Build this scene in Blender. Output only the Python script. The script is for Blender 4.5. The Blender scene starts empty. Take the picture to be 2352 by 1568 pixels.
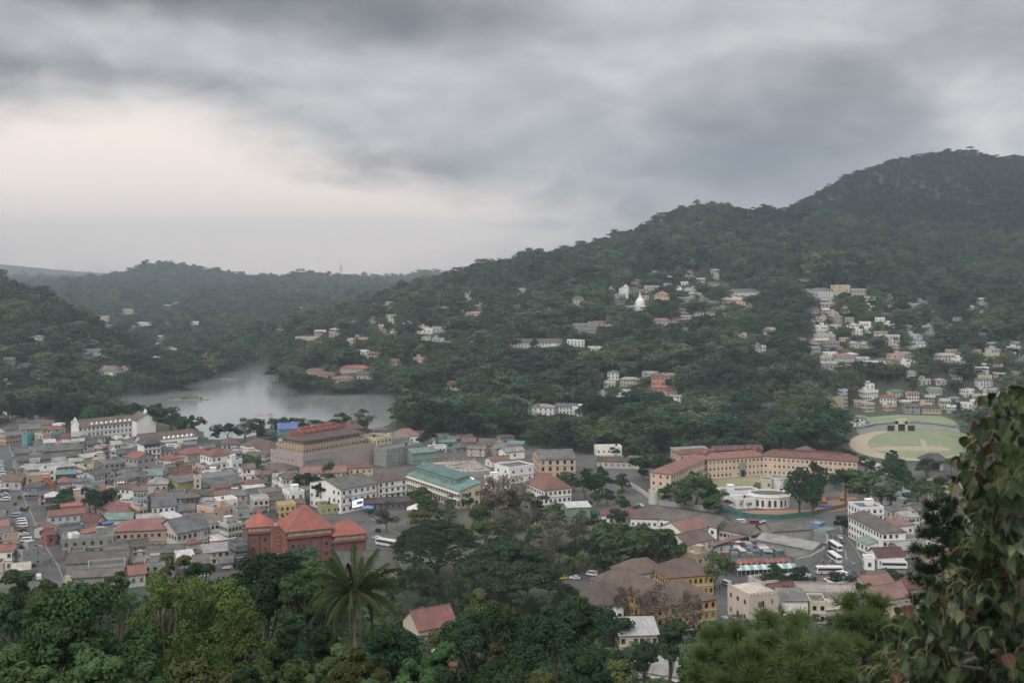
import bpy, math, random
import numpy as np
from mathutils import Vector, Matrix, Euler

random.seed(7)
RNG = np.random.default_rng(7)
scene = bpy.context.scene
COL = scene.collection

# ------------------------------------------------------------------ camera
# lens constants: W x H of the frame they were measured in, focal length in those units, eye level row
FW, FH, FOC, HOR, CX = 2352.0, 1568.0, 2521.0, 602.0, 1176.0
EYE = 124.0
cam_d = bpy.data.cameras.new("camera")
cam = bpy.data.objects.new("camera", cam_d)
COL.objects.link(cam)
cam.location = (0, 0, EYE)
cam.rotation_euler = (math.radians(90), 0, 0)
cam_d.sensor_width = 36.0
cam_d.lens = 36.0 * FOC / FW
cam_d.shift_y = -(FH / 2 - HOR) / FW
cam_d.clip_start = 0.1
cam_d.clip_end = 40000
cam_d.dof.use_dof = True
cam_d.dof.focus_distance = 420
cam_d.dof.aperture_fstop = 4.0
scene.camera = cam

# ------------------------------------------------------------------ sky, sun, exposure
SUN_AZ, SUN_EL = math.radians(-148), math.radians(38)     # azimuth measured from +Y, negative = left
world = bpy.data.worlds.new("World")
scene.world = world
world.use_nodes = True

class NT:
    """tiny node helper"""
    def __init__(s, tree):
        s.t = tree; s.n = tree.nodes; s.l = tree.links
    def new(s, typ, **kw):
        n = s.n.new(typ)
        for k, v in kw.items():
            setattr(n, k, v)
        return n
    def link(s, a, b):
        s.l.new(a, b)
    def put(s, sock, v):
        if isinstance(v, bpy.types.NodeSocket): s.l.new(v, sock)
        else: sock.default_value = v
    def math(s, op, a, b=0.0, c=None, clamp=False):
        n = s.new('ShaderNodeMath', operation=op); n.use_clamp = clamp
        s.put(n.inputs[0], a); s.put(n.inputs[1], b)
        if c is not None: s.put(n.inputs[2], c)
        return n.outputs[0]
    def mix(s, f, a, b, blend='MIX'):
        n = s.new('ShaderNodeMix', data_type='RGBA', blend_type=blend)
        s.put(n.inputs[0], f)
        for sock, v in ((n.inputs[6], a), (n.inputs[7], b)):
            if isinstance(v, (tuple, list)): v = (*v[:3], 1.0)
            s.put(sock, v)
        return n.outputs[2]
    def noise(s, vec, scale, detail=4, rough=0.55, dist=0.0):
        n = s.new('ShaderNodeTexNoise')
        if vec is not None: s.l.new(vec, n.inputs['Vector'])
        n.inputs['Scale'].default_value = scale
        n.inputs['Detail'].default_value = detail
        n.inputs['Roughness'].default_value = rough
        n.inputs['Distortion'].default_value = dist
        return n.outputs['Fac']
    def ramp(s, v, lo, hi):
        n = s.new('ShaderNodeMapRange'); n.interpolation_type = 'SMOOTHSTEP'
        s.put(n.inputs[0], v); n.inputs[1].default_value = lo; n.inputs[2].default_value = hi
        return n.outputs[0]

def build_world():
    w = NT(world.node_tree); w.n.clear()
    out = w.new('ShaderNodeOutputWorld'); bg = w.new('ShaderNodeBackground')
    w.link(bg.outputs[0], out.inputs[0])
    tc = w.new('ShaderNodeTexCoord')
    d = tc.outputs['Generated']
    sep = w.new('ShaderNodeSeparateXYZ'); w.link(d, sep.inputs[0])
    x, y, z = sep.outputs
    az = w.math('MULTIPLY', w.math('ARCTAN2', x, y), 57.2958)     # degrees, 0 = straight ahead
    el = w.math('MULTIPLY', w.math('ARCSINE', z), 57.2958)
    # cloud sheet: a flat deck seen in perspective
    den = w.math('ADD', w.math('MAXIMUM', z, 0.0), 0.42)
    cv = w.new('ShaderNodeCombineXYZ')
    w.put(cv.inputs[0], w.math('DIVIDE', x, den)); w.put(cv.inputs[1], w.math('DIVIDE', y, den)); cv.inputs[2].default_value = 0.0
    rot = w.new('ShaderNodeMapping'); w.link(cv.outputs[0], rot.inputs[0])
    rot.inputs['Rotation'].default_value = (0, 0, math.radians(24))
    rot.inputs['Scale'].default_value = (2.5, 2.7, 1)
    n1 = w.noise(rot.outputs[0], 1.1, 5, 0.50, 0.35)
    n2 = w.noise(rot.outputs[0], 3.4, 6, 0.58, 0.8)
    n3 = w.noise(cv.outputs[0], 0.33, 2, 0.5)
    dens = w.math('ADD', w.math('ADD', w.math('MULTIPLY', n1, 0.70), w.math('MULTIPLY', n2, 0.16)), w.math('MULTIPLY', n3, 0.14))
    def bump(a0, e0, sa, se, tilt=0.0):
        da = w.math('SUBTRACT', az, a0)
        de = w.math('SUBTRACT', w.math('SUBTRACT', el, e0), w.math('MULTIPLY', da, tilt))
        q = w.math('ADD', w.math('POWER', w.math('DIVIDE', da, sa), 2.0), w.math('POWER', w.math('DIVIDE', de, se), 2.0))
        return w.math('EXPONENT', w.math('MULTIPLY', q, -1.0))
    wob = w.math('MULTIPLY', w.math('SUBTRACT', n1, 0.5), 1.0)
    # thick and thin places of the deck
    thick = w.math('ADD', w.math('SUBTRACT', dens, 0.5), w.math('MULTIPLY', bump(-20, 13.9, 10.5, 2.0), 0.42))
    thick = w.math('ADD', thick, w.math('MULTIPLY', bump(-6, 12.6, 6, 1.5), 0.20))
    thick = w.math('ADD', thick, w.math('MULTIPLY', bump(-22, 9.2, 9, 1.0, -0.07), 0.12))
    thick = w.math('ADD', thick, w.math('MULTIPLY', bump(11.5, 5.8, 9, 2.2), 0.12))
    thick = w.math('ADD', thick, w.math('MULTIPLY', bump(-7, 4.7, 3.4, 1.0), 0.14))
    thick = w.math('ADD', thick, w.math('MULTIPLY', bump(17, 9.5, 14, 4), 0.06))
    thick = w.math('SUBTRACT', thick, w.math('MULTIPLY', bump(2, 8.8, 8, 2.2), 0.03))
    f = w.ramp(thick, -0.24, 0.34)
    grey = w.mix(f, (0.61, 0.617, 0.63), (0.138, 0.141, 0.155))
    grey = w.mix(w.math('MULTIPLY', bump(11.5, 5.2, 9, 2.2), 0.55), grey, (0.235, 0.275, 0.335))
    # break in the deck towards the hidden sun, warm light at the horizon
    gl = w.math('ADD', w.math('MULTIPLY', bump(-21, 4.6, 12.5, 3.2, -0.05), 1.3), w.math('ADD', w.math('MULTIPLY', bump(-10, 0.8, 20, 2.5), 1.05), w.math('MULTIPLY', bump(-6, 2.6, 9, 1.4), 0.35)))
    gl = w.math('SUBTRACT', gl, w.math('MULTIPLY', w.math('SUBTRACT', n1, 0.5), 1.3))
    gl = w.math('SUBTRACT', gl, w.math('MULTIPLY', w.math('SUBTRACT', n2, 0.5), 0.55))
    glf = w.ramp(gl, 0.05, 1.10)
    skyc = w.mix(glf, grey, (0.98, 0.86, 0.765))
    # overcast luminance rises towards the zenith, steepened out of view to brighten the ground
    up = w.ramp(z, 0.20, 0.95)
    k = w.math('ADD', 1.0, w.math('MULTIPLY', up, 2.5))
    kk = w.new('ShaderNodeVectorMath', operation='SCALE'); w.link(skyc, kk.inputs[0]); w.link(k, kk.inputs['Scale'])
    nis = w.new('ShaderNodeTexSky', sky_type='NISHITA'); nis.sun_disc = False
    nis.sun_elevation = SUN_EL; nis.sun_rotation = SUN_AZ; nis.altitude = 600
    ns = w.new('ShaderNodeVectorMath', operation='SCALE'); w.link(nis.outputs[0], ns.inputs[0]); ns.inputs['Scale'].default_value = 0.07
    c = w.mix(0.95, ns.outputs[0], kk.outputs[0])
    w.link(c, bg.inputs[0]); bg.inputs[1].default_value = 1.0
build_world()

sun_d = bpy.data.lights.new("sun", 'SUN')
sun = bpy.data.objects.new("sun", sun_d); COL.objects.link(sun)
sun_d.energy = 1.5; sun_d.angle = math.radians(24); sun_d.color = (1.0, 0.93, 0.84)
sdir = Vector((math.sin(SUN_AZ) * math.cos(SUN_EL), math.cos(SUN_AZ) * math.cos(SUN_EL), math.sin(SUN_EL)))
sun.rotation_euler = sdir.to_track_quat('Z', 'Y').to_euler()
sun.location = sdir * 3000

vs = scene.view_settings
vs.view_transform = 'Standard'; vs.look = 'None'; vs.exposure = 0.20; vs.gamma = 1.0; vs.use_curve_mapping = False
scene.render.engine = 'CYCLES'
cy = scene.cycles
cy.use_denoising = True
cy.max_bounces = 4; cy.diffuse_bounces = 2; cy.glossy_bounces = 2; cy.transmission_bounces = 2; cy.volume_bounces = 0; cy.transparent_max_bounces = 4
cy.sample_clamp_indirect = 3.0
cy.use_adaptive_sampling = True; cy.adaptive_threshold = 0.02

# ------------------------------------------------------------------ rays from the lens to places on the ground
def P(x, y, z=0.0):
    Y = (EYE - z) * FOC / (y - HOR)
    return ((x - CX) / FOC * Y, Y)
def PY(x, y, Y):
    return ((x - CX) / FOC * Y, Y, EYE - (y - HOR) / FOC * Y)

# ------------------------------------------------------------------ terrain
def ridge(pts, allow=11.0):
    """pts: (x, y of skyline, distance, foot width) -> X, Y, Z, w"""
    r = []
    for (x, y, Y, w) in pts:
        X, YY, Z = PY(x, y, Y)
        r.append((X, Y, Z - allow, w))
    return np.array(r, float)
RIDGES = [
 ridge([(1075,675,2700,120),(1110,678,2500,190),(1200,638,2300,280),(1270,611,2150,360),(1340,597,2000,450),(1400,570,1900,620),(1450,541,1850,800),(1510,520,1760,880),(1570,486,1700,850),
        (1640,471,1650,800),(1750,474,1650,800),(1800,486,1700,830),(1870,468,1750,880),(1920,432,1800,930),(2000,378,1850,960),(2080,350,1850,980),
        (2180,336,1850,1000),(2230,344,1850,1000),(2290,357,1850,1000),(2400,355,1850,1000),(2700,380,1800,1000)], 14),
 ridge([(1420,770,1200,260),(1230,785,1100,270),(1100,830,1010,210),(985,905,930,130)]),
 ridge([(-250,590,1250,420),(0,640,1250,400),(60,645,1270,400),(130,690,1300,370),(230,770,1350,320),(350,830,1350,230),(470,850,1400,140)]),
 ridge([(-300,660,3600,1000),(60,662,3600,1000),(130,655,3600,1300),(200,644,3600,1300),(300,626,3600,1300),(340,604,3600,1300),(400,600,3600,1300),(470,620,3600,1300),(560,634,3600,1300),(640,640,3600,1300),
        (690,626,3600,1300),(780,634,3600,1300),(880,652,3600,1200),(950,662,3500,1200),(1030,700,3400,900)], 21),
 ridge([(820,645,5000,1400),(900,641,5000,1400),(970,620,5000,1400),(1030,624,5000,1400),(1090,656,5000,1400),(1180,690,4800,1200)], 24),
 ridge([(-500,600,6100,1800),(0,606,6100,1800),(60,612,6100,1800),(120,618,6100,1800),(190,626,6100,1800),(260,648,6100,1800)], 0),
]
RZ = np.array([(*P(680, 870)[:2], 7, 90), ((800-CX)/FOC*1250, 1250, 13, 200), ((950-CX)/FOC*1300, 1300, 18, 240), ((1100-CX)/FOC*1500, 1500, 45, 350)], float)
RIDGES.append(RZ)
NEAR_Y = [-400, -30, 0, 8, 30, 60, 100, 150, 200, 250, 300, 335, 365, 380]
NEAR_Z = [124, 122.6, 121.6, 115.5, 100, 86, 70, 52, 36, 21, 9, 3.5, 0, 0]
LAKE_PX = [(640,822),(600,828),(540,850),(500,868),(440,888),(380,899),(300,906),(262,911),(240,919),(262,928),(330,942),(400,962),(462,990),(478,1012),(560,1006),(640,988),(760,985),
           (870,988),(908,965),(935,946),(925,922),(900,906),(850,904),(800,906),(740,908),(690,905),(655,890),(638,870),(630,856),(617,850),(612,842),(618,832)]
LAKE = np.array([P(*q) for q in LAKE_PX])
FLAT = [[P(*q) for q in ((1935,968),(1990,950),(2180,950),(2235,985),(2262,1060),(2200,1080),(2000,1075),(1935,1045))],
        [P(*q) for q in ((-60,990),(120,984),(250,1002),(455,1022),(560,1016),(700,1004),(1000,1012),(1130,1014),(1330,1042),(1500,1044),(1950,1042),(2010,1060),(2250,1075),(2260,1130),(2200,1300),(2000,1330),(1000,1310),(-80,1330))]]

def seg_dist(px, py, a, b):
    dx, dy = b[0]-a[0], b[1]-a[1]
    t = np.clip(((px-a[0])*dx + (py-a[1])*dy) / max(dx*dx+dy*dy, 1e-9), 0, 1)
    return np.hypot(px-(a[0]+t*dx), py-(a[1]+t*dy)), t
def in_poly(px, py, poly):
    ins = np.zeros(np.shape(px), bool); n = len(poly)
    for i in range(n):
        x0, y0 = poly[i]; x1, y1 = poly[(i+1) % n]
        c = ((y0 > py) != (y1 > py))
        with np.errstate(divide='ignore', invalid='ignore'):
            xi = (x1-x0)*(py-y0)/(y1-y0+1e-12)+x0
        ins ^= c & (px < xi)
    return ins
def poly_sd(px, py, poly):
    d = np.full(np.shape(px), 1e9)
    for i in range(len(poly)):
        dd, _ = seg_dist(px, py, poly[i], poly[(i+1) % len(poly)])
        d = np.minimum(d, dd)
    return np.where(in_poly(px, py, poly), -d, d)
def vnoise(x, y, seed=0):
    xi = np.floor(x).astype(np.int64); yi = np.floor(y).astype(np.int64)
    fx = x-xi; fy = y-yi; fx = fx*fx*(3-2*fx); fy = fy*fy*(3-2*fy)
    def hsh(a, b):
        n = (a*374761393 + b*668265263 + seed*1442695041) & 0xffffffff
        n = ((n ^ (n >> 13))*1274126177) & 0xffffffff
        return ((n ^ (n >> 16)) & 0xffff)/65535.0
    return (hsh(xi,yi)*(1-fx)+hsh(xi+1,yi)*fx)*(1-fy)+(hsh(xi,yi+1)*(1-fx)+hsh(xi+1,yi+1)*fx)*fy
def terr(px, py):
    px = np.asarray(px, float); py = np.asarray(py, float)
    z = np.zeros(px.shape)
    for r in RIDGES:
        num = np.zeros(px.shape); den = np.zeros(px.shape); nw = np.zeros(px.shape); dm = np.full(px.shape, 1e9)
        for i in range(len(r)-1):
            d, t = seg_dist(px, py, r[i], r[i+1])
            hz = r[i,2]+(r[i+1,2]-r[i,2])*t; w = r[i,3]+(r[i+1,3]-r[i,3])*t
            k = 1/(d+12)**4
            num += hz*k; nw += w*k; den += k; dm = np.minimum(dm, d)
        best = num/den*np.clip(1-dm/(nw/den), 0, 1)**1.12
        z = np.where(z > best, z+0.12*np.minimum(best, 30), best+0.12*np.minimum(z, 30)) if r is not RIDGES[0] else best
    z = np.maximum(z, np.clip(py-1420, 0, 1500)*0.022*(py < 6000))
    nz = (vnoise(px/140, py/140, 1)-0.62)*0.20+(vnoise(px/55, py/55, 2)-0.5)*0.08
    nz = nz*np.clip((2600-py)/500, 0, 1)
    z = z*(1+nz*(1-np.clip((z-150)/120, 0, 0.85)))*np.clip(z/4, 0, 1)
    for q in FLAT:
        k = np.clip(poly_sd(px, py, q)/70, 0, 1); z = z*k*k*(3-2*k)
    near = np.interp(py, NEAR_Y, NEAR_Z)
    near = near+np.where((near > 4) & (near < 110), (vnoise(px/35, py/35, 5)-0.5)*5, 0)
    z = np.maximum(z, near)
    sd = poly_sd(px, py, LAKE)
    k = np.clip(sd/45, 0, 1); k = k*k*(3-2*k)
    z = np.where(sd < 0, -np.minimum(3.5, -sd*0.35), z*k+0.9*(1-k)*(sd < 45))
    return z
def terr1(x, y): return float(terr(np.array([x]), np.array([y]))[0])
def G(x, y, z0=0.0):
    """point of the ground seen at (x, y)"""
    ux, uz = (x-CX)/FOC, (y-HOR)/FOC
    Ys = np.concatenate([np.linspace(250, 900, 220), np.linspace(903, 3600, 700)])
    g = terr(ux*Ys, Ys) - (EYE-uz*Ys)
    i = np.argmax(g > 0)
    if not (g > 0).any(): i = len(Ys)-1
    if i > 0:
        a, b = g[i-1], g[i]; t = -a/(b-a) if b != a else 0
        Y = Ys[i-1]+(Ys[i]-Ys[i-1])*min(max(t, 0), 1)
    else: Y = Ys[0]
    return (ux*Y, Y, EYE-uz*Y)
CLEAR = []
# ------------------------------------------------------------------ materials
MATS = {}
def new_mat(name):
    m = bpy.data.materials.new(name); m.use_nodes = True
    t = NT(m.node_tree); t.n.clear()
    out = t.new('ShaderNodeOutputMaterial'); b = t.new('ShaderNodeBsdfPrincipled')
    t.link(b.outputs[0], out.inputs[0])
    return m, t, b, out
def objcoord(t):
    tc = t.new('ShaderNodeTexCoord'); oi = t.new('ShaderNodeObjectInfo')
    v = t.new('ShaderNodeVectorMath', operation='ADD'); t.link(tc.outputs['Object'], v.inputs[0])
    s = t.new('ShaderNodeVectorMath', operation='SCALE'); t.link(oi.outputs['Location'], s.inputs[0]); s.inputs['Scale'].default_value = 0.37
    t.link(s.outputs[0], v.inputs[1])
    return v.outputs[0], oi
def wall_mat(key, col, dirt=0.5):
    key = 'wall_'+key
    if key in MATS: return MATS[key]
    m, t, b, out = new_mat('plaster_'+key)
    v, oi = objcoord(t)
    mp = t.new('ShaderNodeMapping'); t.link(v, mp.inputs[0]); mp.inputs['Scale'].default_value = (1.3, 1.3, 0.18)
    streak = t.noise(mp.outputs[0], 0.9, 5, 0.62)
    patch = t.noise(v, 0.22, 4, 0.55)
    fine = t.noise(v, 2.2, 4, 0.6)
    f = t.math('MULTIPLY', t.ramp(streak, 0.46, 0.74), dirt)
    dk = tuple(c*0.42+0.02 for c in col)
    c1 = t.mix(f, col, dk)
    c2 = t.mix(t.math('MULTIPLY', t.ramp(patch, 0.45, 0.75), 0.35*dirt+0.1), c1, tuple(c*0.6+0.05 for c in col))
    c3 = t.mix(t.math('MULTIPLY', t.ramp(fine, 0.4, 0.7), 0.18), c2, tuple(c*0.7 for c in col))
    t.link(c3, b.inputs['Base Color']); b.inputs['Roughness'].default_value = 0.85
    MATS[key] = m; return m
def roof_mat(key, col, col2, rough=0.8, wave=7.0, axis='X'):
    key = 'roof_'+key
    if key in MATS: return MATS[key]
    m, t, b, out = new_mat('roofing_'+key)
    v, oi = objcoord(t)
    patch = t.noise(v, 0.16, 5, 0.6, 0.4)
    fine = t.noise(v, 1.6, 5, 0.62)
    w = t.new('ShaderNodeTexWave', wave_type='BANDS', bands_direction=axis); t.link(v, w.inputs['Vector'])
    w.inputs['Scale'].default_value = wave/6.28*2; w.inputs['Distortion'].default_value = 0.4
    c1 = t.mix(t.ramp(patch, 0.36, 0.68), col, col2)
    c2 = t.mix(t.math('MULTIPLY', t.ramp(fine, 0.42, 0.72), 0.45), c1, tuple(c*0.55 for c in col2))
    sheetn = t.new('ShaderNodeTexVoronoi'); t.link(v, sheetn.inputs['Vector']); sheetn.inputs['Scale'].default_value = .42; sheetn.feature = 'F1'
    c2 = t.mix(t.math('MULTIPLY', t.math('GREATER_THAN', sheetn.outputs['Color'], .62), .32), c2, tuple(x*1.2+.01 for x in col))
    mp = t.new('ShaderNodeMapping'); t.link(v, mp.inputs[0]); mp.inputs['Scale'].default_value = (1.6, .22, .22)
    st = t.noise(mp.outputs[0], 1.1, 4, .6)
    c2 = t.mix(t.math('MULTIPLY', t.ramp(st, .5, .72), .5), c2, tuple(x*.45 for x in col2))
    hsv = t.new('ShaderNodeHueSaturation'); t.link(c2, hsv.inputs['Color'])
    t.link(t.math('ADD', 0.62, t.math('MULTIPLY', oi.outputs['Random'], 0.42)), hsv.inputs['Value'])
    t.link(hsv.outputs[0], b.inputs['Base Color']); b.inputs['Roughness'].default_value = rough
    bp = t.new('ShaderNodeBump'); bp.inputs['Strength'].default_value = 0.5; bp.inputs['Distance'].default_value = 0.08
    t.link(w.outputs['Fac'], bp.inputs['Height']); t.link(bp.outputs[0], b.inputs['Normal'])
    MATS[key] = m; return m
def flat_mat(key, col, rough=0.6, metal=0.0, var=0.25, nscale=1.0, spec=0.5):
    if key in MATS: return MATS[key]
    m, t, b, out = new_mat(key)
    v, oi = objcoord(t)
    n = t.noise(v, nscale, 4, 0.6)
    c = t.mix(t.math('MULTIPLY', t.ramp(n, 0.35, 0.7), var*2), col, tuple(x*0.6 for x in col))
    t.link(c, b.inputs['Base Color']); b.inputs['Roughness'].default_value = rough; b.inputs['Metallic'].default_value = metal
    b.inputs['Specular IOR Level'].default_value = spec
    MATS[key] = m; return m
def paint_mat(key, col, rough=0.35):
    return flat_mat(key, col, rough, 0.0, 0.08, 3.0)

WALLS = dict(white=(.78,.77,.74), offwhite=(.50,.48,.44), cream=(.55,.49,.36), peach=(.58,.42,.30), pink=(.56,.40,.36), tan=(.40,.31,.22), mauve=(.40,.33,.31), yellow=(.60,.43,.15), paleyellow=(.60,.52,.34),
             ochre=(.56,.34,.08), olive=(.36,.34,.14), teal=(.10,.33,.33), blue=(.16,.24,.38), paleblue=(.46,.52,.58), grey=(.33,.33,.32), concrete=(.27,.27,.26), darkgrey=(.13,.135,.14), brick=(.30,.10,.07), orange=(.42,.15,.06), salmon=(.58,.26,.18), green=(.18,.30,.22), brown=(.22,.14,.10), red=(.40,.07,.06))
def W(k): return wall_mat(k, WALLS[k], 0.85 if k in ('grey','concrete','offwhite','darkgrey') else 0.25 if k == 'white' else 0.5)
ROOFS = dict(grey=((.17,.165,.155),(.095,.092,.085)), darkgrey=((.12,.125,.13),(.065,.067,.07)), lightgrey=((.36,.35,.335),(.22,.215,.205)), white=((.54,.53,.51),(.40,.39,.37)), mossy=((.125,.12,.098),(.07,.068,.058)), brown=((.165,.098,.07),(.10,.066,.052)), darkbrown=((.115,.07,.055),(.07,.05,.045)),
             greybrown=((.175,.14,.115),(.10,.082,.07)), red=((.27,.08,.06),(.18,.065,.052)), brightred=((.36,.12,.085),(.27,.09,.07)), orange=((.33,.125,.075),(.25,.10,.065)), clay=((.285,.13,.095),(.20,.095,.072)), maroon=((.20,.05,.045),(.12,.04,.04)), teal=((.12,.25,.23),(.08,.17,.16)), green=((.19,.30,.25),(.13,.20,.17)), blue=((.10,.16,.46),(.08,.13,.34)),
             rust=((.21,.11,.075),(.145,.085,.062)), sand=((.50,.42,.33),(.36,.30,.25)), pinkred=((.29,.105,.085),(.20,.08,.068)))
def mute(c, k):
    l = .3*c[0]+.55*c[1]+.15*c[2]; return tuple(l+(x-l)*k for x in c)
def R(k): return roof_mat(k, mute(ROOFS[k][0], .8), mute(ROOFS[k][1], .72))

def glass_mat():
    m, t, b, out = new_mat('window_glass')
    v, oi = objcoord(t)
    c = t.mix(t.ramp(oi.outputs['Random'], .45, 1.0), (.016,.019,.022), (.17,.165,.15))
    t.link(c, b.inputs['Base Color']); b.inputs['Roughness'].default_value = 0.25; b.inputs['Specular IOR Level'].default_value = 0.35
    return m
M_GLASS = glass_mat()
M_FRAME = flat_mat('window_frame_paint', (.45,.45,.43), 0.6)
M_FRAMED = flat_mat('window_frame_dark', (.16,.15,.14), 0.6)

# leaves
def leaf_mat(key, a, b_, c_, hue=0.03, trans=0.22, wscale=0.02, sat=1.0):
    if key in MATS: return MATS[key]
    m = bpy.data.materials.new('leaves_'+key); m.use_nodes = True
    t = NT(m.node_tree); t.n.clear()
    out = t.new('ShaderNodeOutputMaterial')
    geo = t.new('ShaderNodeNewGeometry'); oi = t.new('ShaderNodeObjectInfo')
    big = t.noise(geo.outputs['Position'], wscale, 3, 0.5)
    r2 = t.math('FRACT', t.math('MULTIPLY', oi.outputs['Random'], 7.31))
    c1 = t.mix(oi.outputs['Random'], a, b_)
    c2 = t.mix(t.math('MULTIPLY', t.ramp(r2, 0.45, 1.0), 0.8), c1, c_)
    c3 = t.mix(t.math('MULTIPLY', t.ramp(big, 0.40, 0.62), 0.5), c2, b_)
    fine = t.noise(geo.outputs['Position'], 0.8, 2, 0.5)
    hsv = t.new('ShaderNodeHueSaturation'); t.link(c3, hsv.inputs['Color'])
    hsv.inputs['Saturation'].default_value = sat
    r3 = t.math('FRACT', t.math('MULTIPLY', oi.outputs['Random'], 23.7))
    t.link(t.math('ADD', 0.50, t.math('ADD', t.math('MULTIPLY', fine, 0.45), t.math('MULTIPLY', r3, 0.75))), hsv.inputs['Value'])
    di = t.new('ShaderNodeBsdfDiffuse'); tr = t.new('ShaderNodeBsdfTranslucent')
    t.link(hsv.outputs[0], di.inputs[0]); t.link(hsv.outputs[0], tr.inputs[0])
    ms = t.new('ShaderNodeMixShader'); ms.inputs[0].default_value = trans
    t.link(di.outputs[0], ms.inputs[1]); t.link(tr.outputs[0], ms.inputs[2]); t.link(ms.outputs[0], out.inputs[0])
    MATS[key] = m; return m
LM = dict(
 forest=leaf_mat('forest', (.030,.062,.042), (.078,.115,.06), (.13,.13,.085)),
 pinewood=leaf_mat('pinewood', (.018,.036,.030), (.032,.055,.04), (.04,.058,.038)),
 dark=leaf_mat('dark', (.022,.044,.026), (.034,.062,.032), (.045,.07,.034)),
 mid=leaf_mat('mid', (.042,.082,.034), (.06,.10,.042), (.08,.11,.045)),
 bright=leaf_mat("bright", (.062,.10,.03), (.09,.13,.042), (.078,.095,.038)),
 olive=leaf_mat('olive', (.075,.085,.03), (.09,.10,.045), (.06,.075,.03)),
 greybrown=leaf_mat('greybrown', (.075,.078,.055), (.095,.092,.066), (.07,.08,.048)),
 twig=leaf_mat('twig', (.17,.125,.085), (.14,.11,.08), (.12,.11,.06)),
 pink=leaf_mat('pink', (.30,.20,.185), (.24,.17,.15), (.16,.14,.11)),
 palm=leaf_mat('palm', (.03,.045,.017), (.045,.06,.022), (.04,.05,.02)),
 needle=leaf_mat('needle', (.06,.09,.032), (.09,.12,.048), (.045,.072,.028), wscale=0.3),
 needled=leaf_mat('needled', (.022,.042,.026), (.035,.058,.03), (.03,.05,.03), wscale=0.3),
)
M_BARK = flat_mat('bark', (.09,.07,.055), 0.9, 0, 0.35, 2.0)
M_BARKP = flat_mat('bark_pale', (.26,.22,.18), 0.9, 0, 0.35, 2.0)

# ------------------------------------------------------------------ mesh builders
class MB:
    def __init__(s): s.v = []; s.f = []; s.m = []
    def add(s, vs, fs, mi=0):
        o = len(s.v); s.v += [tuple(map(float, q)) for q in vs]
        for q in fs: s.f.append([i+o for i in q]); s.m.append(mi)
        return s
    def box(s, x0, y0, z0, x1, y1, z1, mi=0):
        return s.add([(x0,y0,z0),(x1,y0,z0),(x1,y1,z0),(x0,y1,z0),(x0,y0,z1),(x1,y0,z1),(x1,y1,z1),(x0,y1,z1)],
              [(0,3,2,1),(4,5,6,7),(0,1,5,4),(1,2,6,5),(2,3,7,6),(3,0,4,7)], mi)
    def prism(s, poly, z0, z1, mi=0):
        n = len(poly)
        area = sum(poly[i][0]*poly[(i+1)%n][1]-poly[(i+1)%n][0]*poly[i][1] for i in range(n))
        if area < 0: poly = poly[::-1]
        vs_ = [(x,y,z0) for x,y in poly]+[(x,y,z1) for x,y in poly]
        fs = [tuple(range(n-1,-1,-1)), tuple(range(n,2*n))]+[(i,(i+1)%n,n+(i+1)%n,n+i) for i in range(n)]
        return s.add(vs_, fs, mi)
    def cyl(s, cx, cy, z0, z1, r0, r1=None, n=12, mi=0, cap=True):
        r1 = r0 if r1 is None else r1
        a = [2*math.pi*i/n for i in range(n)]
        vs_ = [(cx+r0*math.cos(t), cy+r0*math.sin(t), z0) for t in a]+[(cx+r1*math.cos(t), cy+r1*math.sin(t), z1) for t in a]
        fs = [(i,(i+1)%n,n+(i+1)%n,n+i) for i in range(n)]
        if cap: fs += [tuple(range(n-1,-1,-1)), tuple(range(n,2*n))]
        return s.add(vs_, fs, mi)
    def tube(s, p, q, r0, r1, n=6, mi=0):
        p, q = Vector(p), Vector(q); d = (q-p)
        if d.length < 1e-6: return s
        d.normalize(); u = d.orthogonal().normalized(); w = d.cross(u)
        vs_ = []
        for c, r in ((p, r0), (q, r1)):
            for i in range(n):
                a = 2*math.pi*i/n; vs_.append(c+u*(r*math.cos(a))+w*(r*math.sin(a)))
        fs = [(i,(i+1)%n,n+(i+1)%n,n+i) for i in range(n)]+[tuple(range(n-1,-1,-1)), tuple(range(n,2*n))]
        return s.add(vs_, fs, mi)
    def path(s, pts, rs, n=6, mi=0):
        for i in range(len(pts)-1): s.tube(pts[i], pts[i+1], rs[i], rs[i+1], n, mi)
        return s
    def mesh(s, name, mats):
        me = bpy.data.meshes.new(name); me.from_pydata(s.v, [], s.f)
        for m in mats: me.materials.append(m)
        if len(mats) > 1: me.polygons.foreach_set('material_index', s.m)
        me.update(); return me
    def obj(s, name, mats, parent=None, loc=None):
        if not isinstance(mats, (list, tuple)): mats = [mats]
        return link(name, s.mesh(name, mats), parent, loc)
def link(name, data, parent=None, loc=None, rz=None, scale=None):
    o = bpy.data.objects.new(name, data); COL.objects.link(o)
    if parent is not None: o.parent = parent
    if loc is not None: o.location = loc
    if rz is not None: o.rotation_euler = (0, 0, rz)
    if scale is not None: o.scale = scale
    return o
LABELS = {}
def tag(o, label, cat, group=None, kind=None):
    o['label'] = label; o['category'] = cat
    if group: o['group'] = group
    if kind: o['kind'] = kind
    LABELS.setdefault(label, []).append(o)
    return o
def struct(o, label=None):
    o['kind'] = 'structure'
    if label: o['label'] = label
    return o
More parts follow.
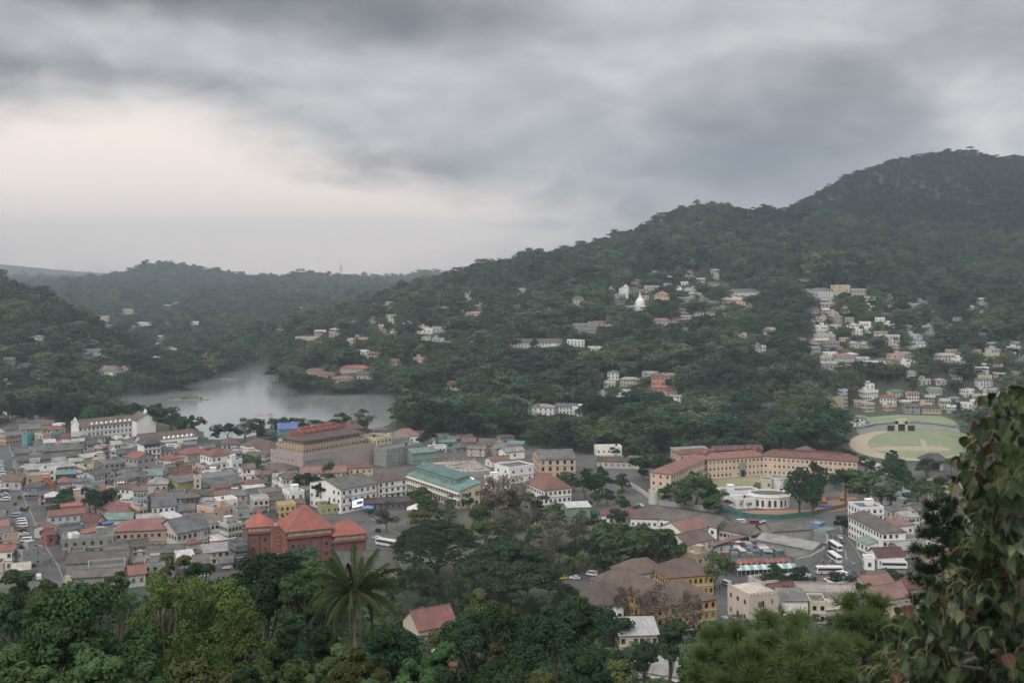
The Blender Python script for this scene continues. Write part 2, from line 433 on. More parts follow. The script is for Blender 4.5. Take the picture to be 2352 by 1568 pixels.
def mesh_np(name, verts, faces, mats, midx=None):
    """fast mesh from numpy; faces (n,k)"""
    me = bpy.data.meshes.new(name)
    nf, k = faces.shape
    me.vertices.add(len(verts)); me.vertices.foreach_set('co', np.ascontiguousarray(verts, np.float32).ravel())
    me.loops.add(nf*k); me.loops.foreach_set('vertex_index', faces.astype(np.int32).ravel())
    me.polygons.add(nf); me.polygons.foreach_set('loop_start', np.arange(0, nf*k, k, dtype=np.int32))
    for m in mats: me.materials.append(m)
    if midx is not None: me.polygons.foreach_set('material_index', midx.astype(np.int32))
    me.update(calc_edges=True); me.validate()
    return me
def sheet(name, poly, z, mat, kind='structure', subdiv=False):
    """flat ground sheet, polygon of world xy"""
    me = bpy.data.meshes.new(name)
    n = len(poly)
    a = sum(poly[i][0]*poly[(i+1)%n][1]-poly[(i+1)%n][0]*poly[i][1] for i in range(n))
    if a < 0: poly = poly[::-1]
    me.from_pydata([(x, y, z) for x, y in poly], [], [list(range(n))]); me.materials.append(mat); me.update()
    o = link(name, me)
    if kind: o['kind'] = kind
    return o
def strip(pts, w):
    """polygon of a band along a polyline"""
    pts = [Vector((p[0], p[1])) for p in pts]; L, Rr = [], []
    for i, p in enumerate(pts):
        t = (pts[min(i+1, len(pts)-1)]-pts[max(i-1, 0)]).normalized(); n = Vector((-t.y, t.x))
        ww = w[i] if isinstance(w, (list, tuple)) else w
        L.append(p+n*ww/2); Rr.append(p-n*ww/2)
    return [tuple(q) for q in L]+[tuple(q) for q in Rr[::-1]]

# ------------------------------------------------------------------ window and small shared meshes
def window_mesh(name, frame, cross=True):
    b = MB(); t = 0.09                          # unit window: 1 wide, 1 high, faces -y; wall plane at y = 0
    b.box(-.5, -.10, -.5, -.5+t, 0.05, .5, 0); b.box(.5-t, -.10, -.5, .5, 0.05, .5, 0)
    b.box(-.5+t, -.10, .5-t, .5-t, 0.05, .5, 0); b.box(-.56, -.22, -.5-.02, .56, 0.05, -.5+t, 0)
    b.box(-.5+t, -.03, -.5+t, .5-t, 0.04, .5-t, 1)
    if cross: b.box(-.025, -.06, -.5+t, .025, -.031, .5-t, 0)
    return b.mesh(name, [frame, M_GLASS])
WIN = window_mesh('window', M_FRAME); WIND = window_mesh('window_dark', M_FRAMED)
def win_open():
    b = MB()
    b.box(-.5, -.02, -.5, .5, .03, .5, 1); b.box(-.53, -.12, -.54, .53, .03, -.5, 0); b.box(-.53, -.12, .5, .53, .03, .55, 0)
    return b.mesh('opening', [M_FRAME, M_GLASS])
WINO = win_open()
def win_arch():
    b = MB(); n = 7; o = []
    for i in range(n+1):
        a = math.pi*i/n; o.append((.5*math.cos(a), .18+.32*math.sin(a)))
    o += [(-.5, -.5), (.5, -.5)]
    m = len(o)
    b.add([(x,-.04,z) for x, z in o]+[(x,.04,z) for x, z in o], [tuple(range(m-1,-1,-1))]+[(i,(i+1)%m,m+(i+1)%m,m+i) for i in range(m)], 1)
    oo = [(x*1.25, z*1.12+.02) for x, z in o]
    vs_ = [(x,-.09,z) for x, z in o[:n+1]]+[(x,-.09,z) for x, z in oo[:n+1]]
    b.add(vs_, [(i, n+1+i, n+2+i, i+1) for i in range(n)], 0)
    b.box(-.62, -.15, -.57, .62, .03, -.5, 0)
    return b.mesh('arched_window', [M_FRAME, M_GLASS])
WINA = win_arch()

HOUSES = []
RECTS = []         # footprints: cx, cy, ux, uy, hw, hd
def add_rect(o, ux, uy, w, d):
    cx = o[0]+ux*w/2-uy*d/2; cy = o[1]+uy*w/2+ux*d/2
    RECTS.append((cx, cy, ux, uy, w/2, d/2))
def rect_hit(cx, cy, ux, uy, hw, hd, grow=0.0):
    for (bx, by, vx, vy, bw, bd) in RECTS:
        dx, dy = bx-cx, by-cy
        if abs(dx) > 120 or abs(dy) > 120: continue
        c, s_ = abs(ux*vx+uy*vy), abs(ux*vy-uy*vx)
        if abs(dx*ux+dy*uy) > hw+bw*c+bd*s_+grow: continue
        if abs(-dx*uy+dy*ux) > hd+bw*s_+bd*c+grow: continue
        if abs(dx*vx+dy*vy) > bw+hw*c+hd*s_+grow: continue
        if abs(-dx*vy+dy*vx) > bd+hw*s_+hd*c+grow: continue
        return True
    return False

# ------------------------------------------------------------------ roofs and houses (local frame: x along front, y back, z up)
def roof_mesh(kind, w, d, h, rh, ov=0.6, th=0.22):
    b = MB()
    x0, x1, y0, y1 = -ov, w+ov, -ov, d+ov
    z = h+0.03
    if kind in ('hip', 'pyramid'):
        if w >= d: i = min((d+2*ov)/2, (w+2*ov)/2)*(1 if kind == 'pyramid' else .85); ra, rb = (x0+i, d/2), (x1-i, d/2)
        else: i = min((w+2*ov)/2, (d+2*ov)/2)*(1 if kind == 'pyramid' else .85); ra, rb = (w/2, y0+i), (w/2, y1-i)
        if kind == 'pyramid':
            ra = rb = (w/2, d/2)
            b.add([(x0,y0,z),(x1,y0,z),(x1,y1,z),(x0,y1,z),(x0,y0,z+th),(x1,y0,z+th),(x1,y1,z+th),(x0,y1,z+th),(*ra,h+rh)],
                  [(0,3,2,1),(0,1,5,4),(1,2,6,5),(2,3,7,6),(3,0,4,7),(4,5,8),(5,6,8),(6,7,8),(7,4,8)])
        else:
            vs_ = [(x0,y0,z),(x1,y0,z),(x1,y1,z),(x0,y1,z),(x0,y0,z+th),(x1,y0,z+th),(x1,y1,z+th),(x0,y1,z+th),(*ra,h+rh),(*rb,h+rh)]
            fs = [(0,3,2,1),(0,1,5,4),(1,2,6,5),(2,3,7,6),(3,0,4,7)]
            fs += [(4,5,9,8),(5,6,9),(6,7,8,9),(7,4,8)] if w >= d else [(4,5,8),(5,6,9,8),(6,7,9),(7,4,8,9)]
            b.add(vs_, fs)
    elif kind == 'gable':
        k = rh/(d/2); ze = h-ov*k
        for a, c in (((y0, ze), (d/2, h+rh)), ((d/2, h+rh), (y1, ze))):
            b.add([(x0,a[0],a[1]+.02),(x1,a[0],a[1]+.02),(x1,c[0],c[1]+.02),(x0,c[0],c[1]+.02),(x0,a[0],a[1]+th),(x1,a[0],a[1]+th),(x1,c[0],c[1]+th),(x0,c[0],c[1]+th)],
                  [(0,3,2,1),(4,5,6,7),(0,1,5,4),(1,2,6,5),(2,3,7,6),(3,0,4,7)])
        b.box(x0-.02, d/2-.18, h+rh+th*.5, x1+.02, d/2+.18, h+rh+th+.1)
    elif kind == 'gabley':
        k = rh/(w/2); ze = h-ov*k
        for a, c in (((x0, ze), (w/2, h+rh)), ((w/2, h+rh), (x1, ze))):
            b.add([(a[0],y0,a[1]+.02),(a[0],y1,a[1]+.02),(c[0],y1,c[1]+.02),(c[0],y0,c[1]+.02),(a[0],y0,a[1]+th),(a[0],y1,a[1]+th),(c[0],y1,c[1]+th),(c[0],y0,c[1]+th)],
                  [(0,1,2,3),(4,7,6,5),(0,4,5,1),(1,5,6,2),(2,6,7,3),(3,7,4,0)])
        b.box(w/2-.18, y0-.02, h+rh+th*.5, w/2+.18, y1+.02, h+rh+th+.1)
    elif kind == 'shed':
        b.add([(x0,y0,h+.05),(x1,y0,h+.05),(x1,y1,h+rh),(x0,y1,h+rh),(x0,y0,h+.05+th),(x1,y0,h+.05+th),(x1,y1,h+rh+th),(x0,y1,h+rh+th)],
              [(0,3,2,1),(4,5,6,7),(0,1,5,4),(1,2,6,5),(2,3,7,6),(3,0,4,7)])
    elif kind == 'flat':
        b.box(.22, .22, h+.02, w-.22, d-.22, h+.14)
    return b
def wall_mesh(kind, w, d, h, rh, base):
    b = MB()
    if kind == 'gable':
        b.add([(0,0,-base),(w,0,-base),(w,d,-base),(0,d,-base),(0,0,h),(w,0,h),(w,d,h),(0,d,h),(0,d/2,h+rh),(w,d/2,h+rh)],
              [(0,3,2,1),(0,1,5,4),(2,3,7,6),(1,2,6,9,5),(3,0,4,8,7),(4,5,9,8),(6,7,8,9)])
    elif kind == 'gabley':
        b.add([(0,0,-base),(w,0,-base),(w,d,-base),(0,d,-base),(0,0,h),(w,0,h),(w,d,h),(0,d,h),(w/2,0,h+rh),(w/2,d,h+rh)],
              [(0,3,2,1),(0,1,5,8,4),(1,2,6,5),(2,3,7,9,6),(3,0,4,7),(4,8,9,7),(8,5,6,9)])
    elif kind == 'shed':
        b.add([(0,0,-base),(w,0,-base),(w,d,-base),(0,d,-base),(0,0,h),(w,0,h),(w,d,h+rh),(0,d,h+rh)],
              [(0,3,2,1),(4,5,6,7),(0,1,5,4),(1,2,6,5),(2,3,7,6),(3,0,4,7)])
    else: b.box(0, 0, -base, w, d, h)
    return b
def put_windows(parent, w, d, h, floors, nfront, sides, mesh, ww=1.3, wh=1.5, nside=None, skip=0.0, name='window', z0=0.0, faces=('f',), rr=None):
    rr = rr or random
    fh = (h-z0)/floors
    def row(n, length, place):
        if n <= 0: return
        gap = length/n
        w_ = min(ww, gap*.72)
        for k in range(floors):
            zc = z0+k*fh+fh*0.52; hh = min(wh, fh*.62)
            for i in range(n):
                if rr.random() < skip: continue
                loc, rz = place(gap*(i+.5), zc)
                link(name, mesh, parent, loc, rz, (w_, 1, hh))
    row(nfront, w, lambda s, z: ((s, 0, z), 0))
    ns = nside if nside is not None else max(1, int(round(d/(w/max(nfront,1)))))
    if 'l' in sides: row(ns, d, lambda s, z: ((0, s, z), -math.pi/2))
    if 'r' in sides: row(ns, d, lambda s, z: ((w, s, z), math.pi/2))
def frame_from(A, B, zg):
    """origin, unit x, width, and which sides the lens sees"""
    dx, dy = B[0]-A[0], B[1]-A[1]; w = math.hypot(dx, dy); ux, uy = dx/w, dy/w
    cxl = (-A[0])*ux+(-A[1])*uy
    sides = ''
    if cxl < -1: sides += 'l'
    if cxl > w+1: sides += 'r'
    return ux, uy, w, sides
TANK = MB().cyl(0, 0, 0, 1.5, .7, n=10).cyl(0, 0, 1.5, 1.8, .7, .25, n=10).mesh('water_tank', [flat_mat('tank_plastic', (.03,.03,.035), .5)])
TANKB = MB().cyl(0, 0, 0, 1.5, .7, n=10).cyl(0, 0, 1.5, 1.8, .7, .25, n=10).mesh('water_tank_blue', [flat_mat('tank_blue', (.07,.20,.36), .5)])
def house_at(label, cat, A, B, zg, h, d, roof='hip', rh=2.5, wall='white', rc='grey', floors=2, nw=4, ww=1.3, wh=1.5, ledge=True, win=None, base=1.5, ov=0.6, name=None, group=None, skip=0.06, nside=None, tank=0.35, parent=None, wname='wall', extras=False):
    ux, uy, w, sides = frame_from(A, B, zg)
    rr = random.Random(int(abs(A[0]*13+A[1]*7)*10))
    if parent is None:
        root = link(name or 'house', None, None, (A[0], A[1], zg), math.atan2(uy, ux))
        tag(root, label, cat, group)
        wp = root
        wl = wall_mesh(roof, w, d, h, rh, base).obj(wname, W(wall) if isinstance(wall, str) else wall, root)
    else:
        wl = wall_mesh(roof, w, d, h, rh, base).obj(wname, W(wall) if isinstance(wall, str) else wall, parent, (A[0]-parent.location.x, A[1]-parent.location.y, zg-parent.location.z))
        wl.rotation_euler = (0, 0, math.atan2(uy, ux)); root = wl; wp = wl
    add_rect(A, ux, uy, w, d)
    if label: HOUSES.append((A[0], A[1], ux, uy, w, zg, h, label))
    rm = R(rc) if isinstance(rc, str) else rc
    roof_mesh(roof, w, d, h, rh, ov).obj('roof', rm, wp)
    wallm = W(wall) if isinstance(wall, str) else wall
    if roof == 'flat':
        p = MB(); ph = .85
        p.box(-.08,-.08,h-.25,w+.08,.2,h+ph); p.box(-.08,d-.2,h-.25,w+.08,d+.08,h+ph); p.box(-.08,.2,h-.25,.2,d-.2,h+ph); p.box(w-.2,.2,h-.25,w+.08,d-.2,h+ph)
        p.obj('parapet', wallm, wp)
        if rr.random() < .5 and w > 6 and d > 6:
            px = rr.uniform(.8, w-4.2); q = MB().box(px, d*.45, h+.14, px+3.2, d*.45+3, h+2.8).box(px-.2, d*.45-.2, h+2.8, px+3.4, d*.45+3.2, h+3.0)
            q.obj('stair_house', wallm, wp)
        if rr.random() < tank*1.3: link('water_tank', TANK if rr.random() < .6 else TANKB, wp, (rr.uniform(1, w-1), rr.uniform(d*.2, d*.4), h+.14))
    if ledge and floors > 1:
        for k in range(1, floors):
            z = h*k/floors
            MB().box(-.12, -.35, z-.12, w+.12, -.001, z+.10).obj('floor_ledge', M_LEDGE, wp)
    if extras:
        q = rr.random()
        if q < .40 and w > 4:
            z = min(3.0, h*.5); x0 = rr.uniform(0, w*.25); x1 = w-rr.uniform(0, w*.25); dp = rr.uniform(1.0, 1.9)
            MB().add([(x0,-.02,z),(x1,-.02,z),(x1,-dp,z-.5),(x0,-dp,z-.5),(x0,-.02,z+.07),(x1,-.02,z+.07),(x1,-dp,z-.43),(x0,-dp,z-.43)], [(0,1,2,3),(7,6,5,4),(3,2,6,7),(0,3,7,4),(1,5,6,2)]).obj('awning', rr.choice(AWN), wp)
        if rr.random() < .35 and w > 4:
            z = rr.uniform(h*.45, h*.8); x0 = rr.uniform(.1, w*.4); x1 = min(w-.1, x0+rr.uniform(2, 5))
            MB().box(x0, -.22, z, x1, -.13, z+rr.uniform(.6, 1.3)).obj('signboard', rr.choice(AWN), wp)
        if rr.random() < .30 and roof in ('gable', 'shed', 'hip'):
            MB().box(w*.3, -1.1, h*.5-.08, w*.8, -.36, h*.5+.06).box(w*.3, -1.1, h*.5+.06, w*.8, -1.04, h*.5+.9).obj('balcony', wallm, wp)
    mesh = win if win is not None else rr.choice([WIN, WIND, WINO])
    put_windows(wp, w, d, h, floors, nw, sides, mesh, ww, wh, nside, skip, rr=rr)
    return root
AWN = [flat_mat('sheet_%d' % i, c, .7, 0, .35, .8) for i, c in enumerate([(.38,.37,.35),(.10,.20,.19),(.33,.11,.09),(.10,.14,.28),(.50,.49,.47),(.42,.26,.10),(.06,.06,.065),(.22,.17,.13)])]
M_LEDGE = wall_mat('ledge', (.45,.44,.42), .6)
def eaves(L, R_, h):
    zg = 0.0
    for _ in range(8):
        a = P(*L, zg+h); b = P(*R_, zg+h)
        t = terr(np.array([a[0], b[0]]), np.array([a[1], b[1]])); zn = max(0.0, float(t.min()))
        zg = zg*.4+zn*.6
    return a, b, zg
def house(label, L, R_, h, d, cat='building', **kw):
    a, b, zg = eaves(L, R_, h)
    base = 1.5 if zg < .5 else 4.0
    return house_at(label, cat, a, b, zg, h, d, base=base, **kw)
def hill_house(label, x, yb, wpx, h, d, yaw=0.0, cat='house', **kw):
    """house standing on the slope where the base middle is seen at (x, yb)"""
    g = G(x, yb); w = wpx*g[1]/FOC
    ang = math.atan2(-g[0], g[1])*0.0+yaw
    c, s_ = math.cos(ang), math.sin(ang)
    A = (g[0]-c*w/2, g[1]-s_*w/2); B = (g[0]+c*w/2, g[1]+s_*w/2)
    zb = float(terr(np.array([A[0], B[0]]), np.array([A[1], B[1]])).min())
    zb = max(min(zb, g[2]), g[2]-2)
    return house_at(label, cat, A, B, zb+.3, h, d, base=5.0, **kw)
# ------------------------------------------------------------------ ground, lake, roads
def ground_mat():
    m, t, b, out = new_mat('hill_soil_and_undergrowth')
    geo = t.new('ShaderNodeNewGeometry')
    n = t.noise(geo.outputs['Position'], 0.02, 6, 0.6); f = t.noise(geo.outputs['Position'], 0.25, 5, 0.6)
    c = t.mix(t.ramp(n, .4, .65), (.03,.05,.028), (.06,.065,.035)); c = t.mix(t.math('MULTIPLY', t.ramp(f, .5, .75), .5), c, (.11,.085,.06))
    t.link(c, b.inputs['Base Color']); b.inputs['Roughness'].default_value = .95
    return m
def pave_mat(key, a, b_, sc=0.06, rough=.9):
    m, t, b, out = new_mat(key)
    geo = t.new('ShaderNodeNewGeometry')
    n = t.noise(geo.outputs['Position'], sc, 6, 0.62); f = t.noise(geo.outputs['Position'], 0.7, 5, 0.65)
    c = t.mix(t.ramp(n, .38, .66), a, b_); c = t.mix(t.math('MULTIPLY', t.ramp(f, .45, .7), .4), c, tuple(x*.6 for x in a))
    t.link(c, b.inputs['Base Color']); b.inputs['Roughness'].default_value = rough
    return m
def build_ground():
    ys = np.concatenate([np.linspace(-120, 0, 10), np.linspace(4, 400, 90), np.linspace(405, 1400, 190), np.linspace(1410, 4600, 190), np.linspace(4650, 6600, 24)])
    ts = np.linspace(-1, 1, 300)
    Yg = np.repeat(ys[:, None], len(ts), 1); Wd = 0.72*np.maximum(Yg, 0)+220
    Xg = ts[None, :]*Wd
    Z = terr(Xg.ravel(), Yg.ravel())
    v = np.stack([Xg.ravel(), Yg.ravel(), Z], 1)
    ny, nx = Yg.shape
    i = np.arange(ny*nx).reshape(ny, nx)
    f = np.stack([i[:-1,:-1].ravel(), i[:-1,1:].ravel(), i[1:,1:].ravel(), i[1:,:-1].ravel()], 1)
    me = mesh_np('ground', v, f, [ground_mat()])
    me.polygons.foreach_set('use_smooth', np.ones(len(f), bool))
    struct(link('ground', me))
build_ground()

def water():
    m, t, b, out = new_mat('lake_water')
    geo = t.new('ShaderNodeNewGeometry')
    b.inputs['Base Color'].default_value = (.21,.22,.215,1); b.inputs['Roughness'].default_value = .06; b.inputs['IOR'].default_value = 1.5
    b.inputs['Specular IOR Level'].default_value = 0.9
    mp = t.new('ShaderNodeMapping'); t.link(geo.outputs['Position'], mp.inputs[0]); mp.inputs['Scale'].default_value = (1, .5, 1)
    n = t.noise(mp.outputs[0], 1.1, 3, .6)
    bp = t.new('ShaderNodeBump'); bp.inputs['Strength'].default_value = .3; bp.inputs['Distance'].default_value = .22
    t.link(n, bp.inputs['Height']); t.link(bp.outputs[0], b.inputs['Normal'])
    n2 = t.noise(mp.outputs[0], .012, 3, .5)
    t.link(t.math('ADD', .03, t.math('MULTIPLY', t.ramp(n2, .4, .65), .10)), b.inputs['Roughness'])
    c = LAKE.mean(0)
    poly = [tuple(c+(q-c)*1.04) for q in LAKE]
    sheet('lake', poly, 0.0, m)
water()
M_ASPH = pave_mat('asphalt', (.07,.069,.068), (.10,.098,.095))
M_PAVE = pave_mat('town_ground', (.062,.059,.053), (.105,.098,.088))
M_LAWN = pave_mat('lawn', (.18,.19,.09), (.25,.235,.13), .05)
M_FIELD = pave_mat('cricket_turf', (.16,.20,.105), (.21,.225,.125), .03)
M_SAND = pave_mat('bare_sand', (.36,.285,.205), (.30,.25,.175), .05)
M_EARTH = pave_mat('red_earth', (.36,.17,.10), (.27,.14,.09), .08)
M_KERB = flat_mat('kerb_concrete', (.22,.215,.205), .9)
M_MARK = flat_mat('road_paint', (.62,.62,.60), .8, 0, .4, .5)
def PP(l, z=0): return [P(x, y, z) for x, y in l]
PAVE = PP([(-60,992),(120,986),(250,1003),(455,1022),(560,1016),(700,1004),(1000,1012),(1130,1014),(1330,1042),(1500,1044),(1950,1042),(2010,1060),(2250,1075),(2260,1130),(2200,1300),(2150,1360),(1990,1395),(1720,1440),(1640,1440),(1500,1420),(1330,1352),(1280,1346),(1000,1325),(900,1318),(600,1316),(330,1348),(100,1350),(-80,1352)])
sheet('town_pavement', PAVE, .05, M_PAVE)
ROADS = []
def road(poly_px, name='road', z=.11):
    poly = PP(poly_px); ROADS.append(poly); return sheet(name, poly, z, M_ASPH)
road([(-40,1000),(14,1004),(38,1086),(54,1145),(69,1176),(90,1227),(110,1265),(133,1300),(150,1345),(78,1345),(70,1300),(58,1262),(42,1232),(24,1180),(10,1140),(-5,1090),(-30,1050)])
road([(58,1246),(-60,1238),(-60,1252),(60,1262)], 'side_street', .12)
road([(700,1178),(760,1165),(810,1166),(852,1192),(905,1222),(960,1240),(1010,1260),(985,1275),(930,1266),(880,1262),(850,1250),(838,1225),(800,1195),(740,1192)])
road([(1325,1048),(1350,1045),(1430,1085),(1492,1122),(1530,1150),(1560,1162),(1540,1176),(1480,1183),(1440,1175),(1470,1150),(1440,1122),(1400,1100)])
road([(1880,1182),(1955,1168),(1960,1176),(1925,1200),(1932,1222),(1965,1262),(1985,1296),(2060,1304),(2150,1312),(2150,1324),(1990,1318),(1975,1340),(1900,1345),(1830,1330),(1690,1345),(1702,1375),(1722,1440),(1668,1440),(1650,1400),(1640,1360),(1648,1330),(1700,1318),(1840,1312),(1880,1300),(1900,1272),(1900,1240),(1885,1215)])
road([(1280,1318),(1400,1316),(1400,1340),(1330,1345),(1280,1342)], 'yard_road')
def kerb(px, name='kerb'):
    pts = PP(px); poly = strip(pts, .5)
    b = MB(); n = len(pts)
    for i in range(n-1):
        q = [poly[i], poly[i+1], poly[2*n-2-i], poly[2*n-1-i]]
        b.prism(q, .06, .24)
    return struct(b.obj(name, M_KERB))
kerb([(15,1004),(39,1086),(55,1145),(70,1176),(91,1227),(111,1265),(134,1300),(151,1345)])
kerb([(1926,1199),(1933,1221),(1966,1261),(1986,1295)])
kerb([(1884,1215),(1899,1240),(1899,1272),(1879,1300)])
kerb([(852,1191),(905,1221),(960,1239)])
# zebra crossing and lane marks in front of the castle-fronted building
def marks():
    A = Vector(P(1660, 1418)); B = Vector(P(1712, 1412)); n = 9
    u = (B-A)/n; t = Vector((-u.y, u.x)).normalized()
    for i in range(n):
        p = A+u*(i+.2); q = p+u*.5
        sheet('zebra_stripe', [tuple(p-t*1.5), tuple(q-t*1.5), tuple(q+t*1.5), tuple(p+t*1.5)], .116, M_MARK)
    for (a, b) in (((1690,1380),(1705,1430)),((1918,1225),(1930,1250)),((1940,1262),(1945,1285))):
        sheet('lane_mark', strip(PP([a, b]), .14), .116, M_MARK)
marks()
sheet('barracks_lawn', PP([(1626,1089),(1700,1083),(1790,1084),(1822,1092),(1790,1108),(1730,1118),(1664,1126),(1640,1115)]), .10, M_LAWN)
sheet('lawn_path', strip(PP([(1702,1086),(1725,1098),(1752,1110)]), 1.6), .14, M_SAND)
FIELD = [P(2098+148*math.cos(a), 1019+39*math.sin(a)) for a in np.linspace(0, 2*math.pi, 40, endpoint=False)]
sheet('field_surround', FIELD, .10, M_SAND)
sheet('cricket_turf', [P(2118+125*math.cos(a), 1018+34*math.sin(a)) for a in np.linspace(0, 2*math.pi, 40, endpoint=False)], .15, M_FIELD)
sheet('worn_patch', [P(2090+88*math.cos(a)*(1+.15*math.sin(3*a)), 1030+7*math.sin(a)*(1+.3*math.cos(2*a))) for a in np.linspace(0, 2*math.pi, 24, endpoint=False)], .19, M_SAND)
sheet('pitch_strip', strip(PP([(2118,1010),(2124,1026)]), 3), .23, M_SAND)
sheet('excavated_earth', PP([(1660,1180),(1730,1172),(1815,1170),(1868,1172),(1900,1150),(1960,1140),(1985,1150),(1940,1170),(1870,1182),(1760,1189),(1700,1186)]), .10, M_EARTH)
M_PARK = pave_mat('park_ground', (.06,.07,.04), (.10,.09,.06), .06)
sheet('park_ground', PP([(950,1196),(1060,1150),(1240,1156),(1300,1180),(1400,1190),(1600,1205),(1610,1312),(1400,1316),(1285,1316),(1280,1344),(1000,1324),(900,1316),(880,1272),(985,1278),(1015,1262)]), .075, M_PARK)
sheet('railway_bed', PP([(1380,1042),(1480,1048),(1480,1062),(1370,1056)]), .10, M_LAWN)

# ------------------------------------------------------------------ leaves and trees
def rand_dirs(n, rng, zmin=-1.0):
    z = rng.uniform(zmin, 1, n); a = rng.uniform(0, 2*np.pi, n); r = np.sqrt(np.maximum(0, 1-z*z))
    return np.stack([r*np.cos(a), r*np.sin(a), z], 1)
def cards(pos, nrm, size, rng, aspect=.62, jit=.55):
    n = len(pos)
    nn = nrm+rng.normal(0, jit, (n, 3)); nn /= np.linalg.norm(nn, axis=1)[:, None]+1e-9
    ref = rng.normal(0, 1, (n, 3)); u = np.cross(nn, ref); u /= np.linalg.norm(u, axis=1)[:, None]+1e-9
    v = np.cross(nn, u)
    s = (size*rng.uniform(.6, 1.3, n))[:, None]
    a = pos-u*s; b = pos+v*s*aspect+nn*s*.12; c = pos+u*s; d = pos-v*s*aspect+nn*s*.12
    V = np.stack([a, b, c, d], 1).reshape(-1, 3)
    F = np.arange(4*n).reshape(n, 4)
    return V, F
def clumps(cent, rad, per, size, rng, zmin=-.6, squash=.8, inner=.55, jit=.42):
    """leaf cards around clump centres, facing outwards"""
    n = len(cent); k = per
    d = rand_dirs(n*k, rng, zmin)
    rr = np.repeat(rad, k)[:, None]
    q = d*np.array([1, 1, squash])
    pos = np.repeat(cent, k, 0)+q*rr*(inner+(1-inner)*rng.random((n*k, 1))**.5)
    return cards(pos, d+np.array([0, 0, .25]), size*np.ones(n*k), rng, jit=jit)
def crown_pts(kind, n, rng):
    """lobes first, then clumps over each lobe: an uneven crown with gaps between the boughs"""
    if kind in ('cone', 'umbrella'): return crown_base(kind, n, rng)
    nl = max(9, int(n/6)); c, rad = crown_base(kind, nl, rng)
    c[:, :2] *= .95; rad = rad*rng.uniform(1.0, 1.45, nl)
    per = int(math.ceil(n/nl)); C = []; Rd = []
    for i in range(nl):
        d = rand_dirs(per, rng, -.35)*np.array([1, 1, .8])
        C.append(c[i]+d*rad[i]*rng.uniform(.45, .95, (per, 1))); Rd.append(rad[i]*rng.uniform(.5, .8, per))
    return np.concatenate(C)[:max(n, 1)], np.concatenate(Rd)[:max(n, 1)]
def crown_base(kind, n, rng):
    """clump centres and radii in a tree of height 1 (crown radius about .4)"""
    if kind == 'round':
        d = rand_dirs(n, rng, -.85); r = (.45+.55*rng.random(n)**.6)[:, None]
        lob = (1+.22*np.sin(3*np.arctan2(d[:,1], d[:,0])+rng.uniform(0,6))+.12*rng.normal(0,1,n))[:, None]
        c = d*r*np.array([.34, .34, .36])*lob+np.array([0, 0, .55]); rad = rng.uniform(.10, .17, n)
    elif kind == 'tall':
        d = rand_dirs(n, rng, -.8); r = (.5+.5*rng.random(n)**.6)[:, None]
        c = d*r*np.array([.21, .21, .37])*(1+.15*rng.normal(0,1,(n,1)))+np.array([0, 0, .58]); rad = rng.uniform(.08, .13, n)
    elif kind == 'umbrella':
        a = rng.uniform(0, 2*np.pi, n); r = np.sqrt(rng.random(n))
        lay = rng.random(n)
        z = .36+.56*np.sqrt(np.maximum(0, 1-r*r*.96))-.16*lay*(r > .25)
        c = np.stack([.56*r*np.cos(a), .56*r*np.sin(a), z], 1); rad = rng.uniform(.07, .11, n)
    elif kind == 'spread':
        a = rng.uniform(0, 2*np.pi, n); r = np.sqrt(rng.random(n))
        z = .36+.50*np.sqrt(np.maximum(0, 1-r*r))*rng.uniform(.3, 1, n)
        lob = 1+.2*np.sin(2*a+rng.uniform(0, 6))
        c = np.stack([.46*r*np.cos(a)*lob, .46*r*np.sin(a)*lob, z], 1); rad = rng.uniform(.09, .15, n)
    elif kind == 'cone':
        t = rng.random(n)**.7; a = rng.uniform(0, 2*np.pi, n); r = (1-t)*.24*(.6+.4*rng.random(n))
        c = np.stack([r*np.cos(a), r*np.sin(a), .12+.84*t], 1); rad = rng.uniform(.045, .08, n)*(1.2-t*.6)
    return c, rad
def trunk_mb(cent, rng, r0=.022, top=.62, limbs=7, lean=.04, mi=0, sides=6):
    b = MB()
    p0 = Vector((0, 0, -.03)); p1 = Vector((rng.normal(0, lean), rng.normal(0, lean), top*.55)); p2 = p1+Vector((rng.normal(0, lean), rng.normal(0, lean), top*.45))
    b.path([p0, (p0+p1)/2+Vector((rng.normal(0,.008), rng.normal(0,.008), 0)), p1, p2], [r0*1.25, r0, r0*.75, r0*.3], sides, mi)
    idx = rng.choice(len(cent), min(limbs, len(cent)), replace=False)
    for i in idx:
        t = rng.uniform(.35, .95); s = p0.lerp(p1, min(1, t*1.0)) if t < .6 else p1.lerp(p2, (t-.6)/.4)
        e = Vector(cent[i]); mth = s.lerp(e, .5)+Vector((0, 0, .03))
        b.path([s, mth, e], [r0*.5, r0*.3, r0*.12], max(4, sides-2), mi)
    return b
TREEV = {}
def tree_variant(kind, n, per, size, seed, zmin=-.6, squash=.8, limbs=7, r0=.022, top=.62):
    """(crown verts, faces, trunk MB) of a unit tree"""
    rng = np.random.default_rng(seed)
    c, rad = crown_pts(kind, n, rng)
    V, F = clumps(c, rad, per, size, rng, zmin, squash)
    return V, F, trunk_mb(c, rng, r0, top, limbs)
def var_meshes(key, kind, nvar, n, per, size, lm, bark=None, **kw):
    out = []
    for i in range(nvar):
        V, F, tb = tree_variant(kind, n, per, size, hash((key, i)) % 9999 if False else (sum(map(ord, key))*31+i*77), **kw)
        out.append((mesh_np('crown_'+key, V, F, [LM[lm]]), tb.mesh('trunk_'+key, [bark or M_BARK])))
    TREEV[key] = out
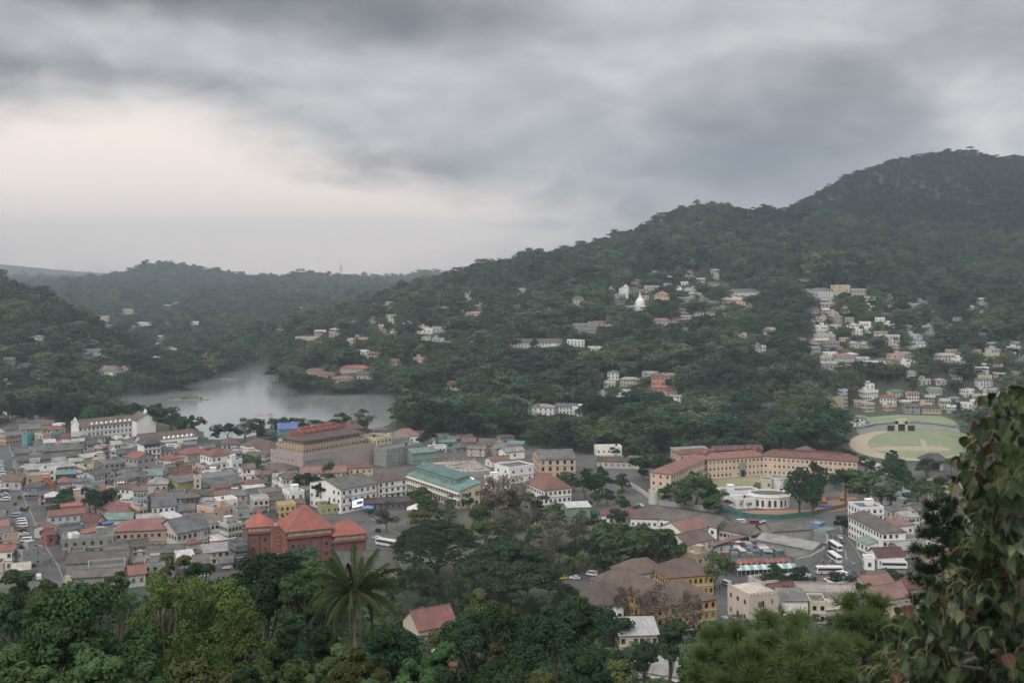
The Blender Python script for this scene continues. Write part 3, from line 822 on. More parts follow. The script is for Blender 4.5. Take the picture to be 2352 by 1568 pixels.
# middle-distance kinds (shared meshes)
for key, kind, lm, nv, n, per, size in (
    ('round_dark','round','dark',4,40,44,.036),('round_mid','round','mid',4,40,44,.036),('round_forest','round','forest',5,34,40,.040),
    ('tall_dark','tall','dark',3,36,40,.034),('tall_mid','tall','mid',3,36,40,.034),('spread_forest','spread','forest',4,36,40,.038),('spread_mid','spread','mid',3,40,44,.036),
    ('cone_dark','cone','pinewood',2,60,26,.024),('round_bright','round','bright',2,40,44,.034),('round_olive','round','olive',2,40,44,.036),
    ('round_greybrown','round','greybrown',3,44,40,.026),('spread_pink','spread','pink',2,42,36,.026),('spread_dark','spread','dark',3,40,44,.038)):
    var_meshes(key, kind, nv, n, per, size, lm)
var_meshes('umbrella_dark', 'umbrella', 2, 260, 84, .017, 'dark', squash=.38, zmin=-.25, limbs=26, r0=.036, top=.5)
def bare_variant(seed):
    rng = np.random.default_rng(seed); b = MB()
    tips = []
    def grow(p, d, L, r, lev):
        q = p+d*L
        b.tube(p, q, r, r*.6, 5 if lev < 2 else 3)
        if lev >= 4: tips.append(q); return
        for _ in range(4 if lev < 3 else 4):
            nd = (d+Vector(rng.normal(0, .62, 3))+Vector((0, 0, .12))).normalized()
            grow(q, nd, L*rng.uniform(.58, .8), r*.5, lev+1)
    grow(Vector((0, 0, -.03)), Vector((0, 0, 1)), .26, .024, 0)
    c = np.array(tips)
    zc = c[:, 2].max(); sc = 1/zc
    V, F = clumps(c, np.full(len(c), .045), 9, .013, rng, -1, 1, .2)
    b.v = [(x*sc, y*sc, z*sc) for x, y, z in b.v]
    return mesh_np('twigs', V*sc, F, [LM['twig']]), b.mesh('trunk_bare', [M_BARKP])
TREEV['bare_brown'] = [bare_variant(3), bare_variant(4)]
TREE_POS = []
def put_tree(label, key, x, y, z, ht, wd, group=None, vi=None, name=None, cat='tree'):
    """ht metres tall, wd metres across"""
    v = TREEV[key]; cm, tm = v[(vi if vi is not None else random.randrange(len(v))) % len(v)]
    cr = {'umbrella': 1.25, 'tall': .46, 'cone': .52, 'spread': .90, 'round': .76, 'bare': .95}[key.split('_')[0]]
    kn = 'half_bare_tree' if 'greybrown' in key else {'round': 'tree', 'spread': 'spreading_tree', 'tall': 'columnar_tree', 'cone': 'conifer_tree', 'bare': 'bare_tree', 'umbrella': 'rain_tree'}[key.split('_')[0]]
    root = link(name or kn, None, None, (x, y, z), random.uniform(0, 6.28))
    tag(root, label, cat, group)
    s = wd/cr
    link('trunk', tm, root, scale=(s, s, ht)); link('crown', cm, root, scale=(s, s, ht))
    TREE_POS.append((x, y, wd*.5)); return root
ANCH = []
def near_label(kind, x, y):
    best = min(ANCH, key=lambda a: (a[0]-x)**2+(a[1]-y)**2)
    dy = y-best[1]
    return f"{kind} {'behind' if dy > 9 else 'in front of' if dy < -3 else 'beside'} the {best[2]}"
# ------------------------------------------------------------------ landmark buildings
def thing(name, label, cat, loc, rz=None, group=None):
    return tag(link(name, None, None, loc, rz), label, cat, group)
def local(root, pts):
    return [(x-root.location.x, y-root.location.y) for x, y in pts]
def wing(root, A, B, h, d, z=0.0, **kw):
    return house_at('', '', A, B, z, h, d, parent=root, **kw)
def gablet_row(parent, x0, x1, y, z, n, w, dep, hh, mat, name='gablet', axis='x'):
    """row of small pointed roofs; each its own part"""
    b = MB()
    b.add([(-w/2,-dep/2,0),(w/2,-dep/2,0),(w/2,dep/2,0),(-w/2,dep/2,0),(0,-dep/2,hh),(0,dep/2,hh*.9)], [(0,1,4),(2,3,5),(0,4,5,3),(1,2,5,4),(0,3,2,1)])
    me = b.mesh(name, [mat])
    for i in range(n):
        s = x0+(x1-x0)*(i+.5)/n
        link(name, me, parent, (s, y, z) if axis == 'x' else (y, s, z), 0 if axis == 'x' else math.pi/2)
def crenels(b, pts, z, w=.7, gap=.7, h=.9, t=.4, mi=0):
    for i in range(len(pts)-1):
        a, c = Vector(pts[i]), Vector(pts[i+1]); L = (c-a).length; n = max(1, int(L/(w+gap))); u = (c-a).normalized(); nn = Vector((-u.y, u.x))
        for k in range(n):
            s = a+u*(L*(k+.25)/n); e = s+u*min(w, L/n*.55)
            q = [tuple(s-nn*t/2), tuple(e-nn*t/2), tuple(e+nn*t/2), tuple(s+nn*t/2)]
            b.prism(q, z, z+h, mi)

# -- three-towered red brick block with pointed red roofs
def brick_block():
    a = P(660, 1222, 16); root = thing('brick_office_building', 'red brick office block with three steep pointed orange-red tiled roofs', 'building', (a[0], a[1], 0))
    M = wall_mat('brickwork', (.25,.088,.065), .4); RM = roof_mat('fired_tile', (.38,.118,.08), (.31,.10,.07), .75, 9.0)
    def block(L, R_, h, d, rh, nw, fl):
        A, B = P(*L, h), P(*R_, h)
        ux, uy, w, sd = frame_from(A, B, 0)
        wl = house_at('', '', A, B, 0, h, d, roof='pyramid', rh=rh, wall=M, rc=RM, floors=fl, nw=nw, ww=1.5, wh=1.6, ledge=False, win=WIND, ov=.9, parent=root, skip=0, wname='brick_wall', nside=2)
        # pale open gallery under the eaves, parapet and dark pilasters
        MB().box(.3, -.06, h-1.7, w-.3, -.005, h-.3).obj('gallery_band', W('offwhite'), wl)
        MB().box(-.9, -.9, h-2.6, w+.9, -.6, h-1.6).box(-.9, -.6, h-2.6, -.6, d+.9, h-1.6).box(w+.6, -.6, h-2.6, w+.9, d+.9, h-1.6).box(-.6,-.6,h-2.6,w+.6,-.01,h-2.45).obj('parapet', M, wl)
        for k in range(nw+1):
            s = w*k/nw
            for q in (-.34, .14):
                MB().box(max(0, s+q)-.0, -.30, 0, min(w, s+q+.22), -.005, h-2.7).obj('pilaster', W('darkgrey'), wl)
        return wl, w
    block((569, 1211), (622, 1208), 14.5, 10, 5.2, 2, 4)
    block((660, 1222), (762, 1212), 16, 17, 9.0, 4, 4)
    block((768, 1231), (840, 1224), 13, 12, 5.6, 3, 3)
    A, B = P(625, 1212, 15.5), P(653, 1211, 15.5)
    wl = house_at('', '', A, B, 0, 15.5, 10, roof='flat', wall=M, rc='sand', floors=4, nw=1, ww=.9, parent=root, wname='stair_tower', ledge=False, tank=0)
brick_block()

# -- hotel: long white wings with dormers
def hotel():
    a, b = P(181, 981, 11), P(313, 968, 11)
    root = thing('hotel_building', 'long white colonial hotel with brown tiled roof and row of dormers by the lake', 'hotel', (a[0], a[1], 0))
    wl = wing(root, a, b, 11, 13, roof='gable', rh=4.2, wall='white', rc='brown', floors=3, nw=14, ww=1.3, wh=1.6, win=WIND, skip=0, ledge=True, nside=3)
    w = math.hypot(b[0]-a[0], b[1]-a[1])
    def dormer(parent, x, z, mat):
        d = MB(); d.box(-.95, -.3, -.2, .95, 1.7, 1.2); d.add([(-1.1,-.4,1.2),(1.1,-.4,1.2),(0,-.4,2.2),(-1.1,2.2,1.2),(1.1,2.2,1.2),(0,2.2,2.2)], [(0,1,2),(3,5,4),(0,2,5,3),(1,4,5,2),(0,3,4,1)])
        d.box(-.4, -.36, .15, .4, -.31, 1.1, 1)
        d.obj('dormer', [W('white'), M_GLASS], parent, (x, .4, z))
    for i in range(9): dormer(wl, w*(.24+.66*i/8), 11.0, None)
    g = MB()                                   # stepped gable at the near end
    g.prism([(-.4, -.6), (-.05, -.6), (-.05, 13.6), (-.4, 13.6)], 0, 12.4); g.add([(-.4,-.6,12.4),(-.4,13.6,12.4),(-.4,6.5,17.2),(-.05,-.6,12.4),(-.05,13.6,12.4),(-.05,6.5,17.2)], [(0,2,1),(3,4,5),(0,3,5,2),(1,2,5,4)])
    for y in (-.6, 2.2, 9.9, 12.7): g.box(-.4, y, 12.4, -.05, y+.9, 14.0)
    g.obj('end_gable', W('white'), wl)
    # tall blank gabled cross wing
    a2, b2 = P(314, 968, 11), P(366, 975, 8)
    c = house_at('', '', P(314, 966, 13), P(358, 962, 13), 0, 13, 14, roof='gabley', rh=4.5, wall='white', rc='brown', floors=3, nw=0, parent=root, wname='cross_wing', ledge=False, nside=0)
    MB().box(5.6, .2, 17.0, 7.4, 2.0, 18.6).add([(5.4,0,18.6),(7.6,0,18.6),(7.6,2.2,18.6),(5.4,2.2,18.6),(6.5,1.1,21.2)], [(0,1,4),(1,2,4),(2,3,4),(3,0,4),(0,3,2,1)]).obj('bell_turret', W('white'), c)
    # second wing, nearer
    a3, b3 = P(326, 1016, 11), P(452, 1003, 11)
    root2 = thing('hotel_annex', 'second white hotel wing with brown roof, dormers and a grey-blue lower wall', 'hotel', (a3[0], a3[1], 0))
    w3 = wing(root2, a3, b3, 11, 13, roof='gable', rh=4.4, wall='paleblue', rc='rust', floors=3, nw=9, ww=1.1, wh=1.2, win=WIN, skip=.2, ledge=False)
    ww = math.hypot(b3[0]-a3[0], b3[1]-a3[1])
    for i in range(7): dormer(w3, ww*(.42+.5*i/6), 11.0, None)
    MB().box(-.3, -.7, 9.7, ww+.3, -.01, 11.0).obj('cornice', W('white'), w3)
    MB().add([(ww-3,9,12),(ww,9,12),(ww,12,12),(ww-3,12,12),(ww-1.5,10.5,18)], [(0,1,4),(1,2,4),(2,3,4),(3,0,4),(0,3,2,1)]).obj('corner_spire', R('clay'), w3)
    house('white two-storey hotel outbuilding with green-grey roof between the hotel wings', (284,1012), (308,1018), 7, 14, roof='gable', rh=2, wall='white', rc='mossy', floors=2, nw=5)
hotel()
# -- white tower with balconies
def tower_block():
    a, b = P(331, 1021, 16), P(369, 1017, 16)
    root = house_at('slim white five-storey tower with dark balconies and grey hipped roof', 'building', a, b, 0, 16, 11, roof='hip', rh=4.2, wall='white', rc='darkgrey', floors=5, nw=4, ww=1.25, wh=2.0, win=WINO, ov=1.2, skip=0, ledge=True, nside=0, name='tower_block')
    w = math.hypot(b[0]-a[0], b[1]-a[1])
    for k in range(5): MB().box(.4, -.6, 16*k/5+.2, w-.2, -.5, 16*k/5+.8).obj('balcony_rail', W('white'), root)
    MB().box(.1, -.03, 14.2, w-.1, -.004, 15.8).obj('top_gallery', W('darkgrey'), root)
tower_block()

# -- shopping mall with tiers of pointed roofs
def mall():
    A, B = P(696, 1047.5, 12), P(862, 1019, 12)
    root = thing('shopping_mall', 'large mauve-walled mall stepped up to tan tiers under spiky red roofs', 'mall', (A[0], A[1], 0))
    ux, uy, w, sd = frame_from(A, B, 0)
    body = house_at('', '', A, B, 0, 12, 30, roof='flat', wall='mauve', rc='grey', floors=3, nw=0, nside=0, parent=root, wname='podium_wall', ledge=False, tank=0)
    for i in range(6): link('window', WINO, body, (0, 6+i*3.6, 8.6), -math.pi/2, (1, 1, 1))
    def off(p, x, y): return (p[0]+ux*x-uy*y, p[1]+uy*x+ux*y)
    t1a, t1b = off(A, 2.5, 3.0), off(A, w-6, 3.0)
    t1 = house_at('', '', t1a, t1b, 12, 4.0, 25, roof='flat', wall='tan', rc='grey', floors=1, nw=22, nside=9, ww=1.1, wh=1.3, win=WINO, skip=0, parent=root, wname='lower_tier', ledge=False, base=0, tank=0)
    t2a, t2b = off(A, 5, 5.5), off(A, w-8, 5.5)
    w2 = w-13
    t2 = house_at('', '', t2a, t2b, 16, 3.4, 20, roof='hip', rh=5.0, wall='tan', rc='darkbrown', floors=1, nw=18, nside=7, ww=1.1, wh=1.2, win=WINO, skip=0, parent=root, wname='upper_tier', ledge=False, base=0, ov=1.6)
    RM = roof_mat('red_gablet', (.34,.115,.085), (.25,.085,.07), .8, 8)
    gablet_row(t2, 3, w2-9, 6.5, 6.0, 15, 2.2, 3.0, 2.9, RM)
    gablet_row(t2, 6, w2-9, 12.5, 7.0, 13, 2.2, 3.0, 3.0, RM)
    gablet_row(t2, 4, 17, 3.2, 5.2, 5, 2.2, 2.6, 2.8, RM, axis='y')
    gablet_row(t2, 5, 24, w2-6.5, 5.6, 8, 2.2, 3.4, 3.2, RM, axis='y')
    r3 = house_at('', '', off(A, w-12, 10), off(A, w-2.5, 10), 12, 9.0, 10, roof='pyramid', rh=5.5, wall='tan', rc='brown', floors=2, nw=4, nside=4, ww=1.1, wh=1.2, win=WINO, parent=root, wname='corner_pavilion', ledge=True, base=0, ov=1.6)
    gablet_row(r3, 3.4, 6, 3.4, 12.0, 2, 1.6, 2, 2.2, RM)
    # yellow block and bare concrete block at the right end
    house_at('', '', off(A, w+.2, -1), off(A, w+13, -1), 0, 15.0, 16, roof='flat', wall='paleyellow', rc='grey', floors=4, nw=4, ww=1.4, parent=root, wname='yellow_block', ledge=True)
    house_at('grey bare concrete block with small openings beside the mall', 'building', off(A, w-4, -14), off(A, w+26, -14), 0, 10, 11, roof='flat', wall='concrete', rc='grey', floors=4, nw=7, ww=.8, wh=.9, win=WINO, ledge=False, skip=.35, name='concrete_block')
    house_at('grey concrete block behind the mall end with stained walls', 'building', off(A, w+14, 2), off(A, w+32, 2), 0, 12, 14, roof='flat', wall='grey', rc='grey', floors=4, nw=4, ww=.8, wh=.9, win=WINO, ledge=False, skip=.35, name='concrete_block')
mall()

# -- green-roofed curved market building with rotunda
def green_building():
    A, B = P(937, 1089, 9), P(1056, 1128, 9)
    root = thing('green_roofed_building', 'long cream and white building with teal roof bands and arcade of dark windows', 'building', (A[0], A[1], 0))
    ux, uy, w, sd = frame_from(A, B, 0)
    wl = house_at('', '', A, B, 0, 9, 12, roof='shed', rh=3.2, wall='cream', rc='teal', floors=2, nw=20, ww=1.5, wh=2.0, win=WINO, skip=0, parent=root, ledge=True, ov=.5, nside=3)
    MB().box(-.3, -1.1, 7.4, w+.3, -.45, 8.2).obj('fascia', W('white'), wl)
    MB().box(-.3, -1.0, 4.2, w+.3, -.40, 4.9).obj('fascia', W('white'), wl)
    def off(p, x, y): return (p[0]+ux*x-uy*y, p[1]+uy*x+ux*y)
    up = house_at('', '', off(A, 1, 4.5), off(A, w*.8, 4.5), 9, 3.6, 8, roof='shed', rh=1.6, wall='green', rc='teal', floors=1, nw=16, ww=1.3, wh=1.6, win=WIN, skip=0, parent=root, wname='upper_storey', base=0, ledge=False)
    # rotunda
    c = P(1064, 1118, 5)
    rt = thing('rotunda', 'round white corner pavilion with green glass band and pointed green roof', 'building', (c[0], c[1], 0))
    MB().cyl(0, 0, 0, 4, 5.2, n=24).cyl(0, 0, 8.2, 9.4, 5.9, n=24).obj('drum_wall', W('white'), rt)
    MB().cyl(0, 0, 4, 8.2, 5.0, n=24).obj('glass_band', flat_mat('green_glass', (.05,.20,.15), .25), rt)
    for k in range(12):
        a = k*math.pi/6; MB().tube((5.05*math.cos(a), 5.05*math.sin(a), 4), (5.05*math.cos(a), 5.05*math.sin(a), 8.2), .12, .12, 5).obj('mullion', W('white'), rt)
    MB().cyl(0, 0, 9.4, 13.5, 4.4, .1, n=8).obj('roof', R('green'), rt)
    RECTS.append((c[0], c[1], 1, 0, 6, 6))
    # ramp
    a, b = P(1060, 1146), P(1110, 1132)
    MBr = MB(); MBr.prism(strip([a, b], 5), 2.2, 3.2); 
    r = MBr.obj('ramp_deck', W('offwhite')); tag(r, 'pale concrete ramp curving from the teal-roofed building', 'ramp')
green_building()
def building_site():
    A, B = P(1000, 1086, 4), P(1128, 1078, 4)
    ux, uy, w, sd = frame_from(A, B, 0)
    root = thing('construction_site', 'half-built concrete slab bristling with columns and rods beside the teal-roofed building', 'construction site', (A[0], A[1], 0), math.atan2(uy, ux))
    D = 34
    MB().box(0, 0, -1, w, D, 3.6).obj('concrete_slab', pave_mat('slab_concrete', (.36,.33,.29), (.27,.25,.23), .3), root)
    add_rect(A, ux, uy, w, D)
    M = flat_mat('bare_column', (.36,.33,.30), .9); M2 = flat_mat('rust_rod', (.22,.15,.11), .9)
    cm = MB().box(-.17, -.17, 0, .17, .17, 2.6).tube((-.1,-.1,2.6),(-.12,-.1,3.8),.03,.03,4,1).tube((.1,.1,2.6),(.14,.1,4.0),.03,.03,4,1).tube((.1,-.1,2.6),(.1,-.13,3.7),.03,.03,4,1).mesh('column', [M, M2])
    rr = random.Random(5)
    for i in range(11):
        for j in range(9):
            if rr.random() < .12: continue
            link('column', cm, root, (1+(w-2)*i/10+rr.uniform(-.2,.2), 1+(D-2)*j/8, 3.6), 0, (1, 1, rr.uniform(.4, 1.25)))
    for k in range(26):
        x, y = rr.uniform(.5, w-4), rr.uniform(1, D-3); z = 3.62+rr.uniform(.0, .25)
        L = rr.uniform(2, 5)
        b = MB().box(x, y, z, x+L, y+rr.uniform(.2, .9), z+.25); b.obj('timber_stack', rr.choice([M, M2, W('sand') if 'sand' in WALLS else W('tan')]), root)
    MB().box(w*.1, D*.45, 3.62, w*.3, D*.6, 6.2).obj('formwork', W('tan'), root)
building_site()

# -- barracks: three joined wings round a lawn
def barracks():
    h = 11
    a0, a1 = P(1493.6, 1084, h), P(1541, 1089, h); c1, c2, c3 = P(1627, 1056, h), P(1753.6, 1047, h), P(1968, 1060, h)
    root = thing('barracks_building', 'angled three-storey pink-cream barracks with long red roofs around a lawn', 'barracks', (a1[0], a1[1], 0))
    M = wall_mat('barracks', (.66,.50,.39), .45); RM = roof_mat('barracks_tile', (.26,.12,.092), (.17,.082,.066), .8, 8)
    d = 11.5
    # left wing: its inner long side faces the lawn; built with the gable end towards the lens
    w1 = house_at('', '', a0, a1, 0, h, 55, roof='hip', rh=3.4, wall=M, rc=RM, floors=3, nw=3, nside=15, ww=1.1, wh=1.5, win=WINA, skip=.05, parent=root, wname='left_wing', ledge=False, ov=.7)
    def clear(A, B, n, nm):
        ux, uy, w, sd = frame_from(A, B, 0)
        wl = house_at('', '', A, B, 0, h, d, roof='hip', rh=3.4, wall=M, rc=RM, floors=3, nw=n, nside=3, ww=1.1, wh=1.4, win=WINA, skip=.02, parent=root, wname=nm, ledge=False, ov=.7)
        for z in (3.7, 7.4): MB().box(0, -.18, z-.1, w, -.003, z+.1).obj('string_course', W('offwhite'), wl)
        MB().box(w*.15, d/2-.5, h+3.0, w*.85, d/2+.5, h+3.9).obj('ridge_vent', R('maroon'), wl)
        return wl, w
    wb, wbw = clear(c1, c2, 14, 'middle_wing'); clear(c2, c3, 20, 'right_wing')
    MB().box(wbw*.56, -.9, 0, wbw*.66, -.01, 8.5).obj('gate_bay', W('concrete'), wb)
    MB().box(wbw*.575, -.95, 0, wbw*.645, -.905, 4.0).obj('gate_opening', flat_mat('dark_opening', (.02,.02,.02), .9), wb)
    gablet_row(wb, wbw*.55, wbw*1.05, d*.62, h+2.2, 4, 4.2, 4, 3.2, RM)
    gablet_row(wb, wbw*.05, wbw*.25, d*.62, h+2.2, 2, 4.2, 4, 3.0, RM)
    # back range
    house('low red-roofed store range behind the barracks corner', (1560,1044), (1640,1040), 8, 10, roof='hip', rh=2.5, wall=M, rc='red', floors=2, nw=6, win=WINA)
    house('long low white-roofed shed behind the barracks', (1552,1038), (1630,1034), 7, 8, roof='shed', rh=1.5, wall='grey', rc='lightgrey', floors=1, nw=0, cat='shed')
    house('long dark-roofed railway shed behind the barracks roofs', (1640,1034), (1752,1031), 7, 9, roof='gable', rh=2, wall='darkgrey', rc='darkbrown', floors=1, nw=0, cat='shed')
    house('cream bungalow with wide grey hip roof behind the barracks right wing', (1828,1041), (1875,1043), 5, 16, roof='hip', rh=3.5, wall='cream', rc='greybrown', floors=1, nw=4, cat='house')
barracks()
def gatehouse():
    c = P(1774, 1168)
    root = thing('gatehouse', 'white octagonal gatehouse with arched openings behind the green fence', 'gatehouse', (c[0], c[1]+7, 0))
    n = 10; R0 = 10.5
    pts = [(R0*math.cos(math.pi*2*(i+.5)/n-math.pi/2), .72*R0*math.sin(math.pi*2*(i+.5)/n-math.pi/2)) for i in range(n)]
    MB().prism(pts, -1, 6.2).obj('wall', W('white'), root)
    MB().prism([(x*1.06, y*1.06) for x, y in pts], 5.5, 6.0).obj('cornice', W('white'), root)
    b = MB()
    for i in range(n):
        p, q = pts[i], pts[(i+1) % n]; pi, qi = (p[0]*.95, p[1]*.95), (q[0]*.95, q[1]*.95)
        b.prism([p, q, qi, pi], 6.2, 7.0)
    b.obj('parapet', W('white'), root); MB().prism([(x*.94, y*.94) for x, y in pts], 6.21, 6.35).obj('roof', R('grey'), root)
    for i in range(n):
        p, q = Vector(pts[i]), Vector(pts[(i+1) % n]); m = (p+q)/2
        if m.y > 0: continue
        a = math.atan2((q-p).y, (q-p).x); L = (q-p).length
        for s in ((-.22, .22) if L > 5 else (0,)):
            pp = m+(q-p)*s; link('arched_opening', WINA, root, (pp.x, pp.y, 2.6), a, (1.3, 1.2, 3.2))
    RECTS.append((c[0], c[1]+7, 1, 0, 11, 8))
    # round crenellated tower and its wing
    t = P(1787, 1136)
    rt = thing('castle_tower', 'round white battlemented tower beside the barracks lawn', 'tower', (t[0], t[1]+4, 0))
    MB().cyl(0, 0, -1, 8.2, 4.2, n=20).cyl(0, 0, 8.2, 8.9, 4.6, n=20).obj('wall', W('white'), rt)
    b = MB()
    for k in range(14):
        a = 2*math.pi*k/14; x, y = 4.4*math.cos(a), 4.4*math.sin(a); u = Vector((-math.sin(a), math.cos(a))); v = Vector((math.cos(a), math.sin(a))); p = Vector((x, y))
        b.prism([tuple(p-u*.5-v*.2), tuple(p+u*.5-v*.2), tuple(p+u*.5+v*.2), tuple(p-u*.5+v*.2)], 8.9, 9.9)
    b.obj('battlement', W('offwhite'), rt)
    MB().cyl(0, 0, 8.9, 9.0, 4.0, n=20).obj('roof', R('grey'), rt)
    RECTS.append((t[0], t[1]+4, 1, 0, 5, 5))
    house('cream battlemented block joined to the round white tower', (1748,1103), (1772,1104), 9, 9, roof='flat', wall='cream', rc='grey', floors=2, nw=2, win=WINA)
    house('long low white prison wing with flat roof beside the round tower', (1664,1132), (1745,1128), 4.5, 10, roof='flat', wall='white', rc='lightgrey', floors=1, nw=3)
    house('low white wing with flat roof in front of the lawn', (1690,1148), (1735,1146), 4.5, 9, roof='flat', wall='white', rc='lightgrey', floors=1, nw=2)
    house('small dark-roofed white guard hut on the barracks lawn', (1732,1116), (1752,1119), 3.2, 6, roof='gable', rh=1.4, wall='white', rc='darkbrown', floors=1, nw=1, cat='hut')
    # left bastion
    q = P(1502, 1156)
    rb = thing('bastion', 'round weathered battlemented bastion at the road corner of the barracks', 'tower', (q[0], q[1], 0))
    MB().cyl(0, 0, -1, 6.2, 2.9, 2.6, n=18).obj('wall', W('offwhite'), rb)
    b = MB()
    for k in range(11):
        a = 2*math.pi*k/11; p = Vector((2.5*math.cos(a), 2.5*math.sin(a))); u = Vector((-math.sin(a), math.cos(a))); v = Vector((math.cos(a), math.sin(a)))
        b.prism([tuple(p-u*.42-v*.2), tuple(p+u*.42-v*.2), tuple(p+u*.42+v*.2), tuple(p-u*.42+v*.2)], 6.2, 7.2)
    b.obj('battlement', W('offwhite'), rb); RECTS.append((q[0], q[1], 1, 0, 3, 3))
gatehouse()
def wall_line(name, label, px, h, t, mat, cat='wall', z0=-.5, post=None, postm=None):
    pts = PP(px); poly = strip(pts, t); n = len(pts); root = thing(name, label, cat, (pts[0][0], pts[0][1], 0))
    for i in range(n-1):
        q = local(root, [poly[i], poly[i+1], poly[2*n-2-i], poly[2*n-1-i]])
        MB().prism(q, z0, h).obj('wall_panel' if cat == 'wall' else 'fence_panel', mat, root)
        if post:
            a, b = Vector(pts[i]), Vector(pts[i+1]); k = max(1, int((b-a).length/post))
            for j in range(k):
                p = a.lerp(b, j/k); p = local(root, [tuple(p)])[0]
                MB().box(p[0]-.12, p[1]-t/2-.22, -.2, p[0]+.12, p[1]-t/2-.02, h+.3).obj('post', postm or mat, root)
    return root
M_GFENCE = flat_mat('green_sheet', (.035,.15,.13), .55, 0, .3, .4)
wall_line('site_fence', 'dark green metal sheet fence round the red earth below the gatehouse', [(1650,1174),(1690,1184),(1730,1190),(1790,1192),(1866,1184)], 2.3, .15, M_GFENCE, 'fence', post=4.0)
wall_line('site_fence', 'dark grey sheet fence with blue tarpaulin beside the diggers', [(1868,1182),(1910,1172),(1945,1164)], 2.0, .15, W('darkgrey'), 'fence', post=4.0)
sheet_t = MB().box(-5, -.2, 0, 5, .2, 1.2).obj('tarpaulin', flat_mat('blue_tarp', (.10,.22,.45), .6)); sheet_t.location = (*P(1890, 1172), 1.6); tag(sheet_t, 'bright blue tarpaulin hung over the site fence', 'tarpaulin')
wall_line('boundary_wall', 'long white boundary wall running down right of the barracks', [(1978,1066),(2010,1078),(2058,1096)], 4.2, .5, W('white'), post=6)
wall_line('boundary_wall', 'pale stained wall along the barracks road', [(1440,1112),(1470,1130),(1498,1150)], 2.4, .4, W('offwhite'), post=5)
wall_line('boundary_wall', 'grey wall along the road between bastion and green fence', [(1512,1160),(1570,1166),(1640,1176)], 2.6, .4, W('grey'), post=5)
wall_line('green_hoarding', 'green hoarding curving round the memorial stage', [(1300,1176),(1360,1184),(1440,1176),(1470,1166)], 2.0, .15, M_GFENCE, 'fence', post=4)
wall_line('retaining_wall', 'cream retaining wall below the last shop row', [(150,1340),(240,1346),(330,1345)], 3.2, .6, W('cream'), post=6)

# -- cricket ground buildings
def cricket():
    def gp(x, y): p = P(x, y); return (p[0], p[1])
    pts = [(1976,990),(2010,982),(2060,977),(2105,977),(2160,981),(2208,988)]
    pts = PP([(x, y+8) for x, y in pts])
    root = thing('spectator_stand', 'long curved concrete stand behind the cricket field', 'stand', (pts[0][0], pts[0][1], 0))
    n = len(pts)
    for step in range(5):
        off = 1.2*step; zz = .8+.7*step
        outer = strip([(x, y+off+1) for x, y in pts], 1.2)
        for i in range(n-1):
            MB().prism(local(root, [outer[i], outer[i+1], outer[2*n-2-i], outer[2*n-1-i]]), 0, zz).obj('step', W('grey'), root)
    outer = strip([(x, y+7) for x, y in pts], 4)
    for i in range(n-1):
        MB().prism(local(root, [outer[i], outer[i+1], outer[2*n-2-i], outer[2*n-1-i]]), 4.3, 4.6).obj('canopy', R('green'), root)
    for x, y in [(x, y+8.5) for x, y in pts]: MB().tube((x-root.location.x, y-root.location.y, 0), (x-root.location.x, y-root.location.y, 4.3), .2, .2, 5).obj('post', W('grey'), root)
    for x, y in pts: RECTS.append((x, y+5, 1, 0, 10, 6))
    struct(MB().prism(PP([(1980,962),(2060,955),(2160,957),(2190,968),(2200,978),(2105,969),(2000,975)]), -.5, 1.0).obj('grass_terrace', M_FIELD))
    CLEAR.append(PP([(1930,950),(2000,940),(2180,945),(2240,985),(2260,1060),(2200,1075),(2000,1070),(1930,1045)]))
    house('white two-storey cricket pavilion with green roof', (1953,958), (1986,960), 7, 8, roof='hip', rh=1.6, wall='white', rc='green', floors=2, nw=3, ov=1.0, cat='pavilion')
    s = P(2071, 990); r = thing('scoreboard', 'cream scoreboard tower with dark panel in the middle of the stand', 'scoreboard', (s[0], s[1], 0))
    MB().box(-4.2, 0, 0, -2.6, 2, 7.5).box(2.6, 0, 0, 4.2, 2, 7.5).box(-4.2, 0, 5.2, 4.2, 2.2, 8.6).obj('frame', W('cream'), r); MB().box(-2.6, .6, 0, 2.6, 1.2, 5.1).obj('board', flat_mat('black_board', (.02,.022,.025), .7), r)
    MB().box(-10, 1.0, 0, -5, 1.2, 4.0).obj('sight_screen', flat_mat('black_board', (.02,.022,.025), .7), r); MB().box(5, 1.0, 0, 10, 1.2, 4.0).obj('sight_screen', flat_mat('black_board', (.02,.022,.025), .7), r)
    house('small dark sheds at the corner of the cricket stand', (2206,978), (2228,984), 4, 7, roof='gable', rh=1.5, wall='darkgrey', rc='grey', floors=1, nw=1, cat='shed')
    for (x, y) in ((2103,1040), (2128,1042), (2160,1045)):
        p = P(x, y); t = MB().tube((0,0,0),(0,0,9),.11,.07,6); o = t.obj('goal_post', flat_mat('white_pole', (.6,.6,.58), .5), None, (p[0], p[1], .2)); tag(o, 'thin white rugby goal post on the cricket field', 'goal post', 'white posts on the field')
    g = P(2147, 1080); r = thing('gate_pavilion', 'grey hip-roofed gate pavilion over a dark arch below the cricket field', 'gate', (g[0], g[1], 0))
    MB().box(-5, 0, 0, -3.4, 5, 6).box(3.4, 0, 0, 5, 5, 6).box(-5, 0, 4.6, 5, 5, 6.01).obj('pier_frame', W('offwhite'), r); MB().box(-3.4, 2, 0, 3.4, 2.3, 4.6).obj('arch_opening', flat_mat('dark_opening', (.02,.02,.02), .9), r)
    roof_mesh('hip', 14, 9, 6, 4.0, 1).obj('roof', R('darkgrey'), r, (-7, -2, 0)); RECTS.append((g[0], g[1]+2, 1, 0, 8, 6))
cricket()
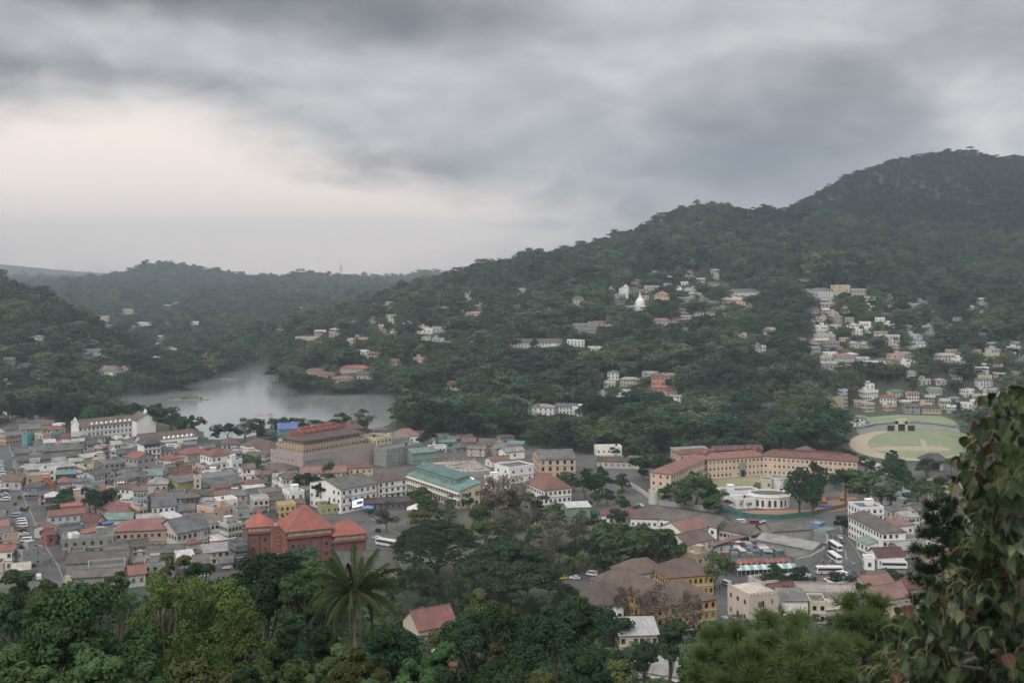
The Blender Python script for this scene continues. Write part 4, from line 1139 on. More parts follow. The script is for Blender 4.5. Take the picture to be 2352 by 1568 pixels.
def crane():
    p = P(622, 1003); r = thing('tower_crane', 'orange tower crane standing by the lakeside trees', 'crane', (p[0], p[1], 0))
    M = flat_mat('crane_paint', (.50,.17,.07), .5)
    b = MB(); s = .7
    for x in (-s, s):
        for y in (-s, s): b.tube((x, y, 0), (x, y, 17), .12, .12, 4)
    for k in range(11):
        z0, z1 = k*1.55, k*1.55+1.5
        for (x0, y0, x1, y1) in ((-s,-s,s,-s),(s,-s,s,s),(s,s,-s,s),(-s,s,-s,-s)): b.tube((x0,y0,z0),(x1,y1,z1),.07,.07,4)
    b.obj('mast', M, r)
    b = MB().tube((0,0,15),(-12,0,15.2),.16,.1,4).tube((0,0,16.4),(-12,0,15.4),.1,.08,4)
    for k in range(8): b.tube((-1.5*k,0,15),(-1.5*k-.7,0,16.3-k*.13),.06,.06,4)
    b.obj('jib', M, r); MB().box(-.2,-.8,13.4,1.6,.8,15).obj('cab', W('offwhite'), r)
crane()
# -- lattice masts on the hills
def mast(label, x, yb, ytop, Y=None, col=(.40,.20,.16)):
    g = G(x, yb) if Y is None else None
    if Y is not None: X = (x-CX)/FOC*Y; g = (X, Y, terr1(X, Y))
    h = max(6, (EYE-(ytop-HOR)/FOC*g[1])-g[2]); M = flat_mat('mast_%d' % int(col[0]*100), col, .6)
    r = thing('radio_mast', label, 'mast', (g[0], g[1], g[2]))
    b = MB(); s = h*.045
    for (a, c) in ((-1,-1),(1,-1),(1,1),(-1,1)): b.tube((a*s, c*s, -1), (a*s*.3, c*s*.3, h), .22, .16, 4)
    for k in range(12):
        f0, f1 = 1-.7*k/12, 1-.7*(k+1)/12
        for (x0, y0, x1, y1) in ((-1,-1,1,-1),(1,-1,1,1),(1,1,-1,1),(-1,1,-1,-1)): b.tube((x0*s*f0, y0*s*f0, h*k/12), (x1*s*f1, y1*s*f1, h*(k+1)/12), .12, .12, 4)
    b.obj('lattice', M, r); MB().cyl(0, 0, h*.86, h*.92, s*.9, n=8).tube((0,0,h),(0,0,h*1.12),.1,.05,4).obj('antenna', flat_mat('white_pole', (.6,.6,.58), .5), r)
mast('slender tall mast on the far hazy ridge beyond the lake', 783, 640, 606, Y=2600, col=(.34,.25,.22))
mast('orange lattice mast above the hillside houses', 1437, 618, 596, col=(.42,.20,.13))
mast('pale lattice mast above the hillside temple', 1492, 628, 609, col=(.45,.45,.44))
# ------------------------------------------------------------------ town buildings: eave corners as seen, height, depth, roof, rise, wall, roofing, storeys, windows
TOWN = [
 # street front and blocks right of the long street
 ('peach two-storey shop with pale roof edge beside the long street', (14,1002),(50,997),6,12,'gable',1.6,'peach','grey',2,5),
 ('narrow teal painted shop next to the peach shop', (50,1000),(62,1001),8,10,'flat',0,'teal','grey',2,1),
 ('dark open-fronted shop between teal shop and cream block', (63,1003),(80,1002),7,9,'flat',0,'darkgrey','lightgrey',2,2),
 ('cream upright block beside the brown concrete frame', (81,997),(98,998),9,10,'flat',0,'cream','grey',3,2),
 ('brown concrete frame building with three open floors', (99,997),(122,995),8.5,10,'flat',0,'brown','mossy',3,4),
 ('small turquoise building with white window wall', (124,994),(136,994),7,7,'flat',0,'teal','grey',2,2),
 ('maroon gable-roofed store left of the hotel', (128,1004),(155,1007),5,11,'gable',2.6,'tan','maroon',1,2),
 ('low house with mossy grey roof at the street top', (12,988),(45,981),5,9,'gable',2,'offwhite','mossy',1,3),
 ('grey-roofed row with white gable at the street top', (46,986),(92,983),6,12,'gable',2.4,'offwhite','grey',2,6),
 ('brown-roofed shop row below the lakeside trees', (60,976),(118,975),5,12,'gable',2.6,'tan','brown',1,6),
 ('dark red roofed house left of the hotel gable', (112,988),(150,985),5,10,'hip',2.4,'cream','red',1,3),
 ('long market hall with curved corrugated grey roof', (34,1042),(188,1030),6.5,17,'gable',2.2,'concrete','grey',1,0),
 ('second corrugated grey market hall roof, darker and lower', (40,1060),(176,1046),5.5,13,'gable',1.8,'concrete','mossy',1,0),
 ('flat pale grey roof deck with blue edge', (62,1080),(172,1070),6,13,'shed',.8,'grey','lightgrey',2,8),
 ('brick-red roofed house with white gable at the kerb', (48,1104),(72,1094),5,10,'gabley',2.6,'offwhite','rust',1,2),
 ('tan windowless block with faded red upper band', (60,1095),(112,1092),7.5,10,'flat',0,'tan','lightgrey',2,3),
 ('ochre and orange corner shop', (92,1113),(122,1110),6,8,'flat',0,'orange','clay',2,3),
 ('blue-fronted shop with pale sign panels', (55,1119),(91,1119),6,8,'shed',.8,'blue','darkgrey',2,4),
 ('small house with bright orange hip roof', (134,1109),(162,1107),4,8,'hip',2.2,'offwhite','orange',1,2),
 ('low building with dark teal roof', (128,1090),(176,1088),5.5,9,'shed',.8,'darkgrey','teal',2,4),
 ('cream four-storey corner block with rounded balconies', (197,1076),(213,1074),11.5,13,'flat',0,'cream','grey',4,2),
 ('faded pink shed roof beside the cream block', (196,1052),(240,1046),6,8,'shed',1.2,'offwhite','sand',1,0),
 ('blue-walled house with slate roof', (216,1093),(241,1088),8,12,'gable',2,'paleblue','darkgrey',2,3),
 ('white house with arcaded upper floor and grey hip roof', (262,1099),(291,1101),8,14,'hip',2.4,'white','grey',3,4),
 ('yellow-brown house with balcony columns', (291,1097),(334,1095),7.5,10,'gable',2.2,'yellow','mossy',2,5),
 ('white house with grey-green roof over blue windows', (328,1092),(372,1090),6,10,'gable',2.6,'white','green',2,3),
 ('white house with broad pale hip roof in the shop quarter', (340,1113),(384,1111),8.5,11,'hip',2.6,'offwhite','lightgrey',2,3),
 ('olive green walled store', (409,1109),(447,1103),8,9,'shed',1.6,'olive','grey',2,0),
 ('slim cream stair tower with glazed corner', (446,1099),(462,1098),11,6,'flat',0,'cream','grey',4,1),
 ('wide dark grey warehouse roof', (467,1119),(560,1107),6,18,'gable',2.6,'concrete','darkgrey',1,8),
 ('dark grey shed with white eaves band', (468,1101),(545,1093),6,10,'shed',1.4,'darkgrey','grey',2,6),
 ('white three-storey block with red hipped roof', (486,1049),(532,1043),12,14,'hip',3.4,'white','red',3,4),
 ('low white annex right of the red-hipped block', (533,1060),(556,1057),9,10,'flat',0,'white','grey',2,2),
 ('dark red roofed house behind the white three-storey block', (430,1045),(478,1036),8,12,'hip',3.2,'offwhite','red',2,4),
 ('small pink two-storey house', (449,1067),(470,1072),7,9,'flat',0,'pink','grey',2,3),
 ('white house with red roof beside the white tower', (392,1058),(424,1051),8,11,'hip',2.4,'white','red',2,4),
 ('maroon and concrete house with roof terrace', (386,1075),(440,1070),8,9,'flat',0,'brown','grey',3,5),
 ('grey house with small red side roof near the terrace house', (404,1096),(438,1090),5,9,'gable',1.8,'grey','maroon',1,2),
 ('grey three-storey house with red gable and dark glass front', (288,1048),(315,1053),12,12,'gable',2.6,'grey','red',3,3),
 ('dim concrete house behind the cream corner block', (240,1066),(286,1062),8,12,'flat',0,'concrete','grey',3,4),
 ('brown shuttered row behind the cream corner block', (216,1070),(250,1066),6,9,'flat',0,'tan','mossy',2,4),
 # lower left rows
 ('pale blue block with low red roof beside the street', (113,1186),(196,1178),7,12,'gable',1.4,'paleblue','brightred',2,5),
 ('red-roofed lean-to behind the pale blue block', (140,1164),(188,1161),6,6,'shed',.8,'ochre','brightred',1,3),
 ('house with sea-green sheet roof', (240,1194),(302,1191),4.5,12,'gable',1.8,'offwhite','green',1,3),
 ('low store under a bright blue sheet roof', (238,1204),(268,1199),3.6,6,'shed',.9,'darkgrey','blue',1,1),
 ('house with big terracotta hip roof', (268,1174),(318,1162),5,14,'hip',3.2,'offwhite','clay',1,3),
 ('salmon roofed house in front of the terracotta roof', (282,1180),(308,1172),5,9,'gabley',2.8,'peach','pinkred',1,2),
 ('peach gable house with dark red roof', (222,1198),(242,1192),5,9,'gabley',2.6,'peach','maroon',2,2),
 ('tall white gable wall house with slate roof', (350,1163),(402,1160),8,13,'gable',3.4,'white','darkgrey',2,4),
 ('orange-trimmed narrow house left of the white gable', (320,1168),(338,1165),7,9,'flat',0,'peach','grey',2,2),
 ('grey roof row above the white gable house', (352,1150),(412,1143),6,9,'gable',2,'offwhite','grey',2,5),
 ('long red hip-roofed building with two tiers of shutters', (264,1221),(404,1214),9,13,'hip',3.8,'tan','pinkred',2,9),
 ('grey slate-roofed building with white balcony columns', (406,1224),(478,1211),9,17,'gable',4.2,'offwhite','darkgrey',2,6),
 ('white house with layered grey roofs beside the slate roof', (484,1203),(512,1199),10,14,'shed',1.6,'white','greybrown',3,3),
 ('white shed with flat bright roof', (388,1192),(420,1186),6,10,'shed',1,'white','white',1,2),
 ('white low roofed stores near the brick office block', (500,1242),(540,1235),4.5,9,'shed',1,'white','white',1,2),
 ('house with small orange roof among white stores', (432,1250),(462,1245),4,7,'hip',1.6,'offwhite','orange',1,1),
 ('long raw concrete block building with roof clutter', (142,1242),(262,1233),7,14,'flat',0,'concrete','grey',2,6),
 ('dark grey roof terrace behind the concrete block', (145,1222),(200,1214),6,10,'flat',0,'darkgrey','darkgrey',2,4),
 ('white box room on the concrete roofs', (165,1231),(182,1228),8.5,4,'flat',0,'white','white',2,1),
 ('red-roofed shop at the kerb with white sign', (108,1228),(127,1225),5,8,'gable',1.6,'brick','maroon',1,1),
 ('second red-roofed shop at the kerb', (108,1214),(126,1208),4.5,7,'gable',1.4,'offwhite','red',1,1),
 ('small red-roofed box on the concrete terrace', (196,1224),(228,1218),7.5,7,'gable',1,'grey','brightred',1,1),
 ('long brown weathered sheet roof', (152,1294),(290,1287),5,16,'gable',2.2,'concrete','greybrown',1,0),
 ('grey stained block with red coping', (202,1305),(286,1298),7,9,'flat',0,'grey','mossy',2,5),
 ('grey weathered roof near the retaining wall', (165,1326),(280,1320),5,9,'gable',1.6,'concrete','greybrown',1,5),
 ('small bright orange gabled roof below the grey block', (297,1319),(334,1315),5,8,'gable',2.2,'offwhite','orange',1,2),
 ('white roofed stores under trees right of the long red roof', (410,1282),(446,1278),4.5,8,'shed',1,'offwhite','white',1,1),
 ('concrete store with red coping under the trees', (330,1300),(400,1296),5,10,'flat',0,'concrete','greybrown',2,4),
 ('grey weathered sheds right of the orange gabled roof', (336,1270),(420,1266),4.5,10,'gable',1.8,'concrete','mossy',1,4),
 ('dark framed shop block with white slab edges', (542,1258),(568,1254),8,9,'flat',0,'darkgrey','mossy',2,3),
 ('stained white stores with teal awning', (470,1270),(528,1264),5,9,'shed',1.2,'offwhite','lightgrey',2,4),
 ('beige shop with rooftop sign beside the grey sheds', (452,1163),(490,1171),9,12,'flat',0,'peach','lightgrey',2,4),
 ('white house with bright flat roof near the billboard', (506,1152),(546,1147),8,9,'flat',0,'white','white',2,3),
 ('pale concrete house with red sign band', (582,1150),(618,1147),8,11,'flat',0,'offwhite','sand',3,3),
 ('grey roofed house left of the pale concrete house', (546,1176),(582,1172),8,10,'flat',0,'grey','mossy',3,3),
 ('stack of white balconies behind the brick office block', (524,1208),(556,1202),10,9,'flat',0,'offwhite','grey',3,4),
 ('yellow shop with white awning', (642,1162),(679,1159),6,8,'flat',0,'yellow','sand',2,3),
 ('white cube shop by the town trees', (665,1133),(699,1129),8,10,'flat',0,'white','lightgrey',2,2),
 ('house with ochre hip roof beside the white cube', (612,1132),(650,1128),5,10,'hip',1.8,'offwhite','greybrown',1,3),
 ('low house with red hip roof near the town trees', (560,1113),(600,1109),5,9,'hip',2,'offwhite','red',1,3),
 ('bright white shed roof below the red hip roof', (566,1122),(608,1117),4,7,'shed',.9,'white','white',1,1),
 ('grey kiosk building at the road corner', (736,1163),(776,1160),4,9,'flat',0,'olive','mossy',1,3),
 # left of the street
 ('white house with red roof left of the street', (-25,1266),(27,1264),8,10,'gable',1.4,'white','red',2,4),
 ('tan flat-roofed shop left of the street', (6,1241),(42,1238),6,10,'flat',0,'tan','clay',2,3),
 ('orange awning shop left of the street', (-20,1212),(20,1208),5,8,'shed',1,'white','orange',1,2),
 ('grey shop with concrete terrace left of the street', (-30,1228),(30,1222),5,8,'flat',0,'concrete','grey',1,3),
 ('beige roofed house at the near end of the street', (28,1310),(68,1306),5,9,'gable',1.6,'offwhite','sand',1,2),
 ('grey warehouse wall behind the white house', (28,1262),(52,1268),7,9,'flat',0,'grey','grey',2,2),
 # middle of town
 ('white hall with brown hip roof beside the mall', (552,1021),(610,1035),9,16,'hip',4.4,'white','brown',2,9),
 ('brown hip-roofed house left of the white hall', (512,1022),(550,1020),7,14,'hip',3.6,'offwhite','brown',2,4),
 ('low brown hip-roofed house under the mall wall', (598,1076),(652,1082),5,14,'hip',3.2,'cream','brown',1,3),
 ('long cream block with red-brown roofs before the mall', (692,1088),(796,1083),6.5,13,'gable',2.6,'cream','clay',2,8),
 ('grey gabled hall close to the mall wall', (712,1074),(790,1066),6,12,'gable',2.8,'offwhite','grey',1,4),
 ('pale yellow flats with red roof edge', (800,1076),(856,1073),7.5,9,'hip',1.6,'paleyellow','red',2,4),
 ('white office with dirty green-grey roof and video screen', (783,1124),(865,1109),12,26,'gable',3.2,'white','mossy',3,6),
 ('white four-storey shop block with brown hip roof', (868,1108),(934,1099),12,14,'hip',3.0,'white','brown',4,5),
 ('low dark-roofed shop row at the roundabout', (840,1156),(950,1150),4,8,'gable',1.6,'darkgrey','darkbrown',1,8),
 ('blue-roofed lakeside hall with teal frame', (640,985),(683,983),9,9,'gable',3.4,'teal','blue',2,5),
 ('slate-roofed hall beside the blue roof', (655,1010),(690,1006),7,10,'gable',2.6,'offwhite','darkgrey',1,3),
 ('temple hall with white upper wall and pointed red roofs', (732,989),(806,987),9,11,'gable',3.2,'white','clay',2,5),
 ('red-roofed shrine pavilion right of the mall', (908,1002),(962,1000),6,12,'hip',4.4,'white','clay',1,5),
 ('white small hall with dark roof right of the mall', (894,1000),(912,999),5,8,'gable',2,'white','darkgrey',1,2),
 ('teal roofed low hall near the parked cars', (1008,1016),(1048,1014),4.5,8,'gable',1.2,'teal','teal',1,4),
 ('green banded hall at the back of the building site', (946,1041),(1002,1036),7,12,'gable',2,'green','green',2,5),
 ('peach school block with grey roof and arched windows', (1239,1055),(1322,1053),11,26,'gable',3.4,'peach','grey',3,5),
 ('white annex with teal canopy before the peach block', (1170,1076),(1226,1068),9,14,'flat',0,'white','grey',2,3),
 ('low white building with green shutters near the bare tree', (1128,1102),(1172,1098),6,9,'flat',0,'white','sand',2,4),
 ('small orange-roofed house behind the site', (1128,1058),(1170,1054),4,8,'gable',1.6,'white','orange',1,2),
 ('grey-roofed sheds left of the peach school', (1160,1038),(1205,1034),5,9,'gable',1.8,'white','lightgrey',1,3),
 ('teal-roofed shed above the peach school', (1165,1018),(1200,1020),4,8,'gable',1.5,'teal','teal',1,2),
 ('white bungalow with hedge above the railway', (1369,1028),(1428,1027),5,8,'flat',0,'white','white',1,5),
 ('dark long railway platform roof', (1372,1058),(1480,1060),4.5,8,'gable',1.6,'offwhite','darkbrown',1,8),
 ('white two-storey house with bright orange-red hip roof', (1249,1126),(1312,1120),7.5,22,'hip',6.2,'white','orange',2,6),
 ('memorial stage with white roof and green back', (1304,1166),(1356,1164),4.5,8,'shed',1.0,'green','white',1,0),
 # market and south
 ('grey-brown gabled market hall with white gutter', (1492,1186),(1646,1210),5.5,15,'gable',3.4,'white','greybrown',1,8),
 ('red-brown market hall with open arcade', (1568,1222),(1628,1209),5,14,'gable',3.2,'white','clay',1,7),
 ('red-brown market hall below the arcade court', (1578,1250),(1638,1236),5,12,'gable',3,'white','brown',1,4),
 ('long brown market range with dark open colonnade', (1652,1214),(1722,1226),5,10,'gable',3,'offwhite','greybrown',1,8),
 ('low red market roof behind the garden trees', (1382,1183),(1470,1184),5,10,'hip',2.6,'white','red',1,6),
 ('brown hipped market roof beside the low red roof', (1448,1190),(1510,1192),5,12,'hip',3.2,'white','brown',1,5),
 ('dark weathered market shed roof', (1776,1220),(1866,1214),4.5,14,'gable',2.4,'grey','mossy',1,0),
 ('striped corrugated stall roof, light grey', (1738,1238),(1866,1262),4.5,13,'gable',1.6,'concrete','lightgrey',1,0),
 ('teal-sheeted kiosk by the bus road', (1868,1219),(1888,1224),4,8,'shed',.8,'grey','green',1,1),
 ('white and blue kiosk at the road bend', (1858,1202),(1882,1206),4,6,'flat',0,'blue','white',1,2),
 ('tan hut with flat roof behind the market tree', (1568,1268),(1602,1276),5,8,'flat',0,'sand' if 'sand' in WALLS else 'tan','sand',1,2),
 ('white three-storey ward with long grey roof beside the bus road', (2026,1224),(2080,1222),9.5,32,'hip',3.6,'white','greybrown',3,4),
 ('white end block with roof antennas behind the ward', (1975,1168),(2030,1166),9,12,'flat',0,'white','grey',3,4),
 ('green sheet-roofed canteen beside the ward', (1968,1238),(1994,1250),4,12,'gable',1.6,'white','green',1,3),
 ('maroon roofed ticket hall below the ward', (2016,1278),(2078,1276),5,9,'gable',2.4,'white','maroon',1,4),
 ('small white booth with green shutter at the bus road', (1986,1283),(2009,1284),4.5,5,'flat',0,'white','white',1,1),
 ('white house right of the ward among trees', (2085,1188),(2112,1186),6,9,'hip',2,'white','lightgrey',2,3),
 ('red-roofed house right of the ward', (2062,1208),(2100,1204),5,9,'hip',2.4,'white','clay',1,2),
 ('pale house half hidden by the dark pine', (2105,1172),(2150,1168),6,9,'gable',1.8,'cream','grey',2,3),
 ('cream walled house below the gate pavilion', (2160,1130),(2200,1126),6,9,'flat',0,'paleyellow','grey',2,3),
 ('white hut among the trees below the gate pavilion', (2068,1132),(2090,1130),5,7,'flat',0,'paleblue','lightgrey',1,2),
 ('clay gabled house by the bus stand', (1998,1352),(2060,1345),5,12,'gable',3.2,'cream','clay',1,4),
 ('second clay gabled house, lower and wider', (2022,1378),(2090,1366),5,11,'gable',3.2,'cream','clay',1,4),
 ('maroon roofed house behind the leafy branch', (2086,1352),(2140,1349),5,10,'gable',2.4,'cream','maroon',1,3),
 ('long grey flat-roofed block with pale terrace', (1836,1362),(1972,1366),6.5,12,'flat',0,'concrete','sand',2,8),
 ('white blank-walled store with curved grey roof', (1800,1380),(1856,1380),7,10,'shed',1.4,'white','grey',1,0),
 ('beige two-storey store right of the white store', (1862,1384),(1898,1385),7,9,'flat',0,'cream','mossy',2,2),
 ('pale fronted shed below the long grey block', (1900,1398),(1950,1394),5,9,'gable',2,'offwhite','sand',1,1),
 ('grey house with pale front at the leafy branch', (2078,1408),(2130,1404),5,9,'gable',2.0,'cream','grey',1,2),
 ('yellow colonial wing with brown roof and arched windows, left range', (1357,1330),(1502,1386),7.5,15,'hip',5.0,'ochre','brown',2,13),
 ('yellow colonial three-storey corner wing with brown roof', (1508,1396),(1645,1375),10,17,'hip',5.2,'ochre','brown',3,9),
 ('yellow colonial rear range with brown hip roof', (1532,1328),(1639,1319),7.5,15,'hip',5.0,'ochre','brown',2,9),
 ('brown hipped side roof behind the yellow ranges', (1440,1322),(1530,1310),6.5,12,'hip',4.4,'cream','brown',2,4),
 ('white hall with dark brown hip roof below the yellow ranges', (1330,1388),(1432,1392),6.5,20,'hip',5.0,'white','darkbrown',1,6),
 ('grey gabled hall beside the coconut palm', (766,1304),(912,1301),6,11,'gable',5.0,'cream','mossy',2,8),
 ('white low hall right of the grey gabled hall', (858,1313),(918,1309),3.5,5,'shed',.8,'white','white',1,4),
]
for (lab, L, R_, h, d, roof, rh, wall, rc, fl, nw) in TOWN:
    kw = {}
    if wall == 'ochre': kw = dict(win=WINA, ww=1.2, wh=1.9, skip=0)
    if 'arched' in lab or 'arcade' in lab: kw = dict(win=WINA, ww=1.6, wh=2.2, skip=0)
    cat = 'house' if 'house' in lab else 'shop' if 'shop' in lab else 'shed' if 'shed' in lab else 'hall' if 'hall' in lab else 'building'
    house(lab, L, R_, h, d, cat=cat, roof=roof, rh=rh, wall=wall, rc=rc, floors=fl, nw=nw, name=cat if cat != 'building' else 'town_building', extras=cat in ('shop', 'house') and L[1] > 1040, **kw)

# castle-fronted building
def castle():
    A, B = P(1719, 1369, 10), P(1788, 1360, 10)
    root = thing('castle_fronted_building', 'pale pinkish building with battlemented front and triple lancet windows', 'building', (A[0], A[1], 0))
    M = wall_mat('castle_stucco', (.58,.49,.42), .5)
    ux, uy, w, sd = frame_from(A, B, 0)
    wl = house_at('', '', A, B, 0, 10, 13, roof='hip', rh=2.2, wall=M, rc='sand', floors=2, nw=0, nside=3, win=WINA, parent=root, wname='front_wall', ledge=False, ov=-.4)
    b = MB(); crenels(b, [(0, 0), (w, 0)], 10, .8, .7, 1.1); crenels(b, [(0, 0), (0, 13)], 10, .8, .7, 1.1); b.obj('battlement', M, wl)
    for x in (-.9, 0, .9): link('lancet_window', WINA, wl, (w*.42+x, 0, 6.8), 0, (.8, 1, 2.2))
    for x, z in ((.78, 7.2), (.78, 2.6), (.35, 2.6)): link('lancet_window', WINA, wl, (w*x, 0, z), 0, (.8, 1, 1.7))
    MB().box(w-3.2, -.25, 0, w-2.9, -.003, 10).box(.0, -.25, 0, .4, -.003, 10).obj('buttress', M, wl)
    l = house_at('', '', P(1697, 1372, 6), P(1717, 1371, 6), 0, 6, 9, roof='gabley', rh=3, wall='white', rc='darkgrey', floors=1, nw=2, win=WINA, ww=.8, wh=2.4, parent=root, wname='chapel_wing', ledge=False)
castle()
# houses on the near slope
house('cream house with broad white sheet roof and red trim among garden trees', (1424,1460), (1511,1458), 6.5, 9, cat='house', roof='shed', rh=2.6, wall='cream', rc='white', floors=2, nw=6, name='house')
house('pale grey concrete-roofed house with a red painted ridge line', (1446,1540), (1560,1556), 5, 13, cat='house', roof='hip', rh=2.6, wall='white', rc='lightgrey', floors=1, nw=3, name='house')
house('long school block with red upper roof and grey lower roof among trees', (962,1446), (1048,1430), 6, 12, cat='building', roof='gable', rh=4.4, wall='cream', rc='red', floors=1, nw=9, name='school_block')
house('small white-roofed house under the coconut palm', (700,1462), (752,1466), 4, 8, cat='house', roof='gable', rh=1.6, wall='offwhite', rc='white', floors=1, nw=2, name='house')
house('white-walled house glimpsed behind the dark central tree', (1000,1492), (1050,1488), 5, 8, cat='house', roof='gable', rh=1.4, wall='white', rc='white', floors=1, nw=2, name='house')
house('dark red hut wall below the dark central tree', (1010,1532), (1046,1530), 4, 6, cat='hut', roof='shed', rh=.8, wall='brick', rc='maroon', floors=1, nw=1, name='hut')

# -- billboard, video screen, awning, zig-zag stall roofs, stalls
def signs():
    a = Vector((*P(485, 1170, 5), 5.0)); r = thing('billboard', 'white billboard with dark lettering marks over a pale blue base, black frame', 'billboard', (a.x-.0, a.y-.6, 0)); 
    MB().box(-2.6, 0, 3, 2.6, .2, 9.4).obj('frame', flat_mat('black_board', (.02,.022,.025), .7), r)
    MB().box(-2.2, -.06, 5.2, 2.2, -.01, 9.0).obj('panel', flat_mat('sign_white', (.60,.60,.66), .5), r)
    MB().box(-2.5, -.06, 3.2, 2.5, -.01, 5.1).obj('base_panel', flat_mat('sign_blue', (.28,.42,.50), .5), r)
    for (x, w) in ((-1.5, .5), (-.8, .6), (.0, .8), (1.2, .5)):
        MB().box(x, -.09, 7.1, x+w, -.061, 8.2).box(x+.1, -.09, 6.7, x+w*.5, -.061, 7.1).obj('letter_mark', flat_mat('sign_ink', (.06,.05,.07), .6), r)
    MB().box(-2.3, .2, 0, -2.1, .4, 3).box(2.1, .2, 0, 2.3, .4, 3).obj('post', W('darkgrey'), r)
    # video screen
    A, B = P(783, 1124, 12), P(865, 1109, 12); ux, uy, w, sd = frame_from(A, B, 0)
    s = thing('video_screen', 'glowing white and violet video screen with a dark picture on the white office', 'screen', (A[0]+ux*w*.45+uy*.35, A[1]+uy*w*.45-ux*.35, 0), math.atan2(uy, ux))
    def em(n, c, k):
        m, t, b, o = new_mat(n); b.inputs['Base Color'].default_value = (*c, 1); b.inputs['Emission Color'].default_value = (*c, 1); b.inputs['Emission Strength'].default_value = k; return m
    MB().box(-3.6, -.05, 1.8, 3.6, .3, 6.0).obj('casing', flat_mat('black_board', (.02,.022,.025), .7), s)
    MB().box(-3.4, -.12, 2.0, 3.4, -.055, 5.8).obj('lit_panel', em('screen_white', (.86,.85,1.0), .75), s)
    MB().box(-3.4, -.14, 5.1, -.2, -.125, 5.8).obj('violet_band', em('screen_violet', (.62,.58,1.0), .7), s)
    MB().box(-.6, -.14, 3.2, 2.9, -.125, 4.7).obj('picture', em('screen_dark', (.18,.18,.20), .2), s)
    MB().box(-2.6, -.14, 3.1, -1.5, -.125, 3.5).obj('caption', em('screen_ink', (.25,.2,.5), .3), s)
    for i, (x, ww_, c) in enumerate(((w*.08, w*.1, (.55,.22,.18)), (w*.19, w*.08, (.55,.36,.22)))):
        pass
    sg = MB().box(0, -.12, 7.2, 4.4, -.02, 9.0).obj('wall_sign', flat_mat('sign_cream', (.58,.50,.46), .6), None, (A[0]+ux*w*.10+uy*.02, A[1]+uy*w*.10-ux*.02, 0)); sg.rotation_euler = (0, 0, math.atan2(uy, ux)); tag(sg, 'pale wall sign with faded red marks on the white office', 'sign')
    for k in range(4): MB().box(.6+k*.85, -.15, 7.6, 1.1+k*.85, -.121, 8.6).obj('faded_mark', flat_mat('sign_red', (.55,.25,.20), .6), sg)
    p = P(832, 1180); t = thing('blue_canopy', 'small blue canopy stall in front of the white office', 'canopy', (p[0], p[1], 0))
    roof_mesh('pyramid', 5, 4, 2.6, 1.4, .3).obj('canopy_sheet', flat_mat('blue_tarp', (.10,.22,.45), .6), t)
    for x in (.1, 4.9):
        for y in (.1, 3.9): MB().tube((x, y, 0), (x, y, 2.6), .05, .05, 5).obj('pole', W('grey'), t)
    p = P(935, 1184); t = thing('white_tent', 'white pitched tent roof under the roadside trees', 'tent', (p[0], p[1], 0))
    roof_mesh('pyramid', 9, 6, 2.8, 2.6, .3).obj('tent_sheet', flat_mat('tent_cloth', (.66,.60,.54), .8), t)
    for x in (.1, 8.9):
        for y in (.1, 5.9): MB().tube((x, y, 0), (x, y, 2.8), .06, .06, 5).obj('pole', W('grey'), t)
signs()
